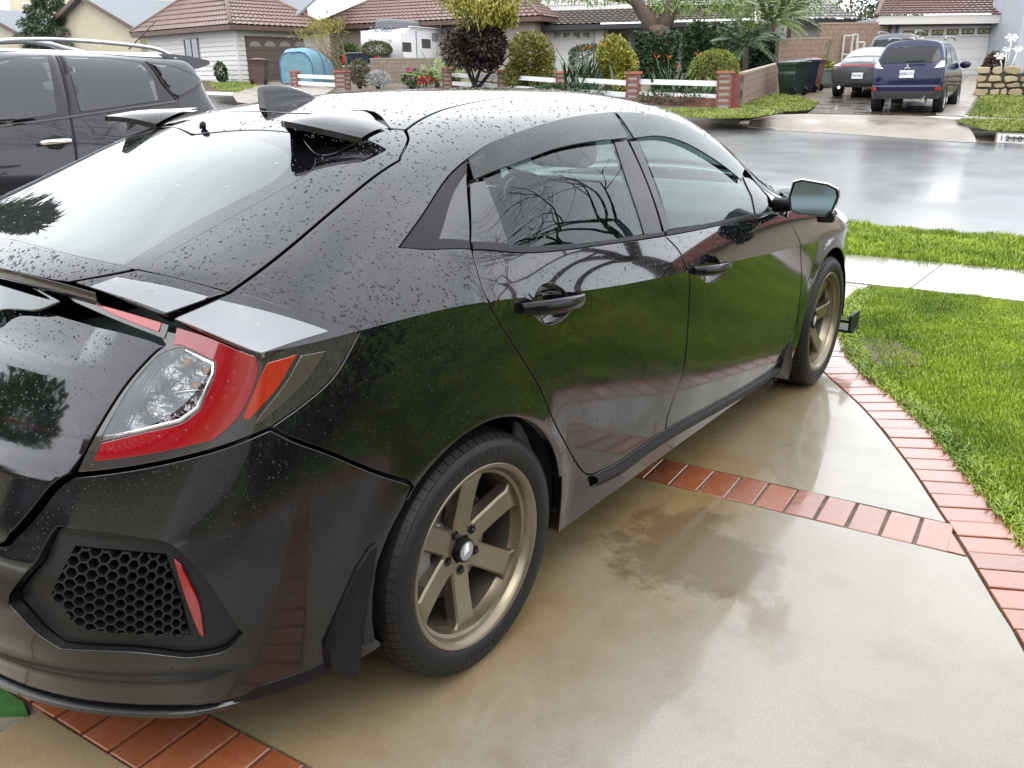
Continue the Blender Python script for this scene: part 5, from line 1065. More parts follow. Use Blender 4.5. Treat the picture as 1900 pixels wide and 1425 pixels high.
# ---------------------------------------------------------------- other vehicles: lofted bodies
class Loft:
    """half body: rows along the length, columns from the sill to the centre line; placed by o + x*ex + y*ey + z*up"""
    def __init__(s, net, o, ex, ey):
        net = np.array(net, float); s.n, s.m = net.shape[:2]; s.o, s.ex, s.ey = np.array(o, float), np.array(ex, float), np.array(ey, float)
        c = np.concatenate([2*net[:, :1]-net[:, 1:2], net, net[:, -2:-1]*_MIR], 1); s.pad = _pad(c); s.cache = None
    def local(s, i, v):
        i, v = np.broadcast_arrays(np.atleast_1d(np.asarray(i, float)), np.atleast_1d(np.asarray(v, float))); ka, wa = _kw(i, s.n); kb, wb = _kw(v, s.m); return _ev2(s.pad, ka, wa, kb, wb)
    def put(s, L): return s.o+L[:, :1]*s.ex+L[:, 1:2]*s.ey+L[:, 2:]*np.array([0, 0, 1.])
    def __call__(s, i, v): return s.put(s.local(i, v))
    def nrm(s, i, v, e=.01):
        i, v = np.broadcast_arrays(np.atleast_1d(np.asarray(i, float)), np.atleast_1d(np.asarray(v, float)))
        i0, i1 = np.clip(i-e, 0, s.n-1), np.clip(i+e, 0, s.n-1); v0, v1 = np.clip(v-e, 0, s.m-1), np.clip(v+e, 0, s.m-1)
        n = np.cross(s(i1, v)-s(i0, v), s(i, v1)-s(i, v0)); n /= np.maximum(np.linalg.norm(n, axis=1, keepdims=True), 1e-9)
        c = s(np.full(1, s.n/2.), np.full(1, s.m-1.))[0]-np.array([0, 0, .8]); q = ((s(i, v)-c)*n).sum(1); return n*np.where(q < 0, -1, 1)[:, None]
    def uv(s, px):
        if s.cache is None:
            a, b = np.meshgrid(np.arange(0, s.n-.999, .06), np.arange(0, s.m-.999, .05), indexing='ij'); a, b = a.ravel(), b.ravel(); P = s(a, b); N = s.nrm(a, b)
            k = ((CP-P)*N).sum(1) > 0; s.cache = (a[k], b[k], project(P[k]))
        a, b, Q = s.cache; j = ((Q-np.array(px))**2).sum(1).argmin(); i, v = a[j], b[j]
        for _ in range(8):
            e = .002; q = project(s([i, i+e, i], [v, v, v+e])); J = np.stack([(q[1]-q[0])/e, (q[2]-q[0])/e], 1)
            st = np.clip(np.linalg.lstsq(J, np.array(px)-q[0], rcond=None)[0], -.2, .2); i = float(np.clip(i+st[0], 0, s.n-1)); v = float(np.clip(v+st[1], 0, s.m-1))
        return i, v
    def shell(s, name, m, parent, di=.25, dv=.25, both=True):
        I = np.linspace(0, s.n-1, int((s.n-1)/di)+1); V = np.linspace(0, s.m-1, int((s.m-1)/dv)+1)
        v, f = [], []
        for sx in ((1, -1) if both else (1,)):
            b0 = len(v)
            for i in I:
                L = s.local(np.full(len(V), i), V); L[:, 0] *= sx; v += [tuple(q) for q in s.put(L)]
            nb = len(V); f += [(b0+a*nb+b, b0+(a+1)*nb+b, b0+(a+1)*nb+b+1, b0+a*nb+b+1) for a in range(len(I)-1) for b in range(nb-1)]
        me = bpy.data.meshes.new(name); me.from_pydata(v, [], f); bm = bmesh.new(); bm.from_mesh(me); bmesh.ops.remove_doubles(bm, verts=bm.verts, dist=1e-3); bmesh.ops.dissolve_degenerate(bm, edges=bm.edges, dist=1e-4); bmesh.ops.recalc_face_normals(bm, faces=bm.faces); bm.to_mesh(me); bm.free()
        me.polygons.foreach_set('use_smooth', [True]*len(me.polygons)); me.materials.append(m); o = bpy.data.objects.new(name, me); col.objects.link(o); adopt(o, parent); return o
    def patch(s, name, poly, m, parent, off=.006, res=.12, px=False, mirror=False, edge=.01, sides=(1,)):
        """sheet on the body inside an outline in (i, v) or photo pixels"""
        if px: poly = [s.uv(p) for p in poly]
        P2 = [tuple(q) for q in resample(list(map(np.array, poly))+[np.array(poly[0])], res*.8)[:-1]]
        n = len(P2); pts = [Vector(q) for q in P2]; A = np.array(P2); cand = [(a, b) for a in np.arange(A[:, 0].min(), A[:, 0].max(), res) for b in np.arange(A[:, 1].min(), A[:, 1].max(), res)]
        if cand:
            C = np.array(cand); C = C[inside_many(C, P2)]
            if len(C): C = C[np.min(np.hypot(C[:, None, 0]-A[None, :, 0], C[:, None, 1]-A[None, :, 1]), axis=1) > res*.4]
            pts += [Vector(q) for q in C]
        V, E, F, *_ = delaunay_2d_cdt(pts, [(k, (k+1) % n) for k in range(n)], [], 0, 1e-7); Vn = np.array([tuple(q) for q in V]); Fn = np.array([tuple(t) for t in F]); Fn = Fn[inside_many(Vn[Fn].mean(1), P2)]
        out = None
        for sx in sides:
            L = s.local(Vn[:, 0], Vn[:, 1]); P = s.put(L); N = s.nrm(Vn[:, 0], Vn[:, 1])
            if sx < 0:
                L2 = L.copy(); L2[:, 0] *= -1; Pm = s.put(L2); N = N-2*(N@s.ex)[:, None]*s.ex; P = Pm
            W = P+N*off; v = [tuple(q) for q in W]; f = []
            for t in Fn:
                a, b, c = W[t[0]], W[t[1]], W[t[2]]; f.append(tuple(int(z) for z in (t if np.cross(b-a, c-a)@N[t[0]] > 0 else t[::-1])))
            nb = len(v); v += [tuple(q) for q in (P[:n]-N[:n]*.01)]
            for k in range(n): f.append((k, (k+1) % n, nb+(k+1) % n, nb+k))
            o = mesh(name, v, f, m, parent, True); sharp(o, 50); out = out or o
        return out
SUVC_Z = (.34,.50,.80,1.06,1.31,1.56,1.65,1.675)
def suv_net(L=4.65, W=1.80, H=1.68, rear=.36, hood=1.02, tail=0.):
    k = H/1.68; z = np.array(SUVC_Z)*k; x = np.array([.80,.885,.90,.875,.80,.715,.57,0])*W/1.8; rows = []
    def row(y, xs, zs): rows.append([(a, b, c) for a, b, c in zip(xs, y if hasattr(y, '__len__') else [y]*8, zs)])
    ry = np.array([.10,.02,.0,.05,.20,rear,rear+.10,rear+.13])
    row(ry, x*0, z-np.array([0,0,0,0,.0,.0,.0,.0])); row(ry+.0, x*.70, z); row(ry+.025, x*.965, z); row(ry+.15, x*1.005, z); row(.9, x, z); row(1.6, x, z+np.array([0,0,0,0,0,.01,.015,.015])); row(2.3, x, z+np.array([0,0,0,-.01,0,.01,.015,.015]))
    row(np.array([2.85,2.85,2.85,2.85,2.85,2.75,2.75,2.8]), x, z+np.array([0,0,0,-.02,-.03,-.05,-.05,-.04]))
    zh = np.array([.34,.5,.78,hood-.06,hood,hood+.04,hood+.09,hood+.12])*k
    row(np.array([3.3,3.3,3.3,3.3,3.2,3.25,3.4,3.5]), x*np.array([1,1,1,1,1.04,1.1,1.0,1]), zh); row(3.85, x*np.array([1,1,1,.98,1.0,1.02,.9,1]), zh-np.array([0,0,0,.01,.03,.05,.08,.09]))
    row(np.array([4.3,4.42,4.42,4.36,4.3,4.25,4.3,4.35]), x*np.array([.92,.95,.93,.9,.88,.85,.7,1]), zh-np.array([0,0,.02,.08,.12,.15,.18,.18])); row(np.array([4.5,4.65,4.66,4.58,4.5,4.45,4.45,4.45]), x*0, zh-np.array([0,0,.02,.08,.12,.15,.18,.18]))
    n = np.array(rows); n[..., 1] *= L/4.65; return n
def far_wheels(parent, o, ex, ey, ys, track, r=.34, m_rim=None, w=.22):
    T = frame((0,0,0), ex, ey, (0,0,1))
    for y in ys:
        for sx in (1, -1):
            c = np.array(o)+np.array(ex)*track*sx+np.array(ey)*y+np.array([0,0,r])
            ax = np.array(ex)*sx; M = frame(c, ey, (0,0,1), ax)
            mb = MB(); mb.lathe([(r*.62,-w/2),(r*.93,-w/2),(r,-w*.35),(r,w*.35),(r*.93,w/2),(r*.66,w/2),(r*.62,w*.38)], 28, M, closed=False); wo = mb.build('tyre', RUBBER, None, auto=40)
            wh = empty('wheel', local=True); adopt(wh, parent); wo.parent = wh
            mb = MB(); mb.lathe([(r*.66,w*.47),(r*.60,w*.40),(r*.58,w*.1),(0,w*.05)], 28, M, closed=False); mb.build('rim', m_rim or mat('alloy_grey', (.30,.30,.31), .3, .8), wh, smooth=True)
            mb = MB()
            for k in range(5):
                a = 2*math.pi*k/5; mb.prism([(-.035,.03),(.035,.03),(.03,r*.6),(-.03,r*.6)], w*.30, w*.42, M @ Matrix.Rotation(a, 4, 'Z'))
            mb.build('spokes', m_rim or MATS['alloy_grey'], wh)
TGLASS = mat('dark_tinted_glass', (.008,.009,.011), .06, spec=.35); PRED = mat('red_lamp', (.42,.012,.012), .15, coat=.8); PWHT = mat('white_lamp', (.75,.75,.76), .12, coat=1.); PLATE = mat('plate_white', (.72,.73,.75), .45)
def plate(parent, P, n, up, w, h, txt, size):
    n = np.array(n)/np.linalg.norm(n); e = np.cross(up, n); M = frame(P, e, up, n); pl = mesh('licence_plate', [tuple(M @ Vector(q)) for q in ((-w/2,-h/2,0),(w/2,-h/2,0),(w/2,h/2,0),(-w/2,h/2,0))], [(0,1,2,3)], PLATE, parent)
    text_mesh('plate_text', txt, size, mat('plate_blue', (.03,.05,.16), .5), pl, M @ Matrix.Translation((0,0,.004)), .001)

# --- dark SUV beside the hatchback, nose towards the viewer
GRAPH = paint('graphite_paint', (.02,.021,.024), .14, .8, DROPS, (0,.5,.35), .5)
suv = tag(empty('parked_suv', (-5.2,.9,0)), 'dark charcoal SUV with silver roof rails beyond the hatchback', 'car')
sn = suv_net(4.75, 1.84, 1.74, .20, 1.06); NS = Loft(sn, (-5.22,3.27,0), (1,0,0), (0,-1,0))
NS.shell('body', GRAPH, suv, .2, .2)
WETG = mat('rain_streaked_glass', (.012,.013,.016), .16, coat=.45, spec=.5); N_, L_, b_ = nodes(WETG)
_n = N_.new('ShaderNodeTexNoise'); _tc = N_.new('ShaderNodeTexCoord'); _mp = N_.new('ShaderNodeMapping'); _mp.inputs['Scale'].default_value = (22, 22, 1.2); _n.inputs['Scale'].default_value = 1.6; _n.inputs['Detail'].default_value = 3
L_.new(_tc.outputs['Object'], _mp.inputs[0]); L_.new(_mp.outputs[0], _n.inputs['Vector']); _b = N_.new('ShaderNodeBump'); _b.inputs['Strength'].default_value = .35; _b.inputs['Distance'].default_value = .01; L_.new(_n.outputs['Fac'], _b.inputs['Height']); L_.new(_b.outputs[0], b_.inputs['Normal']); L_.new(_b.outputs[0], b_.inputs['Coat Normal'])
def npatch(name, px, m, off=.006, res=.09): return NS.patch(name, px, m, suv, off, res, px=True, sides=(1, -1))
TRIM2 = mat('window_rubber', (.01,.01,.011), .4)
npatch('window_trim', [(-40,122),(30,104),(96,103),(104,140),(128,214),(60,224),(-40,236)], TRIM2, .004)
npatch('window_trim', [(108,104),(200,107),(268,115),(300,160),(326,185),(250,196),(135,213)], TRIM2, .004)
npatch('window_trim', [(272,116),(310,120),(350,134),(377,151),(372,156),(330,183)], TRIM2, .004)
npatch('front_side_window', [(-40,128),(30,109),(86,108),(96,150),(105,212),(55,219),(-40,231)], WETG, .009)
npatch('rear_side_window', [(118,108),(200,111),(258,118),(284,150),(293,187),(240,195),(148,208)], WETG, .009)
npatch('quarter_window', [(279,120),(310,123),(345,136),(372,152),(365,157),(330,178),(318,172)], WETG, .009)
npatch('belt_trim', [(-40,237),(60,225),(130,215),(250,197),(328,186),(329,190),(250,201),(131,219),(60,229),(-40,241)], mat('satin_belt', (.05,.05,.053), .3), .012, .05)
npatch('door_gap', [(102,104),(105,104),(127,176),(132,212),(142,270),(146,330),(142,330),(138,270),(128,212),(123,176)], DARK, .005, .04)
npatch('door_gap', [(269,115),(272,115),(300,150),(332,187),(329,189),(297,152)], DARK, .0095, .04)
(hp, hn) = (lambda q: (NS(*q)[0], NS.nrm(*q)[0]))(NS.uv((70,267))); (hq, hn2) = (lambda q: (NS(*q)[0], NS.nrm(*q)[0]))(NS.uv((131,262)))
mb = MB(); mb.tube([hp+hn*.004, hp+hn*.045+(hq-hp)*.12, hp*.5+hq*.5+hn*.055, hq+hn*.045-(hq-hp)*.12, hq+hn*.004], [.016,.019,.019,.019,.016], 10); mb.build('door_handle', CHROME, suv, smooth=True)
npatch('handle_cup', [(80,258),(100,250),(118,254),(126,266),(112,278),(90,276)], DARK, .004, .05)
rl = [NS.uv(a) for a in ((-60,96),(0,93),(80,90),(150,93),(230,99),(300,106),(335,112))]
mb = MB(); P = [NS(*q)[0] for q in rl]; n = len(P); pts = [q+np.array([-.04,0,.075*math.sin(math.pi*min(1, max(0, k/(n-1)*1.0)))**.35]) for k, q in enumerate(P)]
mb.tube(catmull(pts, 5), .016, 10); mb.build('roof_rail', mat('silver_rail', (.42,.43,.44), .3, .6), suv, smooth=True)
mb = MB(); mb.tube([(q[0]*-1-10.44, q[1], q[2]) for q in catmull(pts, 5)], .022, 10); mb.build('roof_rail', MATS['silver_rail'], suv, smooth=True)
mb = MB(); q = NS(*NS.uv((268,98)))[0]; mb.tube([(-5.2, q[1]+.1, 1.75), (-5.2, q[1]+.4, 1.99)], [.006,.003], 6); mb.build('antenna', TRIM, suv)
mb = MB(); sp = [[(-5.22+x, 3.27-.30-y, z) for x in np.linspace(-.62, .62, 9)] for y, z in ((.18,1.70),(-.03,1.685),(-.22,1.65),(-.225,1.62),(-.1,1.585),(.18,1.60))]
mb.grid(sp+[sp[0]]); mb.add([r[-1] for r in sp], [tuple(range(6))]); mb.add([r[0] for r in sp], [tuple(range(6))[::-1]]); mb.build('rear_spoiler', GRAPH, suv, auto=40)
far_wheels(suv, (-5.22,3.27,0), (1,0,0), (0,-1,0), (.92,3.72), .80, .36)
# ---------------------------------------------------------------- houses across the street
STUC = mat('cream_stucco', (.52,.46,.34), .85, var=.08, vscale=3, bump=.3, bscale=80); WSID = mat('white_siding', (.62,.61,.58), .6, var=.05, vscale=4)
GSID = mat('pale_grey_siding', (.45,.47,.52), .65, var=.06, vscale=4); TAN = mat('tan_stucco', (.36,.31,.25), .85, var=.1, vscale=3)
BTILE = mat('brown_roof_tile', (.135,.072,.055), .45, var=.25, vscale=2.5, coat=.25); DTILE = mat('dark_roof_tile', (.095,.075,.062), .35, var=.3, vscale=2.5, coat=.45)
GSHIN = mat('grey_shingle', (.20,.215,.235), .75, var=.22, vscale=14); RTILE = mat('red_brown_tile', (.16,.095,.085), .5, var=.3, vscale=6, coat=.2)
FASC = mat('white_fascia', (.62,.60,.57), .6); BFASC = mat('brown_fascia', (.10,.055,.042), .6); BLKF = mat('dark_fascia', (.018,.018,.022), .5)
GDOOR = mat('white_garage_door', (.66,.66,.64), .5, var=.03, vscale=3); BDOOR = mat('brown_garage_door', (.115,.075,.062), .5, var=.1, vscale=4); PANE = mat('house_window_pane', (.05,.055,.06), .06, coat=.8)
CBRICK = mat('chimney_brick', (.34,.085,.045), .8, var=.25, vscale=12); BLOCK = mat('block_wall', (.27,.19,.14), .85, var=.2, vscale=5, bump=.3, bscale=60)
class Fac:
    """vertical facade through two base points given in photo pixels; local x along it, y away from the viewer, z up"""
    def __init__(s, a, b, A=None, B=None):
        A = far(a) if A is None else np.array(A, float); B = far(b) if B is None else np.array(B, float); e = B-A; e[2] = 0; s.len = np.linalg.norm(e); e /= s.len; n = np.array([-e[1], e[0], 0])
        if n@(A-CP) < 0: n = -n
        s.A, s.e, s.n = A, e, n; s.M = frame(A, e, n, (0, 0, 1))
    def at(s, px, y=0.):
        v = ray(px); t = ((s.A+s.n*y-CP)@s.n)/(v@s.n); P = CP+t*v-s.A; return P@s.e, P[2]
    def P(s, x, y, z): return s.A+s.e*x+s.n*y+np.array([0, 0, z])
def tiles(name, P0, P1, P2, P3, m, parent, tw=.30, ch=.33, amp=.045, step=.04, smp=4):
    """tile slope: eave P0-P1, ridge P3-P2; courses overlap and each course is a row of curved tiles"""
    P0, P1, P2, P3 = (np.array(q, float) for q in (P0, P1, P2, P3)); n = np.cross(P1-P0, P3-P0); n /= np.linalg.norm(n)
    if n[2] < 0: n = -n
    nt = max(2, int(np.linalg.norm(P1-P0)/tw)); nc = max(2, int(np.linalg.norm((P3+P2-P0-P1)/2)/ch)); U = np.linspace(0, 1, nt*smp+1); wv = amp*np.abs(np.sin(math.pi*U*nt))
    rows = []
    for c in range(nc):
        for t, h in ((c/nc, step), ((c+1)/nc, 0.)):
            a, b = P0*(1-t)+P3*t, P1*(1-t)+P2*t; rows.append((a[None]*(1-U)[:, None]+b[None]*U[:, None])+n[None]*(h+wv)[:, None])
    k = len(U); v = np.concatenate(rows); f = [(r*k+j, r*k+j+1, (r+1)*k+j+1, (r+1)*k+j) for r in range(len(rows)-1) for j in range(k-1)]
    o = mesh(name, v, f, m, parent); o['kind'] = 'stuff'; return o
def siding(name, F, x0, x1, z0, z1, m, parent, y=0., board=.2, lap=.035):
    """lap-board wall"""
    mb = MB(); g = []; n = max(1, int((z1-z0)/board))
    for k in range(n):
        a, b = z0+(z1-z0)*k/n, z0+(z1-z0)*(k+1)/n; g += [[F.P(x0, y-lap, a), F.P(x1, y-lap, a)], [F.P(x0, y, b), F.P(x1, y, b)]]
    mb.grid(g); return mb.build(name, m, parent)
def box_walls(name, F, x0, x1, y0, y1, z0, z1, m, parent): return MB().box(x0, x1, y0, y1, z0, z1, F.M).build(name, m, parent)
def framed(name, F, pa, pb, y, parent, mf, mp=None, w=.06, mull=0, depth=.05, zoff=0):
    """window: frame bars and a pane set back between them, placed by two photo pixels (top left, bottom right)"""
    (x0, z1), (x1, z0) = F.at(pa, y), F.at(pb, y); mb = MB()
    for b in ((x0, x1, z1-w, z1), (x0, x1, z0, z0+w), (x0, x0+w, z0+w, z1-w), (x1-w, x1, z0+w, z1-w)): mb.box(b[0], b[1], y-depth, y, b[2], b[3], F.M)
    for k in range(mull): xm = x0+(x1-x0)*(k+1)/(mull+1); mb.box(xm-w*.35, xm+w*.35, y-depth, y, z0+w, z1-w, F.M)
    wo = mb.build(name, mf, parent); MB().box(x0+w*.5, x1-w*.5, y-.02, y-.005, z0+w*.5, z1-w*.5, F.M).build('pane', mp or PANE, wo); return wo
def hip_roof(parent, F, x0, x1, y0, y1, ze, rise, m, over=.5, ridge=None, mf=BFASC, hipcap=True):
    """hipped roof with tile slopes, eave fascia and ridge caps; ridge runs along x"""
    a, b, c, d = x0-over, x1+over, y0-over, y1+over; hw = (d-c)/2; r0, r1 = (a+hw, b-hw) if ridge is None else ridge; ym = (c+d)/2; zr = ze+rise
    E = [F.P(a, c, ze), F.P(b, c, ze), F.P(b, d, ze), F.P(a, d, ze)]; Q0, Q1 = F.P(r0, ym, zr), F.P(r1, ym, zr)
    roof = MB(); [roof.box(*q, F.M) for q in ((a, b, c-.02, c+.03, ze-.20, ze), (a, b, d-.03, d, ze-.2, ze), (a-.02, a+.03, c+.03, d-.03, ze-.2, ze), (b-.03, b+.02, c+.03, d-.03, ze-.2, ze), (a+.03, b-.03, c+.03, d-.03, ze-.19, ze-.16))]
    ro = roof.build('eaves', mf, parent)
    tiles('roof_tiles', E[0], E[1], Q1, Q0, m, parent); tiles('roof_tiles', E[3], E[0], Q0, Q0, m, parent); tiles('roof_tiles', E[1], E[2], Q1, Q1, m, parent); tiles('roof_tiles', E[2], E[3], Q0, Q1, m, parent)
    for k, (p, q) in enumerate(((E[0], Q0), (E[3], Q0), (E[1], Q1), (E[2], Q1), (Q0, Q1))):
        if np.linalg.norm(q-p) > .2: MB().tube([p+np.array([0,0,.05]), q+np.array([0,0,.06])], .10, 8).build('ridge_cap', m, parent, smooth=True)
    return ro
def sunburst(F, px, w, h, y, parent, left=True, m=None):
    """quarter-fan garage window with rays"""
    x, z = F.at(px, y); mb = MB(); MB().box(x, x+w, y-.012, y-.004, z, z+h, F.M).build('pane', PANE, parent)
    for k in range(4):
        a = R(8+25*k); xs = (x+w*.98, x+w*.98-math.cos(a)*w*1.2) if left else (x+w*.02, x+w*.02+math.cos(a)*w*1.2)
        mb.bar(F.P(xs[0], y-.018, z), F.P(min(max(xs[1], x), x+w), y-.018, min(z+math.sin(a)*h*1.2, z+h)), .03, .02, tuple(F.n))
    mb.build('fan_bars', m or GDOOR, parent)

# --- house with white lap siding, brown garage door and brown tile hip roof
_c1 = far((447,152)); F1 = Fac(None, None, _c1, _c1+np.array([.25,4.6,0])); h1 = tag(empty('siding_house', F1.A), 'white lap-sided house with brown tiled hip roof and brown garage door', 'house')
WH = 2.42; Lw = 8.0; W1 = F1.at((586,100))[0]
box_walls('wall', F1, .02, W1, .02, Lw, -.4, WH, WSID, h1); siding('siding', F1, 0, W1, -.3, WH, WSID, h1)
FL = Fac(None, None, F1.P(0, Lw, 0), F1.P(0, 0, 0)); siding('siding', FL, 0, Lw, -.3, WH, WSID, h1)
MB().box(-.04, .06, -.04, .06, -.3, WH, F1.M).build('corner_post', FASC, h1)
hip_roof(h1, F1, 0, W1, 0, Lw, WH, 2.6, BTILE, .55, ridge=(W1*.5, W1*.5+.05))
framed('window', FL, (341,72), (371,108), -.045, h1, mat('grey_window_frame', (.22,.20,.18), .5), PANE, .05, 1)
gx0, gz1 = F1.at((456,70)); gx1, gz0 = F1.at((568,152)); gd = box_walls('garage_door', F1, gx0, gx1, -.07, .0, -.25, gz1, BDOOR, h1)
for k in range(1, 4): MB().box(gx0+.02, gx1-.02, -.075, -.071, -.25+(gz1+.25)*k/4, -.235+(gz1+.25)*k/4, F1.M).build('panel_joint', DARK, gd)
for k, xx in enumerate((461,489,517,545)):
    x, z = F1.at((xx, 86)); w = .62; arc = [(x+w/2+w/2*math.cos(a), z+.24*math.sin(a)) for a in np.linspace(0, math.pi, 9)]
    MB().prism([(p, q) for p, q in arc], .072, .08, F1.M @ Matrix.Rotation(R(90), 4, 'X')).build('fan_window', mat('fan_glass', (.28,.25,.23), .25), gd)
MB().box(gx0-.07, gx0, -.09, 0, -.3, gz1+.08, F1.M).box(gx0-.07, gx1, -.09, 0, gz1, gz1+.08, F1.M).build('door_frame', BFASC, h1)
x, z = F1.at((458,53)); fl = MB().box(x-.06, x+.06, -.08, 0, z-.03, z+.06, F1.M); fl.lathe([(.02,0),(.06,-.14)], 10, F1.M @ Matrix.Translation((x-.14,-.12,z+.02)) @ Matrix.Rotation(R(40), 4, 'X')); fl.lathe([(.02,0),(.06,-.14)], 10, F1.M @ Matrix.Translation((x+.14,-.12,z+.02)) @ Matrix.Rotation(R(40), 4, 'X')); fl.build('flood_lights', FASC, h1)
x, z = F1.at((461,140)); sg = tag(empty('yard_sign', F1.P(x,-.7,z)), 'small blue and white security sign by the garage wall', 'sign')
MB().prism([(x+.16*math.cos(a), z+.17*math.sin(a)) for a in np.linspace(0, 2*math.pi, 8, endpoint=False)], .70, .71, F1.M @ Matrix.Rotation(R(90), 4, 'X')).build('board', FASC, sg)
MB().prism([(x+.11*math.cos(a), z+.12*math.sin(a)) for a in np.linspace(0, 2*math.pi, 8, endpoint=False)], .712, .716, F1.M @ Matrix.Rotation(R(90), 4, 'X')).build('emblem', mat('sign_blue', (.03,.12,.42), .5), sg); MB().box(x-.015, x+.015, -.705, -.69, -.3, z, F1.M).build('stake', FASC, sg)
# --- larger tan house behind the trailer, brown tile roof
FM = Fac((600,141), (905,143)); h2 = tag(empty('tan_house', FM.A), 'tan house with wide brown tiled roof behind the travel trailer', 'house')
box_walls('wall', FM, -1., FM.len+1.5, 2.2, 9.5, -.4, 2.5, TAN, h2); hip_roof(h2, FM, -1., FM.len+1.5, 2.2, 9.5, 2.5, 2.4, BTILE, .55)
q = FM.P(3.2, 6.2, 5.0); mb = MB(); mb.lathe([(.02,.0),(.2,.05),(.32,.13),(.33,.135),(.2,.065),(.02,.015)], 20, Matrix.Translation(Vector(q)) @ Matrix.Rotation(R(-50), 4, 'X') @ Matrix.Rotation(R(20), 4, 'Y'), closed=False); mb.tube([q, q-np.array([0,0,.9])], .025, 6); dsh = mb.build('satellite_dish', FASC, h2)
# --- cream gabled houses with grey shingles at the far left
FG = Fac((120,138), (262,141)); h3 = tag(empty('gabled_house', FG.A), 'cream stucco gabled house with grey shingle roof and brick chimney', 'house')
def gable(parent, F, x0, x1, y0, y1, ze, zr, mw, mr, xr=None, over=.45, mf=BFASC):
    xm = (x0+x1)/2 if xr is None else xr
    MB().prism([(x0, -.4), (x1, -.4), (x1, ze), (xm, zr), (x0, ze)], -y1, -y0, F.M @ Matrix.Rotation(R(90), 4, 'X')).build('wall', mw, parent)
    for sx, xe in ((-1, x0), (1, x1)):
        k = (zr-ze)/abs(xm-xe); xo = xe+sx*over; zo = ze-k*over+.10; zt = zr+.10; P0, P1, P2, P3 = F.P(xo, y0-over, zo), F.P(xo, y1, zo), F.P(xm, y1, zt), F.P(xm, y0-over, zt); up = np.array([0,0,.12])
        MB().add([P0-up, P1-up, P2-up, P3-up, P0, P1, P2, P3], [(3,2,1,0),(4,5,6,7),(0,1,5,4),(1,2,6,5),(2,3,7,6),(3,0,4,7)]).build('roof_slope', mr, parent)
        MB().bar(P0-up*.6-F.n*.02, P3-up*.6-F.n*.02, .05, .22).build('rake_board', mf, parent)
gxm, gzm = FG.at((158,-6)); xr_, zr_ = FG.at((256,52)); xl_ = gxm-(xr_-gxm)
gable(h3, FG, xl_, xr_, 0, 11, zr_, gzm, STUC, GSHIN, gxm)
bx0, _ = FG.at((172,62)); MB().box(bx0, xr_+4.5, 1.2, 10, -.4, 2.2, FG.M).build('rear_wall', STUC, h3)
framed('window', FG, (213,70), (268,100), 1.15, h3, FASC, PANE, .10, 2)
c0 = FG.P(FG.at((330,20))[0]+2., 6., 3.6); mb = MB(); mb.box(-.8,.8,-.5,.5,-1.5,1.6, frame(c0, FG.e, FG.n, (0,0,1))); mb.build('chimney', CBRICK, h3)
P0, P1 = FG.P(xr_+.2, 1.0, 2.35), FG.P(xr_+11, 1.0, 2.35); up = np.array([0,0,.12]); P2, P3 = FG.P(xr_+11, 6, 5.4), FG.P(xr_-3.2, 6, 5.4)
MB().add([P0-up, P1-up, P2-up, P3-up, P0, P1, P2, P3], [(3,2,1,0),(4,5,6,7),(0,1,5,4),(1,2,6,5),(2,3,7,6),(3,0,4,7)]).build('side_roof', GSHIN, h3)
FH = Fac((-60,137), (60,138)); h4 = tag(empty('low_gabled_house', FH.A), 'cream house with low grey gable at the far left edge', 'house')
xa, za = FH.at((-40,18)); xb_, zb_ = FH.at((57,70)); gable(h4, FH, xa-(xb_-xa), xb_, 0, 12, zb_, za, STUC, GSHIN, xa)
FI = Fac((-60,133), (150,135)); h5 = tag(empty('two_storey_house', FI.A), 'cream two-storey house wall with small upper window, far left', 'house')
MB().box(-6, FI.len+3, 8, 16, -.4, 7.4, FI.M).build('wall', STUC, h5); framed('window', FI, (42,5), (60,21), 8, h5, FASC, PANE, .10, 0); MB().box(-6.6, FI.len+3.6, 7.4, 16.6, 7.4, 7.65, FI.M).build('eaves', FASC, h5)
# --- white house with two garage doors, dark eaves, ribbed tile roof
F2 = Fac((935,137), (1160,136)); h6 = tag(empty('white_garage_house', F2.A), 'white house with fan-windowed garage doors under brown tile roof and black eaves', 'house')
x9, z9 = F2.at((1340,40)); WZ = F2.at((1040,50))[1]
box_walls('wall', F2, -1.2, F2.at((1120,90))[0], .3, 8, -.4, WZ, WSID, h6); box_walls('entry_wall', F2, F2.at((1118,90))[0], 15, 1.8, 8, -.4, WZ, mat('grey_entry_siding', (.40,.40,.38), .7), h6)
siding('siding', F2, F2.at((1118,90))[0], 15, -.3, WZ, MATS['grey_entry_siding'], h6, 1.8)
for pa, pb, fans in (((932,57),(1000,135),((939,72),(957,72),(975,72))), ((1019,57),(1097,135),((1028,71),(1045,71),(1063,71),(1081,71)))):
    (x0, z1), (x1, _) = F2.at(pa, .25), F2.at(pb, .25); gd = MB().box(x0, x1, .22, .30, -.25, z1, F2.M).build('garage_door', GDOOR, h6)
    for k in range(1, 5): MB().box(x0+.01, x1-.01, .216, .219, -.25+(z1+.25)*k/5, -.238+(z1+.25)*k/5, F2.M).build('panel_joint', mat('joint_grey', (.30,.30,.30), .7), gd)
    for j, q in enumerate(fans): sunburst(F2, q, .34, .25, .215, gd, j % 4 < 2)
    MB().box(x0-.12, x0, .15, .32, -.3, z1+.1, F2.M).box(x1, x1+.1, .15, .32, -.3, z1+.1, F2.M).box(x0-.12, x1+.1, .15, .32, z1, z1+.12, F2.M).build('door_frame', FASC, h6)
for a, b in ((1000,1017),(1098,1119)):
    x0, x1 = F2.at((a,90))[0]+.12, F2.at((b,90))[0]; MB().box(x0, x1, .05, .32, -.3, WZ, F2.M).build('pier', FASC, h6)
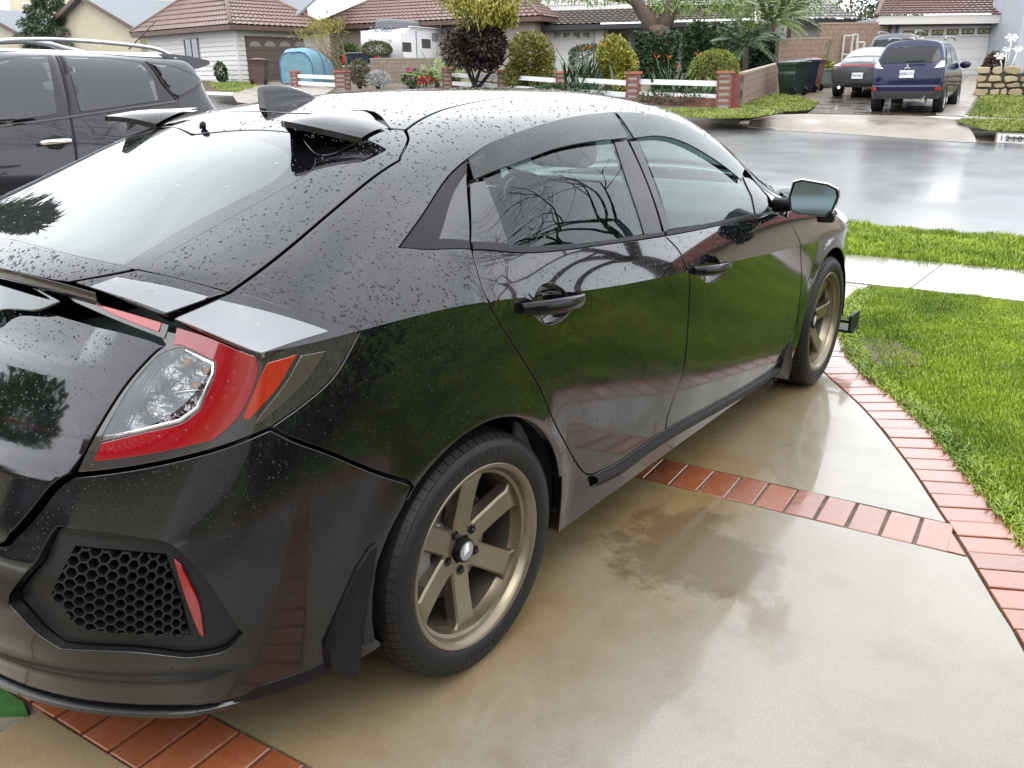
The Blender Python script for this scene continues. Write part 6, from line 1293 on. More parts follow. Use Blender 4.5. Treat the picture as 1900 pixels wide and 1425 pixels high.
(x0, z1), (x1, z0) = F2.at((1166,62), 1.8), F2.at((1192,132), 1.8); dr = MB().box(x0, x1, 1.72, 1.79, -.2, z1, F2.M).build('front_door', mat('door_white', (.55,.53,.50), .5), h6)
xm, zm = F2.at((1178,84), 1.7); MB().prism([(xm+.17*math.cos(a), zm+.42*math.sin(a)) for a in np.linspace(0, 2*math.pi, 18, endpoint=False)], -1.71, -1.69, F2.M @ Matrix.Rotation(R(90), 4, 'X')).build('oval_window', mat('leaded_glass', (.12,.14,.16), .15, var=.6, vscale=16), dr)
framed('side_light', F2, (1150,60), (1163,100), 1.78, h6, MATS['door_white'], PANE, .05)
ze = F2.at((1040,47), -.5)[1]; e0, e1 = F2.at((905,48), -.5)[0]-2.5, F2.at((1400,40), -.5)[0]
MB().box(e0, e1, -.55, -.45, ze-.22, ze, F2.M).box(e0, e1, -.45, .6, ze-.22, ze-.16, F2.M).build('eaves', BLKF, h6)
tiles('roof_tiles', F2.P(e0, -.55, ze), F2.P(e1, -.55, ze), F2.P(e1, 4.2, ze+1.75), F2.P(e0+2.5, 4.2, ze+1.75), DTILE, h6, .30, .34, .04, .05)
ux0, ux1 = F2.at((905,10), 1.6)[0], F2.at((1190,10), 1.6)[0]; MB().box(ux0, ux1, 1.6, 8, ze+.55, ze+3.4, F2.M).build('upper_storey', WSID, h6)
siding('upper_siding', F2, ux0, ux1, ze+.75, ze+3.4, WSID, h6, 1.58, .28, .03)
tiles('roof_tiles', F2.P(ux1, 1.0, ze+.75), F2.P(e1+2, 1.0, ze+.75), F2.P(e1+2, 7.2, ze+3.4), F2.P(ux1, 7.2, ze+3.4), mat('grey_brown_tile', (.20,.19,.185), .3, var=.3, vscale=3, coat=.5), h6, .30, .34, .05, .05)
# --- white gable end and chimney seen between the palms and the grey house
FW = Fac((1478,150), (1560,148)); h7 = tag(empty('white_chimney_house', FW.A), 'white house end with grey roof edge and white chimney behind the block wall', 'house')
(wx0, _), (wx1, _) = FW.at((1470,60), 6), FW.at((1548,60), 6); wz = FW.at((1500,34), 6)[1]
MB().box(wx0, wx1, 6, 12, -.4, wz, FW.M).build('wall', WSID, h7)
tiles('roof_tiles', FW.P(wx0-.8, 5.2, wz-.1), FW.P(wx1+.8, 5.2, wz-.1), FW.P(wx1-.5, 9, wz+1.5), FW.P(wx0, 9, wz+1.5), MATS['grey_brown_tile'], h7); MB().box(wx0-.8, wx1+.8, 5.15, 5.25, wz-.32, wz-.08, FW.M).build('eaves', BLKF, h7)
cx0, cz0 = FW.at((1529,30), 7); cx1 = FW.at((1551,30), 7)[0]; MB().box(cx0, cx1, 7, 8, 1, cz0+2.2, FW.M).build('chimney', WSID, h7)
# --- pale grey house with white double garage door
F3 = Fac((1640,141), (1868,137)); h8 = tag(empty('grey_garage_house', F3.A), 'pale grey house with wide white garage door and row of seven small windows', 'house')
w0, w1 = F3.at((1641,90))[0], F3.at((1882,90))[0]; ez = F3.at((1750,32), -.55)[1]
box_walls('wall', F3, w0, w1+6, .05, 7.5, -.4, ez+.1, GSID, h8)
mb = MB(); k = w0
while k < w1: mb.box(k, k+.02, .03, .055, -.3, ez, F3.M); k += .2
mb.build('siding_grooves', mat('groove_grey', (.30,.31,.34), .7), h8)
(x0, z1), (x1, _) = F3.at((1668,52)), F3.at((1878,52)); z1 = F3.at((1770,48))[1]; gd = MB().box(x0, x1, -.02, .03, -.25, z1, F3.M).build('garage_door', GDOOR, h8)
for k in range(1, 5): MB().box(x0+.01, x1-.01, -.025, -.021, -.25+(z1+.25)*k/5, -.238+(z1+.25)*k/5, F3.M).build('panel_joint', MATS['joint_grey'], gd)
YP = mat('yellow_pane', (.42,.38,.16), .2); DKF = mat('dark_green_frame', (.06,.07,.045), .5)
for k, (a, b) in enumerate(((1676,1694),(1703,1721),(1730,1749),(1758,1777),(1786,1806),(1815,1836),(1844,1865))):
    yt = 57-k*.9; wo = framed('window', F3, (a,yt), (b,yt+10), -.025, gd, DKF, YP, .045, 0, .03); x, z = F3.at(((a+b)/2, yt+5.5), -.05); MB().prism([(x-.12, z), (x, z-.035), (x+.12, z), (x, z+.045)], .048, .052, F3.M @ Matrix.Rotation(R(90), 4, 'X')).build('pane_ornament', DKF, wo)
MB().box(x0-.1, x0, -.04, .06, -.3, z1+.1, F3.M).box(x1, x1+.1, -.04, .06, -.3, z1+.1, F3.M).box(x0-.1, x1+.1, -.04, .06, z1, z1+.12, F3.M).build('door_frame', mat('slate_frame', (.16,.17,.20), .6), h8)
fa, fb = F3.at((1626,36), -.55)[0], F3.at((1880,28), -.55)[0]
MB().box(fa, fb, -.60, -.50, ez-.25, ez+.08, F3.M).box(fa, fb, -.5, .05, ez-.1, ez-.04, F3.M).build('fascia', FASC, h8)
tiles('roof_tiles', F3.P(fa-.05, -.65, ez+.06), F3.P(fb+.05, -.65, ez+.06), F3.P(fb-.2, 4.2, ez+2.2), F3.P(fa+2.6, 4.2, ez+2.2), RTILE, h8, .26, .27, .02, .05)
MB().tube([F3.P(fa-.05, -.65, ez+.1), F3.P(fa+2.6, 4.2, ez+2.24)], .11, 8).build('ridge_cap', RTILE, h8, smooth=True)
wx = F3.at((1882,90), -2.)[0]; MB().box(wx, wx+7, -2.2, .1, -.4, ez+2.6, F3.M).build('side_wing', GSID, h8)
# --- block walls
def blockwall(name, label, P0, P1, h, th=.15, cap=True, bl=.40, bh=.20, m=BLOCK):
    P0, P1 = np.array(P0, float), np.array(P1, float); e = P1-P0; L = math.hypot(e[0], e[1]); u = e/L; nn = np.array([-u[1], u[0], 0]); nn = nn/np.linalg.norm(nn); w = tag(empty(name, P0), label, 'wall')
    MB().add([P0-nn*th*.4, P1-nn*th*.4, P1+nn*th*.4, P0+nn*th*.4]+[q+np.array([0,0,h-.02]) for q in (P0-nn*th*.4, P1-nn*th*.4, P1+nn*th*.4, P0+nn*th*.4)], [(0,3,2,1),(4,5,6,7),(0,1,5,4),(1,2,6,5),(2,3,7,6),(3,0,4,7)]).build('mortar', M_MORTAR, w)
    nr = max(1, round(h/bh)); nc = max(1, int(L/bl)); sh = None
    for r in range(nr):
        for c in range(nc+(r % 2)):
            t0 = max(0, (c-.5*(r % 2))*bl+.006); t1 = min(L, (c+1-.5*(r % 2))*bl-.006)
            if t1-t0 < .05: continue
            A, B = P0+u*t0, P0+u*t1; z0, z1 = r*h/nr+.005-(.3 if r == 0 else 0), (r+1)*h/nr-.005
            v = [A-nn*th/2, B-nn*th/2, B+nn*th/2, A+nn*th/2]; mesh('block', [q+np.array([0,0,z0]) for q in v]+[q+np.array([0,0,z1]) for q in v], [(0,3,2,1),(4,5,6,7),(0,1,5,4),(1,2,6,5),(2,3,7,6),(3,0,4,7)], m, w)
    if cap: MB().bar(P0+np.array([0,0,h+.03]), P1+np.array([0,0,h+.03]), th+.03, .06).build('cap', mat('wall_cap', (.33,.26,.20), .8, var=.1), w)
    return w
blockwall('low_block_wall', 'low tan block wall running back beside the trash bins', far((1372,196)), far((1438,166)), .80)
blockwall('tall_block_wall', 'taller tan block wall behind the trash bins', far((1436,160)), far((1530,152)), 1.55, bl=.42)
bw = blockwall('gate_block_wall', 'tan block wall with pilasters behind the parked sedan', far((1510,150)), far((1640,141)), 2.05, bl=.42)
blockwall('trailer_block_wall', 'low tan block wall in front of the travel trailer', far((690,151)), far((832,151)), .92, bl=.42, m=mat('tan_block', (.24,.19,.15), .85, var=.15, vscale=5))
bp_ = far((1359,199)); blk = tag(MB().box(-.13,.13,-.13,.13,-.3,.84, Matrix.Translation(Vector(bp_)) @ Matrix.Rotation(.6, 4, 'Z')).build('painted_wall_end', mat('red_painted_post', (.19,.04,.034), .6, var=.15, vscale=6)), 'red painted end post of the low block wall', 'post')
# --- fence: brick pillars, white rails, brick plinth
FBR = mat('fence_brick', (.20,.075,.05), .7, var=.35, vscale=7); FBM = mat('fence_mortar', (.30,.26,.23), .9); RAIL = mat('white_rail', (.78,.78,.77), .45)
def brick_pillar(P, h, w, rz, label, course=.075, top=True):
    e = tag(empty('brick_pillar', P, rz, True), label, 'pillar', 'brick pillars of the white rail fence'); MB().box(-w/2+.012, w/2-.012, -w/2+.012, w/2-.012, -.3, h-.01).build('mortar_core', FBM, e)
    n = int(h/course); me = None
    for r in range(n):
        z0 = r*h/n+.004; z1 = (r+1)*h/n-.004
        for k in range(2):
            for s in (0, 1):
                if r % 2: bx = (-w/2+k*w/2+.003, -w/2+(k+1)*w/2-.003, -w/2+s*(w-.06), -w/2+.06+s*(w-.06))
                else: bx = (-w/2+s*(w-.06), -w/2+.06+s*(w-.06), -w/2+k*w/2+.003, -w/2+(k+1)*w/2-.003)
                MB().box(*bx, z0, z1).build('brick', FBR, e)
    if top: MB().box(-w/2-.03, w/2+.03, -w/2-.03, w/2+.03, h, h+.07).build('cap', mat('pillar_cap', (.33,.12,.07), .7, var=.2, vscale=8), e)
    return e
PIL = [((550,161),.55,.30,'brick pillar by the blue covered vehicle'),((637,166),.62,.46,'wide brick pillar under the bare pencil tree'),((833,163),.68,.38,'brick pillar topped with red flowers'),((935,170),.66,.36,'brick pillar below the dark purple bush'),((1043,181),.72,.36,'brick pillar in front of the strap-leaved plants'),((1174,192),.80,.38,'brick pillar between the yellow bush and the bird-of-paradise'),((1342,199.5),.86,.40,'brick pillar at the street corner of the fence')]
pp = []
for px, h, w, lb in PIL:
    P = far(px); pp.append(P); brick_pillar(P, h, w, .35, lb)
def rails(a, b, zs, label):
    A, B = pp[a], pp[b]; e = tag(empty('white_rail_fence', A), label, 'fence', 'white rail fence sections')
    for z in zs: MB().bar(A+np.array([0,0,z]), B+np.array([0,0,z]), .045, .14).build('rail', RAIL, e, bevel=.004)
rails(0, 1, (.15,.42), 'short white rail between the two left brick pillars'); rails(2, 3, (.17,.47), 'white rail section beneath the dark purple bush'); rails(3, 4, (.17,.50), 'white rail section beneath the large yellow-green bush')
rails(4, 5, (.22,.55), 'white double-rail section beneath the pointed yellow bush'); rails(5, 6, (.26,.60), 'white double-rail section beneath the clipped round bush')
def plinth(A, B, h, label):
    L = np.linalg.norm(B-A); u = (B-A)/L; e = tag(empty('brick_plinth', A), label, 'wall'); MB().bar(A+np.array([0,0,h/2-.1]), B+np.array([0,0,h/2-.1]), .12, h+.18).build('mortar_core', FBM, e); n = int(L/.22)
    for r in range(3):
        for k in range(n):
            a = A+u*((k+.03+.5*(r % 2))*L/(n+.5)); b = A+u*((k+.97+.5*(r % 2))*L/(n+.5)); z = (r+.5)*h/3; MB().bar(a+np.array([0,0,z]), b+np.array([0,0,z]), .15, h/3-.01).build('brick', FBR, e)
plinth(pp[5], pp[6], .24, 'low brick plinth under the last fence section')
# --- stone planter wall
sw0, sw1 = far((1812,178)), far((1935,179)); e = sw1-sw0; L = np.linalg.norm(e); u = e/L; nn = np.array([-u[1], u[0], 0]); stw = tag(empty('stone_planter_wall', sw0), 'tan flagstone planter wall by the grey house', 'wall')
MB().bar(sw0+nn*.25+np.array([0,0,.2]), sw1+nn*.25+np.array([0,0,.2]), .44, .86).build('mortar_core', mat('dark_mortar', (.075,.06,.045), .9), stw)
STN = [mat('flagstone_%d' % k, c, .7, var=.2, vscale=7) for k, c in enumerate(((.36,.28,.17),(.42,.34,.22),(.30,.23,.14)))]
rs = random.Random(5); yy = 0; row = 0
while yy < .60:
    hh = rs.uniform(.13, .27); xx = -.02-rs.uniform(0, .15)
    while xx < L:
        ww = rs.uniform(.2, .5); ph = rs.uniform(0, 6); N = 9; pol = [(xx+ww/2+(ww/2-.012)*(abs(math.cos(a))**.6)*math.copysign(1, math.cos(a))*rs.uniform(.82, 1.02), yy+hh/2+rs.uniform(-.02,.02)+(hh/2-.008)*(abs(math.sin(a))**.6)*math.copysign(1, math.sin(a))*rs.uniform(.8, 1.03)) for a in np.linspace(0, 2*math.pi, N, endpoint=False)]
        M = frame(sw0-nn*.0, u, (0,0,1), -nn); mb = MB(); b0 = [(a, b, -.05) for a, b in pol]; b1 = [(a, b, .02) for a, b in pol]; cxx, cyy = xx+ww/2, yy+hh/2; b2 = [(cxx+(a-cxx)*.8, cyy+(b-cyy)*.8, .045) for a, b in pol]
        mb.grid([q+[q[0]] for q in (b0, b1, b2)]); mb.add(b2, [tuple(range(N))]); mb.v = [tuple(M @ Vector(q)) for q in mb.v]; mb.build('stone', STN[rs.randrange(3)], stw, smooth=False); xx += ww
    yy += hh; row += 1
MB().bar(sw0+nn*.28+np.array([0,0,.61]), sw1+nn*.28+np.array([0,0,.61]), .38, .04).build('planter_soil', M_SOIL, stw)
# ---------------------------------------------------------------- vehicles and objects across the street
def axes(pl, pr):
    """rear-left and rear-right tyre contact pixels -> centre, right axis, forward axis"""
    A, B = far(pl), far(pr); ex = B-A; ex[2] = 0; ex /= np.linalg.norm(ex); ey = np.array([-ex[1], ex[0], 0])
    if ey@(A-CP) < 0: ey = -ey
    return (A+B)/2, ex, ey
# blue SUV
BLUE = mat('dark_blue_paint', (.007,.009,.045), .18, coat=.25, spec=.3); LOWG = mat('grey_bumper', (.045,.047,.055), .3, coat=.3)
ex, ey = np.array([.997,.076,0]), np.array([-.076,.997,0]); c = far((1738,210))-ex*.70; b1 = tag(empty('blue_suv', c), 'dark blue SUV parked nose-in on the far driveway', 'car')
NB = Loft(suv_net(4.6, 1.62, 1.68, .38, 1.05), c-ey*.55, ex, ey); NB.shell('body', BLUE, b1)
NB.patch('rear_window', [(0.0,3.35),(1.3,3.35),(1.75,3.6),(1.45,4.8),(0.0,4.85)], TGLASS, b1, .012, .1, sides=(1,-1))
NB.patch('lower_bumper', [(0,.0),(3.2,.0),(3.1,.6),(2.2,.95),(0,.95)], LOWG, b1, .012, .12, sides=(1,-1))
NB.patch('bumper_step', [(0,1.35),(2.0,1.35),(2.0,1.5),(0,1.5)], mat('bumper_chrome_line', (.10,.11,.20), .15, coat=1.), b1, .015, .08, sides=(1,-1))
NB.patch('tail_light', [(1.15,2.85),(2.35,2.95),(2.45,3.45),(1.9,3.5)], PWHT, b1, .016, .1, sides=(1,-1))
NB.patch('bumper_reflector', [(1.5,1.05),(2.15,1.05),(2.15,1.35),(1.5,1.3)], PRED, b1, .02, .1, sides=(1,-1))
NB.patch('rear_side_window', [(3.15,3.25),(4.6,3.22),(4.6,4.75),(3.6,4.75)], TGLASS, b1, .01, .12, sides=(1,-1)); NB.patch('front_side_window', [(4.75,3.22),(6.9,3.25),(6.3,4.6),(4.75,4.75)], TGLASS, b1, .01, .12, sides=(1,-1))
P = NB(0.2, 2.35)[0]; plate(b1, c-ey*.585+np.array([0,0,.90])-ey*.0, -ey, (0,0,1), .32, .17, '6RBC171', .085)
d3 = MB()
for k in range(3):
    a = R(90+120*k); q = frame(c-ey*.60+np.array([0,0,1.055]), -np.cross((0,0,1), -ey)*-1, (0,0,1), -ey); d3.prism([(0,0),(.035*math.cos(a-.5),.035*math.sin(a-.5)),(.075*math.cos(a),.075*math.sin(a)),(.035*math.cos(a+.5),.035*math.sin(a+.5))], 0, .012, q)
d3.build('diamond_emblem', mat('silver_badge', (.75,.76,.78), .15, .6), b1)
for sx in (1, -1):
    pts = [NB.put(np.array([[sx*.62, y, z]]))[0] for y, z in ((.75,1.66),(.85,1.715),(1.6,1.745),(2.3,1.745),(2.6,1.70))]; MB().tube(catmull(pts, 4), .022, 6).build('roof_rail', mat('grey_rail', (.20,.20,.21), .35, .5), b1, smooth=True)
    q = NB.put(np.array([[sx*.90, 3.05, 1.12]]))[0]; mb = MB(); mb.lathe([(.02,-.10),(.10,-.08),(.125,0),(.10,.06),(.02,.08)], 12, frame(q, ex*1.0, (0,0,1), ey) @ Matrix.Diagonal((1.1,.8,.7,1))); mb.build('door_mirror', BLUE, b1, smooth=True)
MB().tube([NB.put(np.array([[0,.62,1.69]]))[0], NB.put(np.array([[0,.72,1.90]]))[0]], .008, 5).build('antenna', TRIM, b1)
MB().bar(NB.put(np.array([[-.05,.04,1.17]]))[0]-ey*.03, NB.put(np.array([[.35,.04,1.185]]))[0]-ey*.03, .02, .025).build('rear_wiper', TRIM, b1)
MB().tube([NB.put(np.array([[.42,.0,.30]]))[0], NB.put(np.array([[.42,.3,.30]]))[0]], .05, 12).build('exhaust_tip', CHROME, b1)
far_wheels(b1, c-ey*.55, ex, ey, (.72,3.45), .70, .345)
# grey sedan
GREYP = mat('charcoal_sedan_paint', (.055,.056,.062), .25, coat=.35, metal=.3)
c = far((1645,181))-ex*.72; b2 = tag(empty('grey_sedan', c), 'charcoal sedan with full-width red tail light bar on the far driveway', 'car')
def sedan_net(L=4.67, W=1.68, H=1.46):
    z = np.array([.30,.46,.72,.92,.98,1.02,1.035,1.04]); x = np.array([.78,.89,.915,.86,.74,.62,.40,0])*W/1.83; rows = []
    def row(y, xs, zs): rows.append([(a, b, c_) for a, b, c_ in zip(xs, y if hasattr(y, '__len__') else [y]*8, zs)])
    ry = np.array([.12,.02,.0,-.01,.04,.08,.10,.10]); row(ry, x*0, z-np.array([0,0,0,0,.03,.03,.03,.03])); row(ry, x*.6, z-np.array([0,0,0,0,.03,.03,.03,.03])); row(ry+.07, x*.92, z-np.array([0,0,0,.0,.02,.02,.02,.02])); row(ry+.35, x, z)
    row(np.array([.75,.75,.75,.75,.72,.68,.66,.66]), x, z+np.array([0,0,0,0,.03,.05,.05,.05])); zr = np.array([.30,.46,.74,.98,1.20,1.37,1.43,1.445]); xr = np.array([.78,.89,.915,.87,.76,.60,.40,0])*W/1.83
    row(np.array([1.4,1.4,1.4,1.4,1.35,1.42,1.5,1.5]), xr, zr-np.array([0,0,0,0,.02,.02,.02,.02])); row(2.0, xr, zr+np.array([0,0,0,0,0,.015,.02,.02])); row(2.6, xr, zr-np.array([0,0,0,.02,.02,.03,.03,.02])); zh = np.array([.30,.46,.72,.90,.95,.98,1.0,1.02])
    row(np.array([3.1,3.1,3.1,3.1,3.1,3.2,3.3,3.35]), x, zh+np.array([0,0,0,.03,.05,.03,.02,.01])); row(3.8, x*np.array([1,1,1,.98,1,1.05,1,1]), zh-np.array([0,0,0,.02,.04,.05,.06,.06])); row(np.array([4.3,4.45,4.42,4.3,4.25,4.2,4.25,4.3]), x*.93, zh-np.array([0,0,.04,.14,.18,.2,.2,.2])); row(np.array([4.5,4.67,4.65,4.5,4.4,4.4,4.4,4.4]), x*0, zh-np.array([0,0,.04,.14,.18,.2,.2,.2]))
    return np.array(rows)
ND = Loft(sedan_net(), c-ey*.85, ex, ey); ND.shell('body', GREYP, b2)
ND.patch('rear_window', [(4.15,4.9),(4.15,7.0),(4.95,7.0),(4.95,5.3)], mat('pale_sky_glass', (.10,.15,.15), .05, coat=1.), b2, .012, .12, sides=(1,-1))
ND.patch('side_window', [(4.4,3.25),(5.1,4.75),(6.9,4.75),(7.7,3.4)], TGLASS, b2, .01, .12, sides=(1,-1))
ND.patch('tail_light_bar', [(0,2.95),(1.5,2.95),(2.6,2.9),(2.65,3.3),(1.6,3.45),(0,3.4)], PRED, b2, .015, .1, sides=(1,-1)); ND.patch('reverse_lamp', [(1.25,3.0),(1.9,3.0),(1.8,3.25),(1.25,3.25)], PWHT, b2, .022, .08, sides=(1,-1))
ND.patch('centre_strip', [(0,3.12),(1.3,3.12),(1.3,3.22),(0,3.22)], mat('lamp_strip_dark', (.05,.01,.012), .2), b2, .019, .06, sides=(1,-1))
ND.patch('lower_valance', [(0,.2),(1.8,.2),(1.6,.6),(0,.65)], mat('valance_black', (.015,.015,.016), .5), b2, .012, .1, sides=(1,-1))
plate(b2, c-ey*.885+np.array([0,0,.62]), -ey, (0,0,1), .31, .165, '7MYD821', .075)
for sx in (1,-1): MB().tube([ND.put(np.array([[sx*.5,.05,.30]]))[0], ND.put(np.array([[sx*.5,.3,.30]]))[0]], .045, 10).build('exhaust_tip', CHROME, b2)
MB().tube([ND.put(np.array([[.1,1.55,1.44]]))[0], ND.put(np.array([[.1,1.45,1.62]]))[0]], .008, 5).build('antenna', TRIM, b2)
far_wheels(b2, c-ey*.85, ex, ey, (1.0,3.7), .72, .33)
# dark SUV behind it
c = far((1648,162)); b3 = tag(empty('far_suv', c), 'slate grey SUV half hidden behind the charcoal sedan', 'car')
NG = Loft(suv_net(4.4, 1.78, 1.74, .30, 1.02), c-ey*.2, ex, ey); NG.shell('body', mat('slate_paint', (.035,.04,.055), .15, coat=1.), b3)
NG.patch('rear_window', [(0,3.3),(1.3,3.3),(1.75,3.5),(1.45,4.7),(0,4.75)], TGLASS, b3, .012, .1, sides=(1,-1)); NG.patch('side_window', [(3.2,3.25),(6.8,3.25),(6.3,4.7),(3.6,4.75)], TGLASS, b3, .01, .12, sides=(1,-1))
for sx in (1,-1):
    pts = [NG.put(np.array([[sx*.6, y, z]]))[0] for y, z in ((.55,1.68),(.62,1.80),(1.5,1.82),(2.4,1.81),(2.5,1.74))]; MB().tube(pts, .03, 6).build('roof_rail', MATS['grey_rail'], b3, smooth=True)
far_wheels(b3, c-ey*.2, ex, ey, (.75,3.4), .76, .34)
# travel trailer
TW = mat('trailer_white', (.78,.79,.80), .3, var=.04, vscale=2, coat=.4); TG = mat('trailer_grey', (.25,.26,.28), .35, coat=.3)
_h = np.array([CR[0], CR[1], 0]); _h /= np.linalg.norm(_h); _d = np.array([-_h[1], _h[0], 0]); _a = far((752,144)); FT = Fac(None, None, _a, _a+(_h*math.cos(R(62))+_d*math.sin(R(62)))*5.2); tr = tag(empty('travel_trailer', FT.A), 'white and grey travel trailer with rounded nose behind the low wall', 'trailer')
tl, th, nose = FT.len, FT.at((760,52), 0.)[1], .3
# side profile extruded sideways; the nose faces left
zb = .55; zt = th; prof = [(nose-.1, zb), (tl, zb), (tl, zt-.35), (tl-.3, zt), (nose+.8, zt+.02), (nose+.35, zt-.25), (nose+.05, zt-.9), (nose-.12, zt-1.5)]
W_ = 2.3; ex2 = -FT.e
MB().prism(prof, -.0-W_, 0, FT.M @ Matrix.Rotation(R(90), 4, 'X')).build('body', TW, tr, bevel=.04)
fx = Fac(None, None, FT.P(nose, W_, 0), FT.P(nose, 0, 0))
nz_ = MB(); g = []
for t in np.linspace(0, 1, 11):
    a = t*math.pi/2; g.append([FT.P(nose+.75-1.25*math.cos(a)**.8 if t < 1 else nose+.75, y, zb+.1+(zt-zb-.08)*math.sin(a)**.9 if False else zb+(zt-zb)*t) for y in np.linspace(-.03, W_+.03, 7)])
g = [[FT.P(nose+x, y, z) for y in np.linspace(-.03, W_+.03, 7)] for x, z in ((-.1,zb),(-.42,zb+.5),(-.55,zb+1.1),(-.50,zb+1.6),(-.28,zt-.28),(.05,zt-.04),(.5,zt+.03),(.8,zt+.03))]
nz_.grid(g); nb_ = len(nz_.v)
for k in (0, 6): nz_.add([r[k] for r in g]+[FT.P(nose+.8, -.03 if k == 0 else W_+.03, zb)], [tuple(range(9))])
no = nz_.build('nose_cap', mat('nose_white', (.85,.85,.86), .25, coat=.6), tr, auto=40)
# lettering on the nose
a0 = (g[2][0]+g[3][6]+g[2][6]+g[3][0])/4; fe_ = (g[2][0]-g[2][6]); fe_ /= np.linalg.norm(fe_); fu = (g[3][3]-g[2][3]); fu /= np.linalg.norm(fu); fn = np.cross(fe_, fu)
LM = mat('trailer_lettering', (.22,.24,.28), .5)
c1 = (g[3][3]+g[2][3])/2; 
if fn@(CP-c1) < 0: fn = -fn; fe_ = -fe_
for k, ch in enumerate('TANGO'): text_mesh('letter', ch, .36, LM, no, frame(c1+fn*.03+fe_*(k-2)*.27+fu*.28, fe_, fu, fn), .003)
for k, ch in enumerate('Mini Lite'): 
    if ch != ' ': text_mesh('letter', ch, .24, LM, no, frame(c1+fn*.03+fe_*(k-4)*.15-fu*.22, fe_, fu, fn), .003)
def tpx(name, pa, pb, m, y=-.012, d=.02, bev=.01): (x0, z1), (x1, z0) = FT.at(pa), FT.at(pb); return MB().box(x0, x1, y-d, y, z0, z1, FT.M).build(name, m, tr, bevel=bev)
tpx('grey_band', (762,58), (834,79), TG, -.003, .008, 0); tpx('entry_door', (772,58), (802,112), TW, -.012); tpx('door_window', (781,72), (798,90), PANE, -.034, .01); tpx('side_window', (745,78), (763,97), PANE, -.012, .02, .02); tpx('door_post', (770,58), (773,112), mat('awning_grey', (.08,.08,.085), .5), -.012, .05)
tpx('awning_roll', (757,50), (836,55), mat('awning_white', (.72,.73,.74), .5), -.0, .14, .04)
for k, (a, b, hh) in enumerate(((708,770,.42),(790,812,.30))):
    (x0, z1), (x1, z0) = FT.at((a,48), 1.1), FT.at((b,48), 1.1); MB().box(x0+.1, x1-.1, .7, 1.6, zt-.02, zt+hh, FT.M).build('roof_unit', mat('roof_unit_grey', (.16,.165,.175), .6), tr, bevel=.12)
far_wheels(tr, FT.P((nose+tl)/2, W_/2, -.0), -FT.n, FT.e, (-.4,.4), 1.0, .34)
# pickup in front of the trailer
cp_ = far((660,147)); ex, ey = FT.e*-.2+np.array([.6,.5,0]), None; ex = np.array([.93,.36,0]); ex /= np.linalg.norm(ex); ey = np.array([-ex[1], ex[0], 0]); pk = tag(empty('pickup_truck', cp_), 'dark navy pickup truck with red tail lamps behind the bare tree', 'truck')
NAVY = mat('navy_paint', (.010,.012,.030), .15, coat=1.); T_ = frame(cp_+np.array([.2,.2,0]), ex, ey, (0,0,1))
def pbox(n, *b, m=NAVY, bev=.03): return MB().box(*b, T_).build(n, m, pk, bevel=bev)
pbox('bed', -.92,.92,0,2.0,.5,1.18); pbox('cab', -.88,.88,2.0,3.9,.5,1.15); MB().prism([(2.05,1.15),(3.75,1.15),(3.3,1.80),(2.2,1.80)], -.78, .78, T_ @ frame((0,0,0),(0,1,0),(0,0,1),(1,0,0))).build('cab_roof', NAVY, pk, bevel=.05)
pbox('hood', -.88,.88,3.9,5.2,.5,1.08); pbox('tailgate', -.70,.70,-.03,0,.55,1.16, bev=.01); pbox('rear_bumper', -.9,.9,-.16,-.03,.45,.62, m=mat('chrome_bumper', (.55,.55,.57), .2, .9)); MB().prism([(2.15,1.2),(3.6,1.2),(3.25,1.72),(2.3,1.72)], -.80, .80, T_ @ frame((0,0,0),(0,1,0),(0,0,1),(1,0,0))).build('side_windows', TGLASS, pk); pbox('rear_window', -.6,.6,2.04,2.12,1.22,1.70, m=TGLASS, bev=0)
for sx in (-1, 1): pbox('tail_lamp', *sorted((sx*.74, sx*.93)), -.04,.05,.72,1.10, m=mat('tail_red', (.60,.01,.02), .2, coat=.5), bev=.01)
far_wheels(pk, cp_+np.array([.2,.2,0]), ex, ey, (.95,4.2), .80, .38)
# covered vehicle under a blue tarp
tc0 = far((553,157)); tv = tag(empty('covered_vehicle', tc0), 'small vehicle under a pale blue fitted cover with dark blue straps', 'covered vehicle'); TARP = mat('blue_cover', (.16,.30,.36), .75, var=.15, vscale=5, bump=.5, bscale=14); STRP_ = mat('strap_blue', (.03,.10,.32), .6)
ex = np.array([.90,.43,0]); ey = np.array([-.43,.90,0]); T_ = frame(tc0, ex, ey, (0,0,1)); rows = []; rt = random.Random(3)
for k, y in enumerate(np.linspace(0, 2.6, 12)):
    s = 1-.35*(k/11)**3 if k else .86; r = []
    for j in range(25):
        a = R(-15)+R(210)*j/24; x = .76*math.copysign(abs(math.cos(a))**.55, math.cos(a)); z = .12+1.36*s*max(0, math.sin(a))**.55 if math.sin(a) > 0 else .12+.3*math.sin(a)
        r.append(tuple(T_ @ Vector((x*(1+rt.uniform(-.02,.02)), y-.12*math.sin(a)+rt.uniform(-.02,.02), z+rt.uniform(-.015,.015)))))
    rows.append(r)
mb = MB(); mb.grid(rows); mb.add(rows[0], [tuple(range(25))]); cv = mb.build('cover', TARP, tv, smooth=True); sharp(cv, 60)
for k in (0, 5): MB().tube([np.array(q)+np.array([0,0,.012]) for q in rows[k]], .028, 6).build('strap', STRP_, tv, smooth=True)
MB().box(-.7,.7,.3,2.2,0,.3,T_).build('wheels_and_sill', RUBBER, tv)
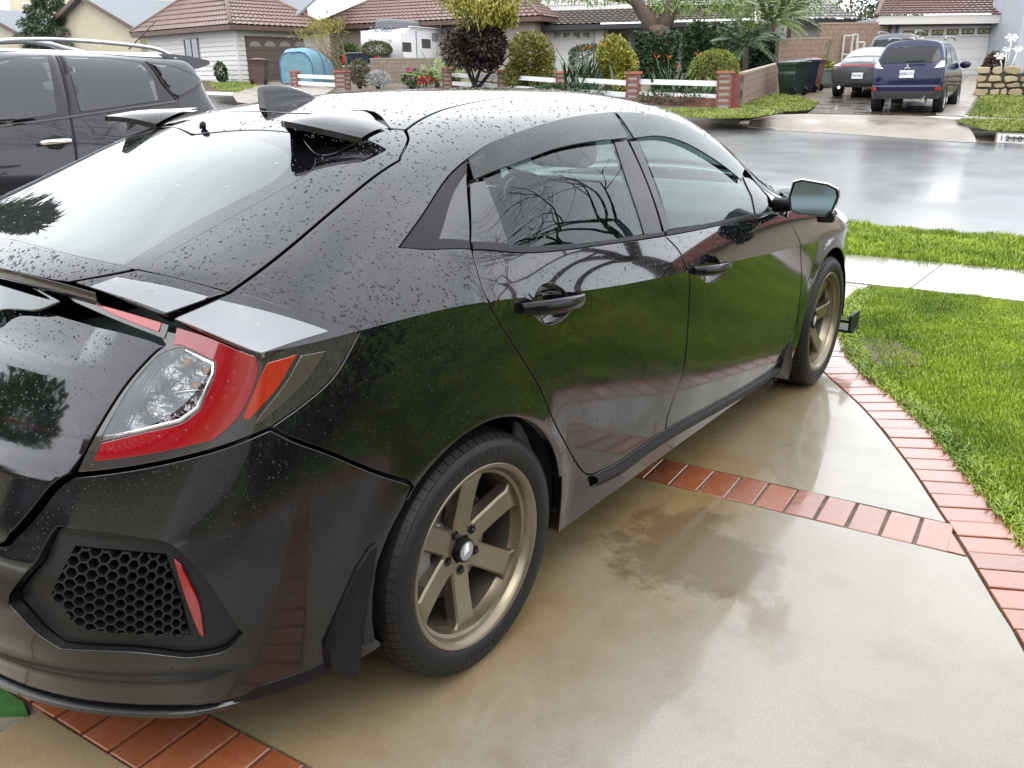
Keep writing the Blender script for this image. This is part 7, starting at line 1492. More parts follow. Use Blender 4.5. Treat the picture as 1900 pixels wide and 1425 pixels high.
# trash bins
def trash_bin(P, rz, colr, label, sc=1., name='trash_bin'):
    m = mat('bin_'+label.split()[0]+str(len(MATS)), colr, .45, var=.1, vscale=5, coat=.2); e = tag(empty(name, P, rz, True), label, 'trash bin', 'wheeled trash bins'); e.scale = (sc,)*3
    mb = MB(); S = [[(x*w, y*d+o, z) for x, y in ((-1,-1),(1,-1),(1,1),(-1,1))] for w, d, o, z in ((.25,.26,.02,.04),(.30,.33,0,.62),(.285,.335,0,.70),(.31,.36,0,.86),(.335,.385,0,.90),(.335,.385,0,.955))]; mb.grid([r+[r[0]] for r in S]); mb.add(S[0], [(3,2,1,0)]); mb.add(S[-1], [(0,1,2,3)]); mb.build('body', m, e, bevel=.015)
    mb = MB(); mb.grid([[(x, y, .965+.07*(1-(x/.35)**2)*(1-(y/.42)**4)) for x in np.linspace(-.345, .345, 9)] for y in np.linspace(-.41, .40, 9)]); mb.box(-.345,.345,-.41,.40,.945,.966); mb.build('lid', m, e, smooth=False)
    for sx in (-1, 1): mb = MB(); mb.lathe([(.02,-.03),(.13,-.03),(.13,.03),(.02,.03)], 18, Matrix.Translation((sx*.27,.27,.13)) @ Matrix.Rotation(R(90), 4, 'Y')); mb.build('wheel', RUBBER, e, auto=30)
    mb = MB(); mb.tube([(-.25,.42,.95),(-.25,.47,.97),(.25,.47,.97),(.25,.42,.95)], .018, 6); mb.build('handle', m, e, smooth=True)
rzb = .75
trash_bin(far((1467,177)), rzb+3.6, (.012,.030,.020), 'dark green wheeled trash bin in front of the others', 1.0)
trash_bin(far((1487,171.5)), rzb+3.5, (.012,.014,.03), 'black wheeled trash bin squeezed between green and brown bins', 1.0)
trash_bin(far((1499,169)), rzb+3.4, (.17,.085,.065), 'brown wheeled trash bin standing by the potted plant', 1.0)
trash_bin(far((484,157)), .5+3.3, (.085,.045,.04), 'brown wheeled trash bin in front of the brown garage door', 1.05)
# white leaning frames by the gate wall, small things
gq = far((1578,152)); wf = tag(empty('screen_panels', gq), 'white metal screen frames leaning against the block wall', 'frames')
for k, (a, b, c_, d) in enumerate(((1567,66,1583,135),(1583,64,1592,130),(1592,78,1604,128))):
    D = 33.5; P0, P1 = at_depth((a,b), D), at_depth((c_,d), D); e = CR; mb = MB()
    w = (P1-P0)@CR; u = np.array([CR[0], CR[1], 0]); u /= np.linalg.norm(u); hh = P0[2]-P1[2]; A = np.array([P0[0], P0[1], P1[2]])
    for q0, q1 in ((A, A+[0,0,hh]), (A+u*w, A+u*w+[0,0,hh]), (A, A+u*w), (A+[0,0,hh], A+u*w+[0,0,hh]), (A+[0,0,hh*.5], A+u*w+[0,0,hh*.5])): mb.bar(np.array(q0), np.array(q1), .06, .05)
    mb.build('screen_frame', FASC, wf)
ig = tag(empty('iron_gate', far((1632,141))), 'thin dark iron gate beside the grey garage', 'gate')
for k in range(7): q = far((1622+k*3.2,141.5)); MB().bar(q+np.array([0,0,0]), q+np.array([0,0,2.15]), .025).build('gate_bar', BLKF, ig)
MB().bar(far((1620,141.5))+np.array([0,0,1.95]), far((1643,141))+np.array([0,0,1.95]), .03).build('gate_rail', BLKF, ig)
# potted plant tub
tb = far((1522,161)); pt = tag(empty('plant_tub', tb), 'grey-green ribbed plant tub with a leafy yellow-green shrub', 'planter'); mb = MB(); mb.lathe([(.42,0),(.47,.1),(.54,.52),(.58,.54),(.58,.60),(.52,.60),(.5,.5),(.0,.5)], 14, Matrix.Translation(Vector(tb)), closed=False); mb.build('tub', mat('tub_grey', (.12,.15,.13), .5), pt)
# sculpture in the stone planter
sc_ = far((1858,170))+np.array([0,0,.62]); sc = tag(empty('flower_sculpture', sc_), 'white painted metal flower sculpture in the stone planter', 'sculpture'); WP = mat('white_painted_metal', (.80,.80,.76), .4)
for (dx, hz, s) in ((-.18,.42,.16),(.02,.95,.19),(.20,.62,.15),(-.05,.60,.13)):
    b = sc_+CR*dx*.6; t = sc_+CR*dx*1.4+np.array([0,0,hz]); MB().tube([b, (b+t)/2+CR*.03, t], .02, 6).build('stem', WP, sc, smooth=True)
    mb = MB()
    for k in range(6):
        a = 2*math.pi*k/6; mb.add([t, t+CR*s*math.cos(a-.35)+CU*s*.6*math.sin(a-.35)-CD*.04, t+CR*s*1.15*math.cos(a)+CU*s*.75*math.sin(a), t+CR*s*math.cos(a+.35)+CU*s*.6*math.sin(a+.35)-CD*.04], [(0,1,2,3)])
    mb.build('petals', WP, sc)
# overhead wire between the far houses
P0, P1 = at_depth((1552,45), 40.), at_depth((1660,-6), 48.); wr = tag(MB().tube([P0*(1-t)+P1*t-np.array([0,0,.25*math.sin(math.pi*t)]) for t in np.linspace(0, 1, 12)], .018, 5).build('overhead_wire', TRIM), 'thin overhead service wire in front of the trees', 'wire')
# ---------------------------------------------------------------- plants
def leafmat(name, c1, c2, rough=.5, sc=6.):
    m = mat(name, c1, rough, var=.35, vscale=sc, var2=c2); b = nodes(m)[2]; b.inputs['Subsurface Weight'].default_value = 0; b.inputs['Specular IOR Level'].default_value = .45
    return m
def leaves(P, D, size, asp=.45, rs=None, bend=.25):
    """one folded leaf (two quads) per point, D = outward directions"""
    n = len(P); rs = rs or np.random.default_rng(1); a = D+rs.normal(0, .55, (n, 3)); a /= np.linalg.norm(a, axis=1, keepdims=True); b = np.cross(a, rs.normal(0, 1, (n, 3))); b /= np.maximum(np.linalg.norm(b, axis=1, keepdims=True), 1e-6); c = np.cross(a, b)
    s = size*rs.uniform(.6, 1.25, (n, 1)); w = s*asp; V = np.stack([P, P+a*s*.5+b*w*.5+c*s*bend*.2, P+a*s, P+a*s*.5-b*w*.5+c*s*bend*.2], 1).reshape(-1, 3); i = np.arange(n)[:, None]*4; F = (i+np.array([[0, 1, 2, 3]])); return V, F
def fast_mesh(name, V, F, m, parent=None, kind=None):
    me = bpy.data.meshes.new(name); k = F.shape[1]; me.vertices.add(len(V)); me.vertices.foreach_set('co', np.asarray(V, np.float32).ravel()); me.loops.add(F.size); me.loops.foreach_set('vertex_index', F.astype(np.int32).ravel()); me.polygons.add(len(F)); me.polygons.foreach_set('loop_start', np.arange(0, F.size, k, dtype=np.int32)); me.polygons.foreach_set('loop_total', np.full(len(F), k, np.int32)); me.update(calc_edges=True); me.validate()
    me.materials.append(m); o = bpy.data.objects.new(name, me); col.objects.link(o)
    if parent: adopt(o, parent)
    if kind: o['kind'] = kind
    return o
def blob_points(n, rad, rs, shell=.55, lumps=7, lump=.28, flat=None):
    """points and outward directions through an uneven ellipsoid crown"""
    d = rs.normal(0, 1, (n, 3)); d /= np.linalg.norm(d, axis=1, keepdims=True); L = rs.normal(0, 1, (lumps, 3)); L /= np.linalg.norm(L, axis=1, keepdims=True)
    k = 1-lump*.5+lump*np.max(np.clip(d@L.T, 0, 1)**3, axis=1); r = (shell+(1-shell)*rs.uniform(0, 1, n)**.5)*k; P = d*r[:, None]*np.array(rad)
    return P, d
def bush(P, rad, n, size, m, label, cat='bush', name='garden_bush', seed=1, shell=.5, lump=.28, asp=.45, group=None, stems=5, ztop=None, box=None, base=None):
    P = np.array(P, float); rs = np.random.default_rng(seed); e = tag(empty(name, P), label, cat, group); c = P+np.array([0, 0, rad[2]*(base if base is not None else .85)])
    if box:
        q = rs.uniform(-1, 1, (n, 3)); ax = rs.integers(0, 3, n); sg = np.sign(rs.uniform(-1, 1, n)); p = 4.; q = q/np.maximum((np.abs(q)**p).sum(1, keepdims=True)**(1/p), .05)*rs.uniform(.8, 1.0, (n, 1)); D = q/np.linalg.norm(q, axis=1, keepdims=True); q = q*np.array(rad)
    else: q, D = blob_points(n, rad, rs, shell, lump=lump)
    V, F = leaves(c+q, D, size, asp, rs); fast_mesh('foliage', V, F, m, e)
    inner = MB(); mt = mat('inner_twigs', (.03,.028,.016), .9)
    for k in range(stems):
        a = 2*math.pi*k/max(1, stems)+rs.uniform(0, .6); t = c+np.array([math.cos(a)*rad[0]*.55, math.sin(a)*rad[1]*.55, rad[2]*rs.uniform(.1, .6)]); MB().tube([P+np.array([math.cos(a), math.sin(a), 0])*.05-np.array([0,0,.1]), (P+t)/2, t], [.03, .022, .008], 5).build('stem', mt, e, smooth=True)
    return e
def tree_limbs(start, dirs, length, rad, depth, rs, out, tips, spread=.6, n=3, up=.15, shrink=.68):
    """recursive bare limbs -> list of (points, radii)"""
    d = np.array(dirs, float); d /= np.linalg.norm(d); pts = [np.array(start, float)]; r = [rad]
    for k in range(4):
        d = d+rs.normal(0, .13, 3)+np.array([0, 0, up*.2]); d /= np.linalg.norm(d); pts.append(pts[-1]+d*length/4); r.append(rad*(1-.38*(k+1)/4))
    out.append((pts, r)); tips.append((pts[-1], d, depth))
    if depth > 0:
        for _ in range(n):
            q = d+rs.normal(0, spread, 3)+np.array([0, 0, up]); tree_limbs(pts[-1] if rs.uniform() < .6 else pts[3], q, length*shrink*rs.uniform(.8, 1.15), r[-1]*.72, depth-1, rs, out, tips, spread, n, up, shrink)
def limb_mesh(name, limbs, m, parent, sides=(8, 6, 5, 4)):
    mb = MB()
    for pts, r in limbs: mb.tube(pts, r, 8 if r[0] > .08 else 6 if r[0] > .03 else 4, cap=r[0] > .05)
    return mb.build(name, m, parent, smooth=True)
YG = leafmat('yellow_green_leaf', (.17,.19,.022), (.33,.31,.04)); YG2 = leafmat('olive_leaf', (.10,.115,.02), (.20,.20,.035)); DG = leafmat('dark_leaf', (.018,.045,.014), (.035,.07,.02)); MG = leafmat('mid_leaf', (.04,.085,.018), (.085,.14,.03)); PUR = leafmat('purple_brown_leaf', (.028,.017,.014), (.055,.032,.025)); LG = leafmat('bright_leaf', (.10,.18,.03), (.19,.27,.05)); GRYL = leafmat('silver_leaf', (.30,.32,.32), (.45,.46,.45)); BARK = mat('bark', (.075,.05,.035), .9, var=.5, vscale=9, bump=1., bscale=30); YEL = leafmat('yellow_foliage', (.19,.175,.012), (.32,.28,.025))
def fpx(px, D): q = at_depth(px, D); return q
def bpos(px): return far(px)
def S(px): q = far(px); return CF/((q-CP)@CD)
def mbush(base, w, h, n, size, m, label, seed, **k):
    """bush by base pixel, width and height in photo pixels"""
    s = S(base); r = (w/2/s, w/2.3/s, h/2/s); return bush(far(base), r, n, size, m, label, seed=seed, base=1.0, **k)
mbush((985,172), 98, 92, 9000, .115, YG2, 'large yellow-green bush in front of the first garage door', 11, asp=.55, lump=.8)
mbush((1150,180), 88, 92, 9000, .105, YG, 'pointed bright yellow-green bush behind the white rails', 12, asp=.6, lump=.9)
mbush((1323,172), 92, 74, 6500, .075, leafmat('clipped_leaf', (.12,.16,.016), (.24,.26,.03)), 'round clipped yellow-green bush beside the corner pillar', 13, shell=.86, lump=.05, cat='bush')
mbush((1092,150), 66, 62, 5200, .09, leafmat('clipped_dark_leaf', (.035,.06,.014), (.065,.10,.02)), 'clipped dark green hedge ball in front of the white garage', 14, shell=.86, lump=.06, box=True)
# dark purple bush tree with twisted trunks
P = far((885,170)); s = S((885,170)); pb = tag(empty('purple_tree', P), 'dark purple-brown bushy tree with twisted bare trunks', 'tree'); rs = np.random.default_rng(21)
limbs, tips = [], []
for k in range(4): tree_limbs(P+np.array([rs.normal(0,.15), rs.normal(0,.15), -.1]), (rs.normal(0,.7), rs.normal(0,.5), 1), 1.0, .09, 2, rs, limbs, tips, .7, 3, .1, .7)
limb_mesh('trunk', limbs, mat('dark_bark', (.025,.02,.018), .9), pb)
c = P+np.array([0,0,1.55]); q, D = blob_points(7000, (1.2,1.1,.62), rs, .3, lump=.7); V, F = leaves(c+q, D, .17, .4, rs); fast_mesh('crown', V, F, PUR, pb)
# pencil tree: sparse yellow-tipped twigs
P = far((642,150)); pc = tag(empty('pencil_tree', P), 'sparse pencil-stick tree with yellow tips on the left', 'tree'); rs = np.random.default_rng(8); limbs, tips = [], []
for k in range(14): tree_limbs(P+np.array([rs.normal(0,.1), rs.normal(0,.1), .2]), (rs.normal(-.28,.7), rs.normal(-.25,.5), 1.0), .84, .05, 5, rs, limbs, tips, .42, 2, .22, .80)
limb_mesh('branches', limbs, mat('pale_twig', (.20,.165,.10), .8, var=.2, vscale=8), pc)
tp = np.array([t[0] for t in tips if t[2] == 0]); td = np.array([t[1] for t in tips if t[2] == 0]); sel = (tp@CR < (P@CR)-.1) & (tp[:, 2] > P[2]+1.7) & (rs.uniform(0, 1, len(tp)) < .55); tp, td = tp[sel], td[sel]
if len(tp): k = 5; V, F = leaves(np.repeat(tp, k, 0)+rs.normal(0, .10, (len(tp)*k, 3)), np.repeat(td, k, 0), .22, .14, rs); fast_mesh('yellow_twigs', V, F, YEL, pc, 'stuff')
# topiary mushroom tree
P = far((703,150)); tt = tag(empty('topiary_tree', P), 'small mushroom-clipped topiary tree in front of the trailer', 'tree'); rs = np.random.default_rng(9); s = S((703,150)); limbs = []
for k in range(7): a = 2*math.pi*k/7; limbs.append(([P+np.array([math.cos(a)*.08, math.sin(a)*.08, -.1]), P+np.array([math.cos(a)*.12, math.sin(a)*.12, .55]), P+np.array([math.cos(a)*.5, math.sin(a)*.5, 1.15])], [.045,.035,.015]))
limb_mesh('trunk', limbs, BARK, tt); q, D = blob_points(5000, (.68,.66,.34), rs, .8, lump=.06); q[:, 2] = np.maximum(q[:, 2], -.2); V, F = leaves(P+np.array([0,0,1.32])+q, D, .075, .5, rs); fast_mesh('crown', V, F, leafmat('topiary_leaf', (.07,.085,.03), (.14,.155,.06)), tt)
mbush((668,160), 42, 46, 1800, .09, leafmat('scrub_leaf', (.07,.07,.035), (.13,.12,.06)), 'brownish scrubby bush right of the wide brick pillar', 31)
mbush((702,160), 48, 26, 1600, .08, GRYL, 'low silvery bush below the topiary tree', 32)
mbush((765,160), 40, 26, 900, .10, MG, 'low flowering plant with pink blossoms', 33); 
def flowers(px, w, n, m, label, seed, z=.35, name='flower_patch'):
    P = far(px); rs = np.random.default_rng(seed); s = S(px); c = P+np.stack([rs.uniform(-w/2/s, w/2/s, n)*CR[0], rs.uniform(-w/2/s, w/2/s, n)*CR[1]+rs.uniform(-.2,.2,n), z+rs.uniform(-.12,.12,n)], 1); V, F = leaves(c, np.tile([0,-.5,.8], (n, 1)), .11, .9, rs); e = tag(empty(name, P), label, 'flowers'); fast_mesh('petals', V, F, m, e); V, F = leaves(c-np.array([0,0,.12]), np.tile([0,0,1.], (n, 1)), .16, .4, rs); fast_mesh('foliage', V, F, MG, e)
flowers((765,160), 24, 26, mat('pink_petal', (.55,.06,.25), .6), 'pink blossoms on the low plant beside the trailer wall', 41, .55); flowers((790,163), 34, 60, mat('red_petal', (.55,.025,.02), .6), 'low patch of red geraniums beside the pillar', 42, .25); flowers((838,160), 18, 22, MATS['red_petal'], 'red geraniums on top of the brick pillar', 43, .80)
# leafy green shrub and bare shrub between trailer and purple tree
def fronds(P, n, L, rise, m, label, seed, name='fan_palm', cat='palm', trunk=0., leaflets=16, lw=.03, droop=.9, part='frond', ll=.32):
    P = np.array(P, float); rs = np.random.default_rng(seed); e = tag(empty(name, P), label, cat); top = P+np.array([0, 0, trunk])
    if trunk: MB().tube([P-np.array([0,0,.2]), P+np.array([.03,.02,trunk*.5]), top], [.11,.10,.09], 10).build('trunk', BARK, e, smooth=True)
    for k in range(n):
        a = 2*math.pi*k/n+rs.uniform(-.3, .3); el = rs.uniform(*rise); h = np.array([math.cos(a), math.sin(a), 0]); pts = []; l = L*rs.uniform(.75, 1.1)
        for t in np.linspace(0, 1, 9): pts.append(top+h*l*t*math.cos(el)+np.array([0, 0, l*(t*math.sin(el)-droop*.5*t*t*math.cos(el))]))
        pts = np.array(pts); mb = MB(); mb.tube(pts, list(np.linspace(.016, .004, 9)), 4); VV, FF = list(mb.v), list(mb.f)
        T = np.gradient(pts, axis=0); T /= np.linalg.norm(T, axis=1, keepdims=True)
        for j in range(leaflets):
            t = .12+.88*j/leaflets; f = t*8; i0 = min(int(f), 7); p = pts[i0]*(1-f+i0)+pts[i0+1]*(f-i0); tt_ = T[i0]; sd = np.cross(tt_, (0, 0, 1.)); sd /= max(np.linalg.norm(sd), 1e-6); le = ll*L/1.5*(1-.65*abs(t-.45)*1.3)
            for s_ in (1, -1):
                d = sd*s_*.8+tt_*.65-np.array([0, 0, .35+rs.uniform(-.1, .25)]); d /= np.linalg.norm(d); b = len(VV); VV += [tuple(p+tt_*lw*.5), tuple(p+d*le*.55+tt_*lw*.8), tuple(p+d*le), tuple(p+d*le*.5-tt_*lw*.3)]; FF.append((b, b+1, b+2, b+3))
        mesh(part, VV, FF, m, e)
    return e
PALM = leafmat('palm_leaf', (.075,.11,.028), (.15,.19,.055), .4, 2.); PALM2 = leafmat('palm_leaf_dark', (.035,.07,.025), (.075,.12,.04), .4, 2.)
fronds(far((810,160)), 15, 1.5, (.5,1.25), LG, 'bright green feathery shrub in front of the trailer', 51, 'feathery_shrub', 'shrub', .15, 18, .04, .7); fronds(far((845,162)), 11, 1.2, (.5,1.2), LG, 'bright green feathery shrub beside the flower pillar', 52, 'feathery_shrub', 'shrub', .1, 16, .04, .7)
P = far((812,155)); bs = tag(empty('bare_shrub', P), 'leafless grey twiggy shrub in front of the trailer door', 'shrub'); rs = np.random.default_rng(53); limbs, tips = [], []
for k in range(3): tree_limbs(P, (rs.normal(0,.5), rs.normal(0,.4), 1.1), 1.0, .035, 3, rs, limbs, tips, .55, 2, .3, .72)
limb_mesh('branches', limbs, mat('grey_twig', (.22,.20,.17), .8), bs)
# strap-leaved plants with orange flowers
def straps(px, n, h, m, label, seed, fl=0):
    P = far(px); rs = np.random.default_rng(seed); e = tag(empty('strap_leaf_plant', P), label, 'plant')
    for k in range(n):
        a = rs.uniform(0, 2*math.pi); l = h*rs.uniform(.6, 1.15); o = P+np.array([rs.normal(0,.38), rs.normal(0,.3), -.05]); hd = np.array([math.cos(a), math.sin(a), 0]); w = np.cross(hd, (0,0,1))*.055; V = []
        for t in np.linspace(0, 1, 5): c = o+hd*l*.38*t**1.6+np.array([0,0,l*(t-.18*t*t)]); ww = w*(.35+1.3*t*(1-t)*2)*(1-t**6); V += [tuple(c-ww), tuple(c+ww)]
        mesh('strap_leaf', V, [(2*j, 2*j+1, 2*j+3, 2*j+2) for j in range(4)], m, e)
    for k in range(fl):
        q = P+np.array([rs.normal(0,.35), rs.normal(0,.2), h*rs.uniform(.95,1.12)]); mb = MB(); mb.tube([P+np.array([0,0,.1]), q], .015, 5)
        mb.build('flower_stalk', m, e); mb = MB()
        for j in range(4): a = R(30+35*j); mb.add([q, q+CR*.05*math.cos(a)+np.array([0,0,.08]), q+CR*.14*math.cos(a)+np.array([0,0,.22*math.sin(a)])], [(0,1,2)])
        mb.build('orange_flower', mat('orange_petal', (.65,.14,.02), .6), e)
straps((1082,182), 70, 1.35, DG, 'strap-leaved plants with orange flowers before the hedge ball', 61, 4); straps((1240,190), 60, 1.15, DG, 'strap-leaved plants with orange flowers beside the ivy trunk', 62, 3); straps((1290,186), 26, .8, MG, 'lower strap-leaved plants under the white rails', 63, 1)
mbush((1050,186), 150, 30, 1500, .11, DG, 'low dark ground foliage behind the middle rails', 64); mbush((1265,194), 150, 26, 1500, .10, DG, 'low dark ground foliage behind the last rails', 65)
# big ivy-clad tree
P = far((1218,150)); tree = tag(empty('ivy_tree', P), 'large tree with ivy-clad trunk and two heavy limbs leaving the frame', 'tree'); rs = np.random.default_rng(71); DD = (P-CP)@CD
def tp_(px, dd=0.): return at_depth(px, DD+dd)
limbs = [([P-np.array([0,0,.3]), tp_((1218,100)), tp_((1220,55))], [.62,.56,.52]), ([tp_((1210,62)), tp_((1205,40)), tp_((1190,18)), tp_((1180,4)), tp_((1160,-12)), tp_((1110,-8)), tp_((1060,-30))], [.36,.33,.28,.25,.2,.16,.1]), ([tp_((1225,62)), tp_((1238,30)), tp_((1250,0)), tp_((1268,-40)), tp_((1300,-90))], [.36,.32,.28,.22,.15]),
    ([tp_((1182,2)), tp_((1140,-2)), tp_((1100,-14))], [.15,.11,.07]), ([tp_((1262,-28)), tp_((1330,-60)), tp_((1400,-90))], [.16,.12,.08]), ([tp_((1100,-10)), tp_((1000,-60), -2), tp_((900,-70), -4)], [.12,.09,.05])]
limb_mesh('trunk', limbs, BARK, tree)
t = rs.uniform(0, 1, 5000); a = rs.uniform(0, 2*math.pi, 5000); base_, top_ = P, tp_((1219,57)); cc = base_[None]*(1-t)[:, None]+top_[None]*t[:, None]; dd = np.stack([np.cos(a), np.sin(a), np.zeros_like(a)], 1); rr = .60+.12*rs.uniform(0, 1, 5000)+.16*t; V, F = leaves(cc+dd*rr[:, None], dd+np.array([0,0,-.4]), .14, .8, rs); fast_mesh('ivy', V, F, DG, tree)
def cloud(px, dd, rad, n, size, m, seed, asp=.25, part='crown'):
    rs = np.random.default_rng(seed); c = tp_(px, dd); q, D = blob_points(n, rad, rs, .15, lump=.9, lumps=12); q[:, 2] -= .25*np.abs(np.sin(q[:, 0]*5+seed))*rs.uniform(0, 1, n); V, F = leaves(c+q, D*.6+np.array([0,0,-.9]), size, asp, rs); return V, F
Vs, Fs, nn_ = [], [], 0
for k, (px, dd, rad, n) in enumerate((((905,4),-6,(1.2,1.0,.62),2600),((880,-12),-6,(1.3,1.,.5),1600),((935,24),-6,(.55,.5,.42),1100),((1010,-40),-4,(1.7,1.2,.6),900),((1100,-16),-2,(1.5,1.2,.3),500),((1232,6),0,(.9,1.,.4),500),((1330,-15),0,(2.2,1.6,.9),1500),((1400,20),1,(1.6,1.2,.7),1500),((1470,-5),1,(1.6,1.2,.8),1500))):
    V, F = cloud(px, dd, rad, n, .20, None, 80+k); Vs.append(V); Fs.append(F+nn_); nn_ += len(V)
fast_mesh('crown', np.concatenate(Vs[:3]), np.concatenate(Fs[:3]), YEL, tree); o = fast_mesh('crown', np.concatenate(Vs), np.concatenate(Fs[3:]), LG, tree)
# palms and dense greenery right of the tree
def bush_at(px, D, rad, n, size, m, label, seed, **k): q = at_depth(px, D); z = farz(q[0], q[1]); return bush((q[0], q[1], z), (rad[0], rad[1], max(.3, (q[2]-z)/1.0*.55+rad[2]*.5)), n, size, m, label, seed=seed, base=1.0, **k)
mbush((1290,160), 58, 100, 3000, .2, DG, 'dense dark green shrub right of the ivy trunk', 91, lump=.5); mbush((1345,160), 80, 96, 3600, .2, leafmat('glossy_leaf', (.035,.08,.03), (.09,.15,.06)), 'glossy broad-leaved shrub behind the clipped round bush', 92, asp=.35, lump=.5); mbush((1410,158), 60, 90, 2600, .18, DG, 'dark green shrub beneath the palms', 93, lump=.5)
fronds(far((1378,163)), 18, 2.0, (.25,1.2), PALM2, 'feather palm with arching fronds over the round bush', 94, 'feather_palm', 'palm', 1.35, 26, .035, 1.25); fronds(far((1425,158)), 20, 1.9, (.2,1.3), PALM, 'pale green feather palm beside the low block wall', 95, 'feather_palm', 'palm', 2.1, 26, .035, 1.2); fronds(far((1455,153)), 16, 1.5, (.2,1.2), PALM, 'smaller feather palm by the taller block wall', 96, 'feather_palm', 'palm', 2.3, 24, .035, 1.2)
mbush((1498,146), 50, 40, 1300, .14, MG, 'green shrub showing above the taller block wall', 97)
mbush((1522,158), 40, 44, 1500, .13, leafmat('tub_leaf', (.13,.17,.02), (.25,.28,.04)), 'yellow-green shrub growing in the plant tub', 98)
e = bush(far((1600,128))+np.array([0,0,0]), (3.2,2.6,2.6), 6500, .24, leafmat('tree_leaf_far', (.05,.075,.018), (.11,.14,.035)), 'round green tree beyond the gate wall', 'tree', 'garden_tree', 99, base=1.5, lump=.5)
mbush((1842,150), 34, 48, 1600, .14, leafmat('dry_leaf', (.055,.038,.022), (.10,.07,.04)), 'dry brown shrub beside the white flower sculpture', 101); mbush((1880,165), 36, 24, 500, .14, MG, 'sparse green shrub in the stone planter', 102)
# espaliered bare vines on the gate wall
for k, (px, sd) in enumerate((((1522,152),5),((1562,150),6))):
    P = far(px)-np.array([CD[0], CD[1], 0])*.3; e = tag(empty('bare_vine', P), ('twisted bare vine behind the plant tub', 'twisted bare vine left of the sedan roof')[k], 'vine'); rs = np.random.default_rng(sd); limbs, tips = [], []
    tree_limbs(P, (.1*(-1)**k, 0, 1), .9, .035, 3, rs, limbs, tips, .5, 2, .2, .75); limb_mesh('branches', limbs, mat('vine_bark', (.07,.05,.04), .9), e)
# trees and bushes behind the left roofs and hedge by the siding house
mbush((412,153), 22, 34, 700, .14, DG, 'small dark shrub with white flowers at the siding house corner', 103)
P = far((112,138)); e = tag(empty('conifer_tree', P), 'dense dark green conifer above the SUV roof', 'tree'); rs = np.random.default_rng(104); DDc = (P-CP)@CD; s = CF/DDc
MB().tube([P-np.array([0,0,.3]), P+np.array([0,0,3.4])], [.16,.05], 8).build('trunk', BARK, e, smooth=True)
n = 9000; t = rs.uniform(0, 1, n)**.75; a = rs.uniform(0, 2*math.pi, n); hgt = 136/s; rmax = 56/s; prof_ = np.interp(t, [0,.25,.5,.75,.92,1], [.9,1,.92,.66,.42,.12]); lay = 1+.16*np.sin(t*38+a*2)+.12*np.sin(a*5+t*9); r = rmax*prof_*lay*(.6+.4*rs.uniform(0, 1, n)**.5); q = np.stack([r*np.cos(a), r*np.sin(a), t*hgt], 1); D = np.stack([np.cos(a), np.sin(a), -.35+0*a], 1); V, F = leaves(P+q, D, .26, .3, rs); fast_mesh('crown', V, F, leafmat('conifer_leaf', (.022,.05,.02), (.05,.095,.035)), e)
mbush((650,142), 46, 60, 1500, .2, MG, 'green hedge between the pickup and the trailer', 105)
# ---------------------------------------------------------------- grass blades
GRASS = leafmat('grass_blade', (.13,.25,.018), (.34,.42,.035), .42, 1.6)
FGRASS = leafmat('far_grass_blade', (.14,.20,.025), (.26,.29,.055), .6, 1.2)
def blades(name, poly, n, h, seed, zb=-.012, w=.004, lean=.5, label=None, bare=()):
    rs = np.random.default_rng(seed); A = np.array(poly); lo, hi = A.min(0), A.max(0); P = np.zeros((0, 2))
    while len(P) < n:
        q = rs.uniform(lo, hi, (n*2, 2)); P = np.concatenate([P, q[inside_many(q, poly)]])
    P = P[:n]
    for (bx, by, br) in bare: d = np.hypot(P[:, 0]-bx, P[:, 1]-by)/br; P = P[rs.uniform(0, 1, len(P)) < np.clip(d**1.5, .08, 1)]
    n = len(P); cl = np.sin(P[:, 0]*9+2*np.sin(P[:, 1]*5))*np.sin(P[:, 1]*8+1.7*np.sin(P[:, 0]*6)); hh = h*rs.uniform(.45, 1.15, n)*(1+.35*cl); a = rs.uniform(0, 2*math.pi, n); la = rs.uniform(0, 2*math.pi, n); ln = lean*hh*rs.uniform(.2, 1.2, n)
    b = np.stack([np.cos(a), np.sin(a)], 1)*(w*rs.uniform(.6, 1.3, n))[:, None]; l = np.stack([np.cos(la), np.sin(la)], 1)*ln[:, None]
    z = zb(P[:, 0], P[:, 1]) if callable(zb) else np.full(n, zb); V = np.zeros((n, 5, 3)); V[:, 0, :2] = P-b; V[:, 1, :2] = P+b; V[:, 2, :2] = P+b*.75+l*.35; V[:, 3, :2] = P-b*.75+l*.35; V[:, 4, :2] = P+l
    V[:, 0, 2] = V[:, 1, 2] = z; V[:, 2, 2] = V[:, 3, 2] = z+hh*.6; V[:, 4, 2] = z+hh*(1-.25*ln/np.maximum(hh, 1e-6)); i = np.arange(n)[:, None]*5
    F4 = i+np.array([[0, 1, 2, 3]]); F3 = i+np.array([[3, 2, 4]]); me = bpy.data.meshes.new(name); VV = V.reshape(-1, 3)
    me.vertices.add(len(VV)); me.vertices.foreach_set('co', VV.astype(np.float32).ravel()); me.loops.add(F4.size+F3.size); me.loops.foreach_set('vertex_index', np.concatenate([F4.ravel(), F3.ravel()]).astype(np.int32)); me.polygons.add(2*n); me.polygons.foreach_set('loop_start', np.concatenate([np.arange(n)*4, 4*n+np.arange(n)*3]).astype(np.int32)); me.polygons.foreach_set('loop_total', np.concatenate([np.full(n, 4), np.full(n, 3)]).astype(np.int32)); me.update(calc_edges=True)
    me.materials.append(GRASS); o = bpy.data.objects.new(name, me); col.objects.link(o); tag(o, label, 'grass', kind='stuff'); return o
ocg = [(p[0]-.015, p[1]) for p in outer_cur if .4 < p[1] < 4.9]
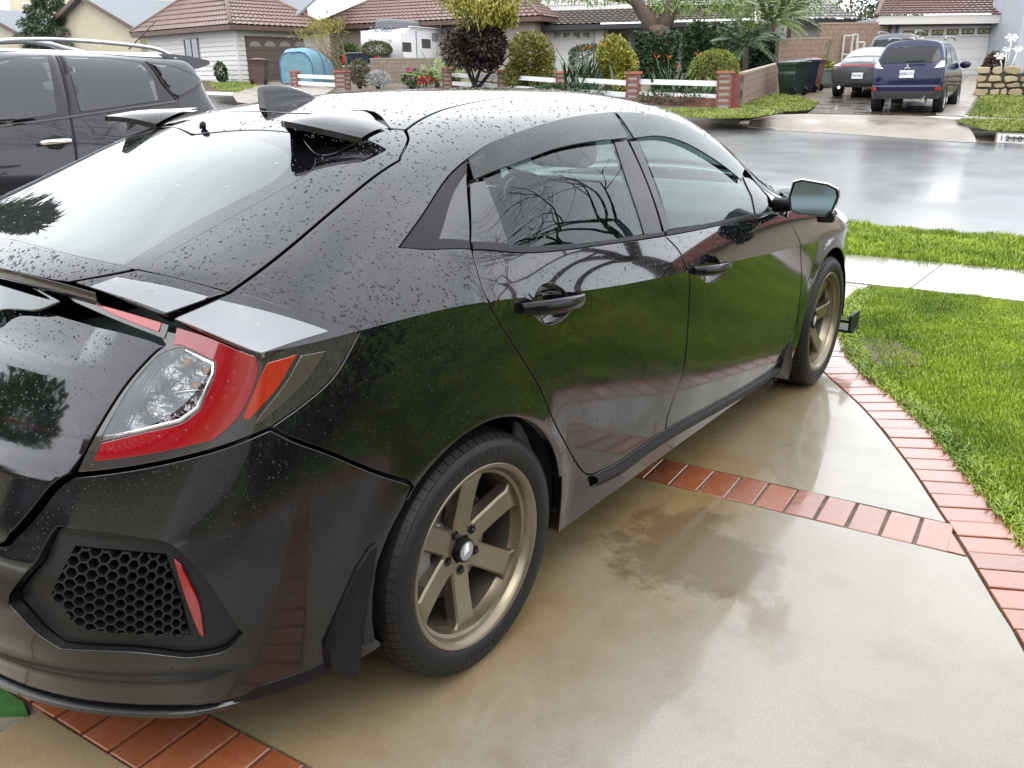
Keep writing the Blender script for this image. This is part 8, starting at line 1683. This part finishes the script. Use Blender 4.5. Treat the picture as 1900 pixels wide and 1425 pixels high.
blades('lawn_grass', ocg+[(.50,5.08),(2.4,swy(2.4)),(3.2,4.4),(3.2,.4)], 200000, .030, 1, label='bright green lawn grass beside the brick border', bare=((.84,3.36,.55),), w=.0027)
blades('lawn_grass_edge', [(p[0]-.03, p[1]) for p in outer_cur if 1.0 < p[1] < 4.9]+[(p[0]+.10, p[1]) for p in outer_cur[::-1] if 1.0 < p[1] < 4.9], 8000, .045, 2, lean=1.2, label='longer grass hanging over the brick border')
blades('lawn_grass_far', [(3.2,.0),(3.2,4.4),(2.4,swy(2.4)),(8,swy(8)),(8,-2)], 60000, .045, 3, w=.008, label='lawn grass farther out beside the driveway')
blades('parkway_grass', [(-.8,swy(-.8)+1.10),(5,swy(5)+1.10),(5,kerby(5)-.08),(-.8,kerby(-.8)-.08)], 60000, .075, 4, zb=-.02, w=.006, label='thick green grass of the parkway strip by the street')

for nm, pxs, nn_, lb in (('far_lawn_grass', [(1797,216),(1822,176),(1960,176),(1960,222),(1868,220)], 9000, 'mown grass below the stone planter wall'), ('far_parkway_grass', [(1772,226),(1790,223),(1868,224),(1960,228),(1960,250),(1900,245),(1832,242),(1800,234)], 7000, 'grass strip beside the painted kerb number'), ('far_yard_grass', [(1364,197),(1400,186),(1432,176),(1475,178),(1520,192),(1502,204),(1470,207),(1400,204)], 7000, 'patchy grass beside the low block wall'), ('far_verge_grass', [(1215,202),(1290,202),(1372,204),(1455,209),(1425,214),(1392,219),(1330,220),(1245,218)], 7000, 'grass verge below the corner pillar'), ('far_house_grass', [(388,155),(430,152),(482,153),(476,161),(440,173),(400,169)], 4000, 'small lawn beside the siding house')):
    q = [far(a) for a in pxs]; blades(nm, [(a[0], a[1]) for a in q], nn_, .07, 50+nn_ % 97, zb=lambda x, y: FARP[0]+FARP[1]*x+FARP[2]*y, w=.012, lean=.8, label=lb).data.materials[0] = FGRASS
# ---------------------------------------------------------------- surroundings and added trees behind and beside the viewer, seen as reflections in the car
hb = tag(empty('home_house', (6,-9,0)), 'cream house with red-brown tiled eaves behind the viewer', 'house'); 
FB = Fac(None, None, (-7.,-7.5,0), (9.,-7.9,0)); FB.n = np.array([0,-1.,0]); FB.M = frame(FB.A, FB.e, FB.n, (0,0,1))
MB().box(0, 16, 0, 8, -.2, 2.6, FB.M).build('wall', STUC, hb); hip_roof(hb, FB, 0, 16, 0, 8, 2.6, 2.0, mat('dull_red_tile', (.22,.06,.045), .6, var=.2, vscale=3), .7)
MB().box(9.5, 14.5, -.05, 0, -.2, 2.2, FB.M).build('garage_door', GDOOR, hb); MB().box(2, 4.5, -.06, 0, .9, 2.1, FB.M).build('window', PANE, hb)
nb2 = tag(empty('neighbour_house', (16,-4,0)), 'neighbouring grey house beyond the lawn to the right', 'house'); FN = Fac(None, None, (15.,9.,0), (15.5,-8.,0)); FN.n = np.array([1.,0,0]); FN.M = frame(FN.A, FN.e, FN.n, (0,0,1))
MB().box(0, 17, 0, 9, -.2, 2.7, FN.M).build('wall', mat('brown_grey_stucco', (.20,.18,.16), .85), nb2); hip_roof(nb2, FN, 0, 17, 0, 9, 2.7, 2.2, DTILE, .6)
for k, (x, y, h, sd) in enumerate(((3.4,7.25,7.2,1),(13.5,3.0,5.5,2))):
    P = np.array([x, y, 0.]); e = tag(empty('bare_tree', P), ('tall leafless street tree in the parkway strip to the right', 'leafless tree on the far lawn to the right')[k], 'tree'); rs = np.random.default_rng(200+sd); limbs, tips = [], []
    tree_limbs(P-np.array([0,0,.2]), (0,0,1), h*.36, .16, 0, rs, limbs, tips, .5); st = limbs[0][0][-1]
    for j in range(5): tree_limbs(st, (rs.normal(0,.6), rs.normal(0,.6), 1.), h*.20, .06, 5, rs, limbs, tips, .42, 3, .16, .78)
    limb_mesh('trunk', limbs, mat('winter_bark', (.05,.042,.036), .9), e)
bush((10.5,-1.5,0), (1.6,3.5,1.0), 5000, .16, DG, 'dark clipped hedge beyond the lawn to the right', 'hedge', 'garden_hedge', 301, base=.9); bush((11.,4.5,0), (1.5,3.0,1.2), 4500, .16, MG, 'green hedge farther along the lawn', 'hedge', 'garden_hedge', 302, base=.9)
P = np.array([-11.5,1.8,0]); e = tag(empty('evergreen_tree', P), 'tall evergreen tree left of the parked SUV', 'tree'); rs = np.random.default_rng(303); MB().tube([P, P+np.array([0,0,5.5])], [.2,.06], 8).build('trunk', BARK, e, smooth=True)
n = 6000; t = rs.uniform(0, 1, n); a = rs.uniform(0, 2*math.pi, n); r = 2.2*(1-t*.9)*(.7+.3*np.sin(t*40+a*3))*rs.uniform(.5, 1, n); V, F = leaves(P+np.stack([r*np.cos(a), r*np.sin(a), .6+t*5.6], 1), np.stack([np.cos(a), np.sin(a), -.3+0*a], 1), .35, .3, rs); fast_mesh('crown', V, F, MATS['conifer_leaf'], e)
P = np.array([5.5,-10.5,0.]); e = tag(empty('utility_pole', P), 'wooden utility pole with a crossbar behind the house', 'pole'); MB().tube([P, P+np.array([0,0,9.5])], [.16,.11], 10).build('pole', BARK, e, smooth=True); MB().box(-1.2,1.2,-.06,.06,8.7,8.85, Matrix.Translation(Vector(P))).build('crossbar', BARK, e)

bush((3.7,-1.2,0), (.55,2.3,.55), 5200, .10, DG, 'low dark hedge right beside the viewer', 'hedge', 'garden_hedge', 304, base=.9)
FR = Fac(None, None, (3.,27.,.9), (17.,31.,1.2)); hr = tag(empty('red_roof_house', FR.A), 'house with dull red tiled roof across the street to the right', 'house'); MB().box(0, 14, 0, 8, -.4, 2.8, FR.M).build('wall', STUC, hr); hip_roof(hr, FR, 0, 14, 0, 8, 2.8, 2.6, MATS['dull_red_tile'], .6)

for k, (x, y, r, h) in enumerate(((-34,-10,4.5,7.),(-24,-13,4.,6.5),(-15,-14,4.2,7.5),(14,-13,4.4,7.2),(24,-9,4.5,7.5),(33,-4,4.6,8.),(-45,-6,5.,8.))):  # unseen trees, added to keep bright low sky out of the reflections
    P = np.array([x, y, 0.]); e = tag(empty('sky_block_tree', P), 'leafy green tree on the viewer\'s own side of the street, ' + ('far left','left','left of the home','right of the home','right','far right','farthest left')[k], 'tree', 'added trees behind the viewer'); rs = np.random.default_rng(400+k)
    MB().tube([P-np.array([0,0,.2]), P+np.array([0,0,h*.5])], [.25,.14], 8).build('trunk', BARK, e, smooth=True); q, D = blob_points(3500, (r, r*.9, h*.42), rs, .3, lump=.5); V, F = leaves(P+np.array([0,0,h*.62])+q, D, .6, .5, rs); fast_mesh('crown', V, F, (MG, DG)[k % 2], e)
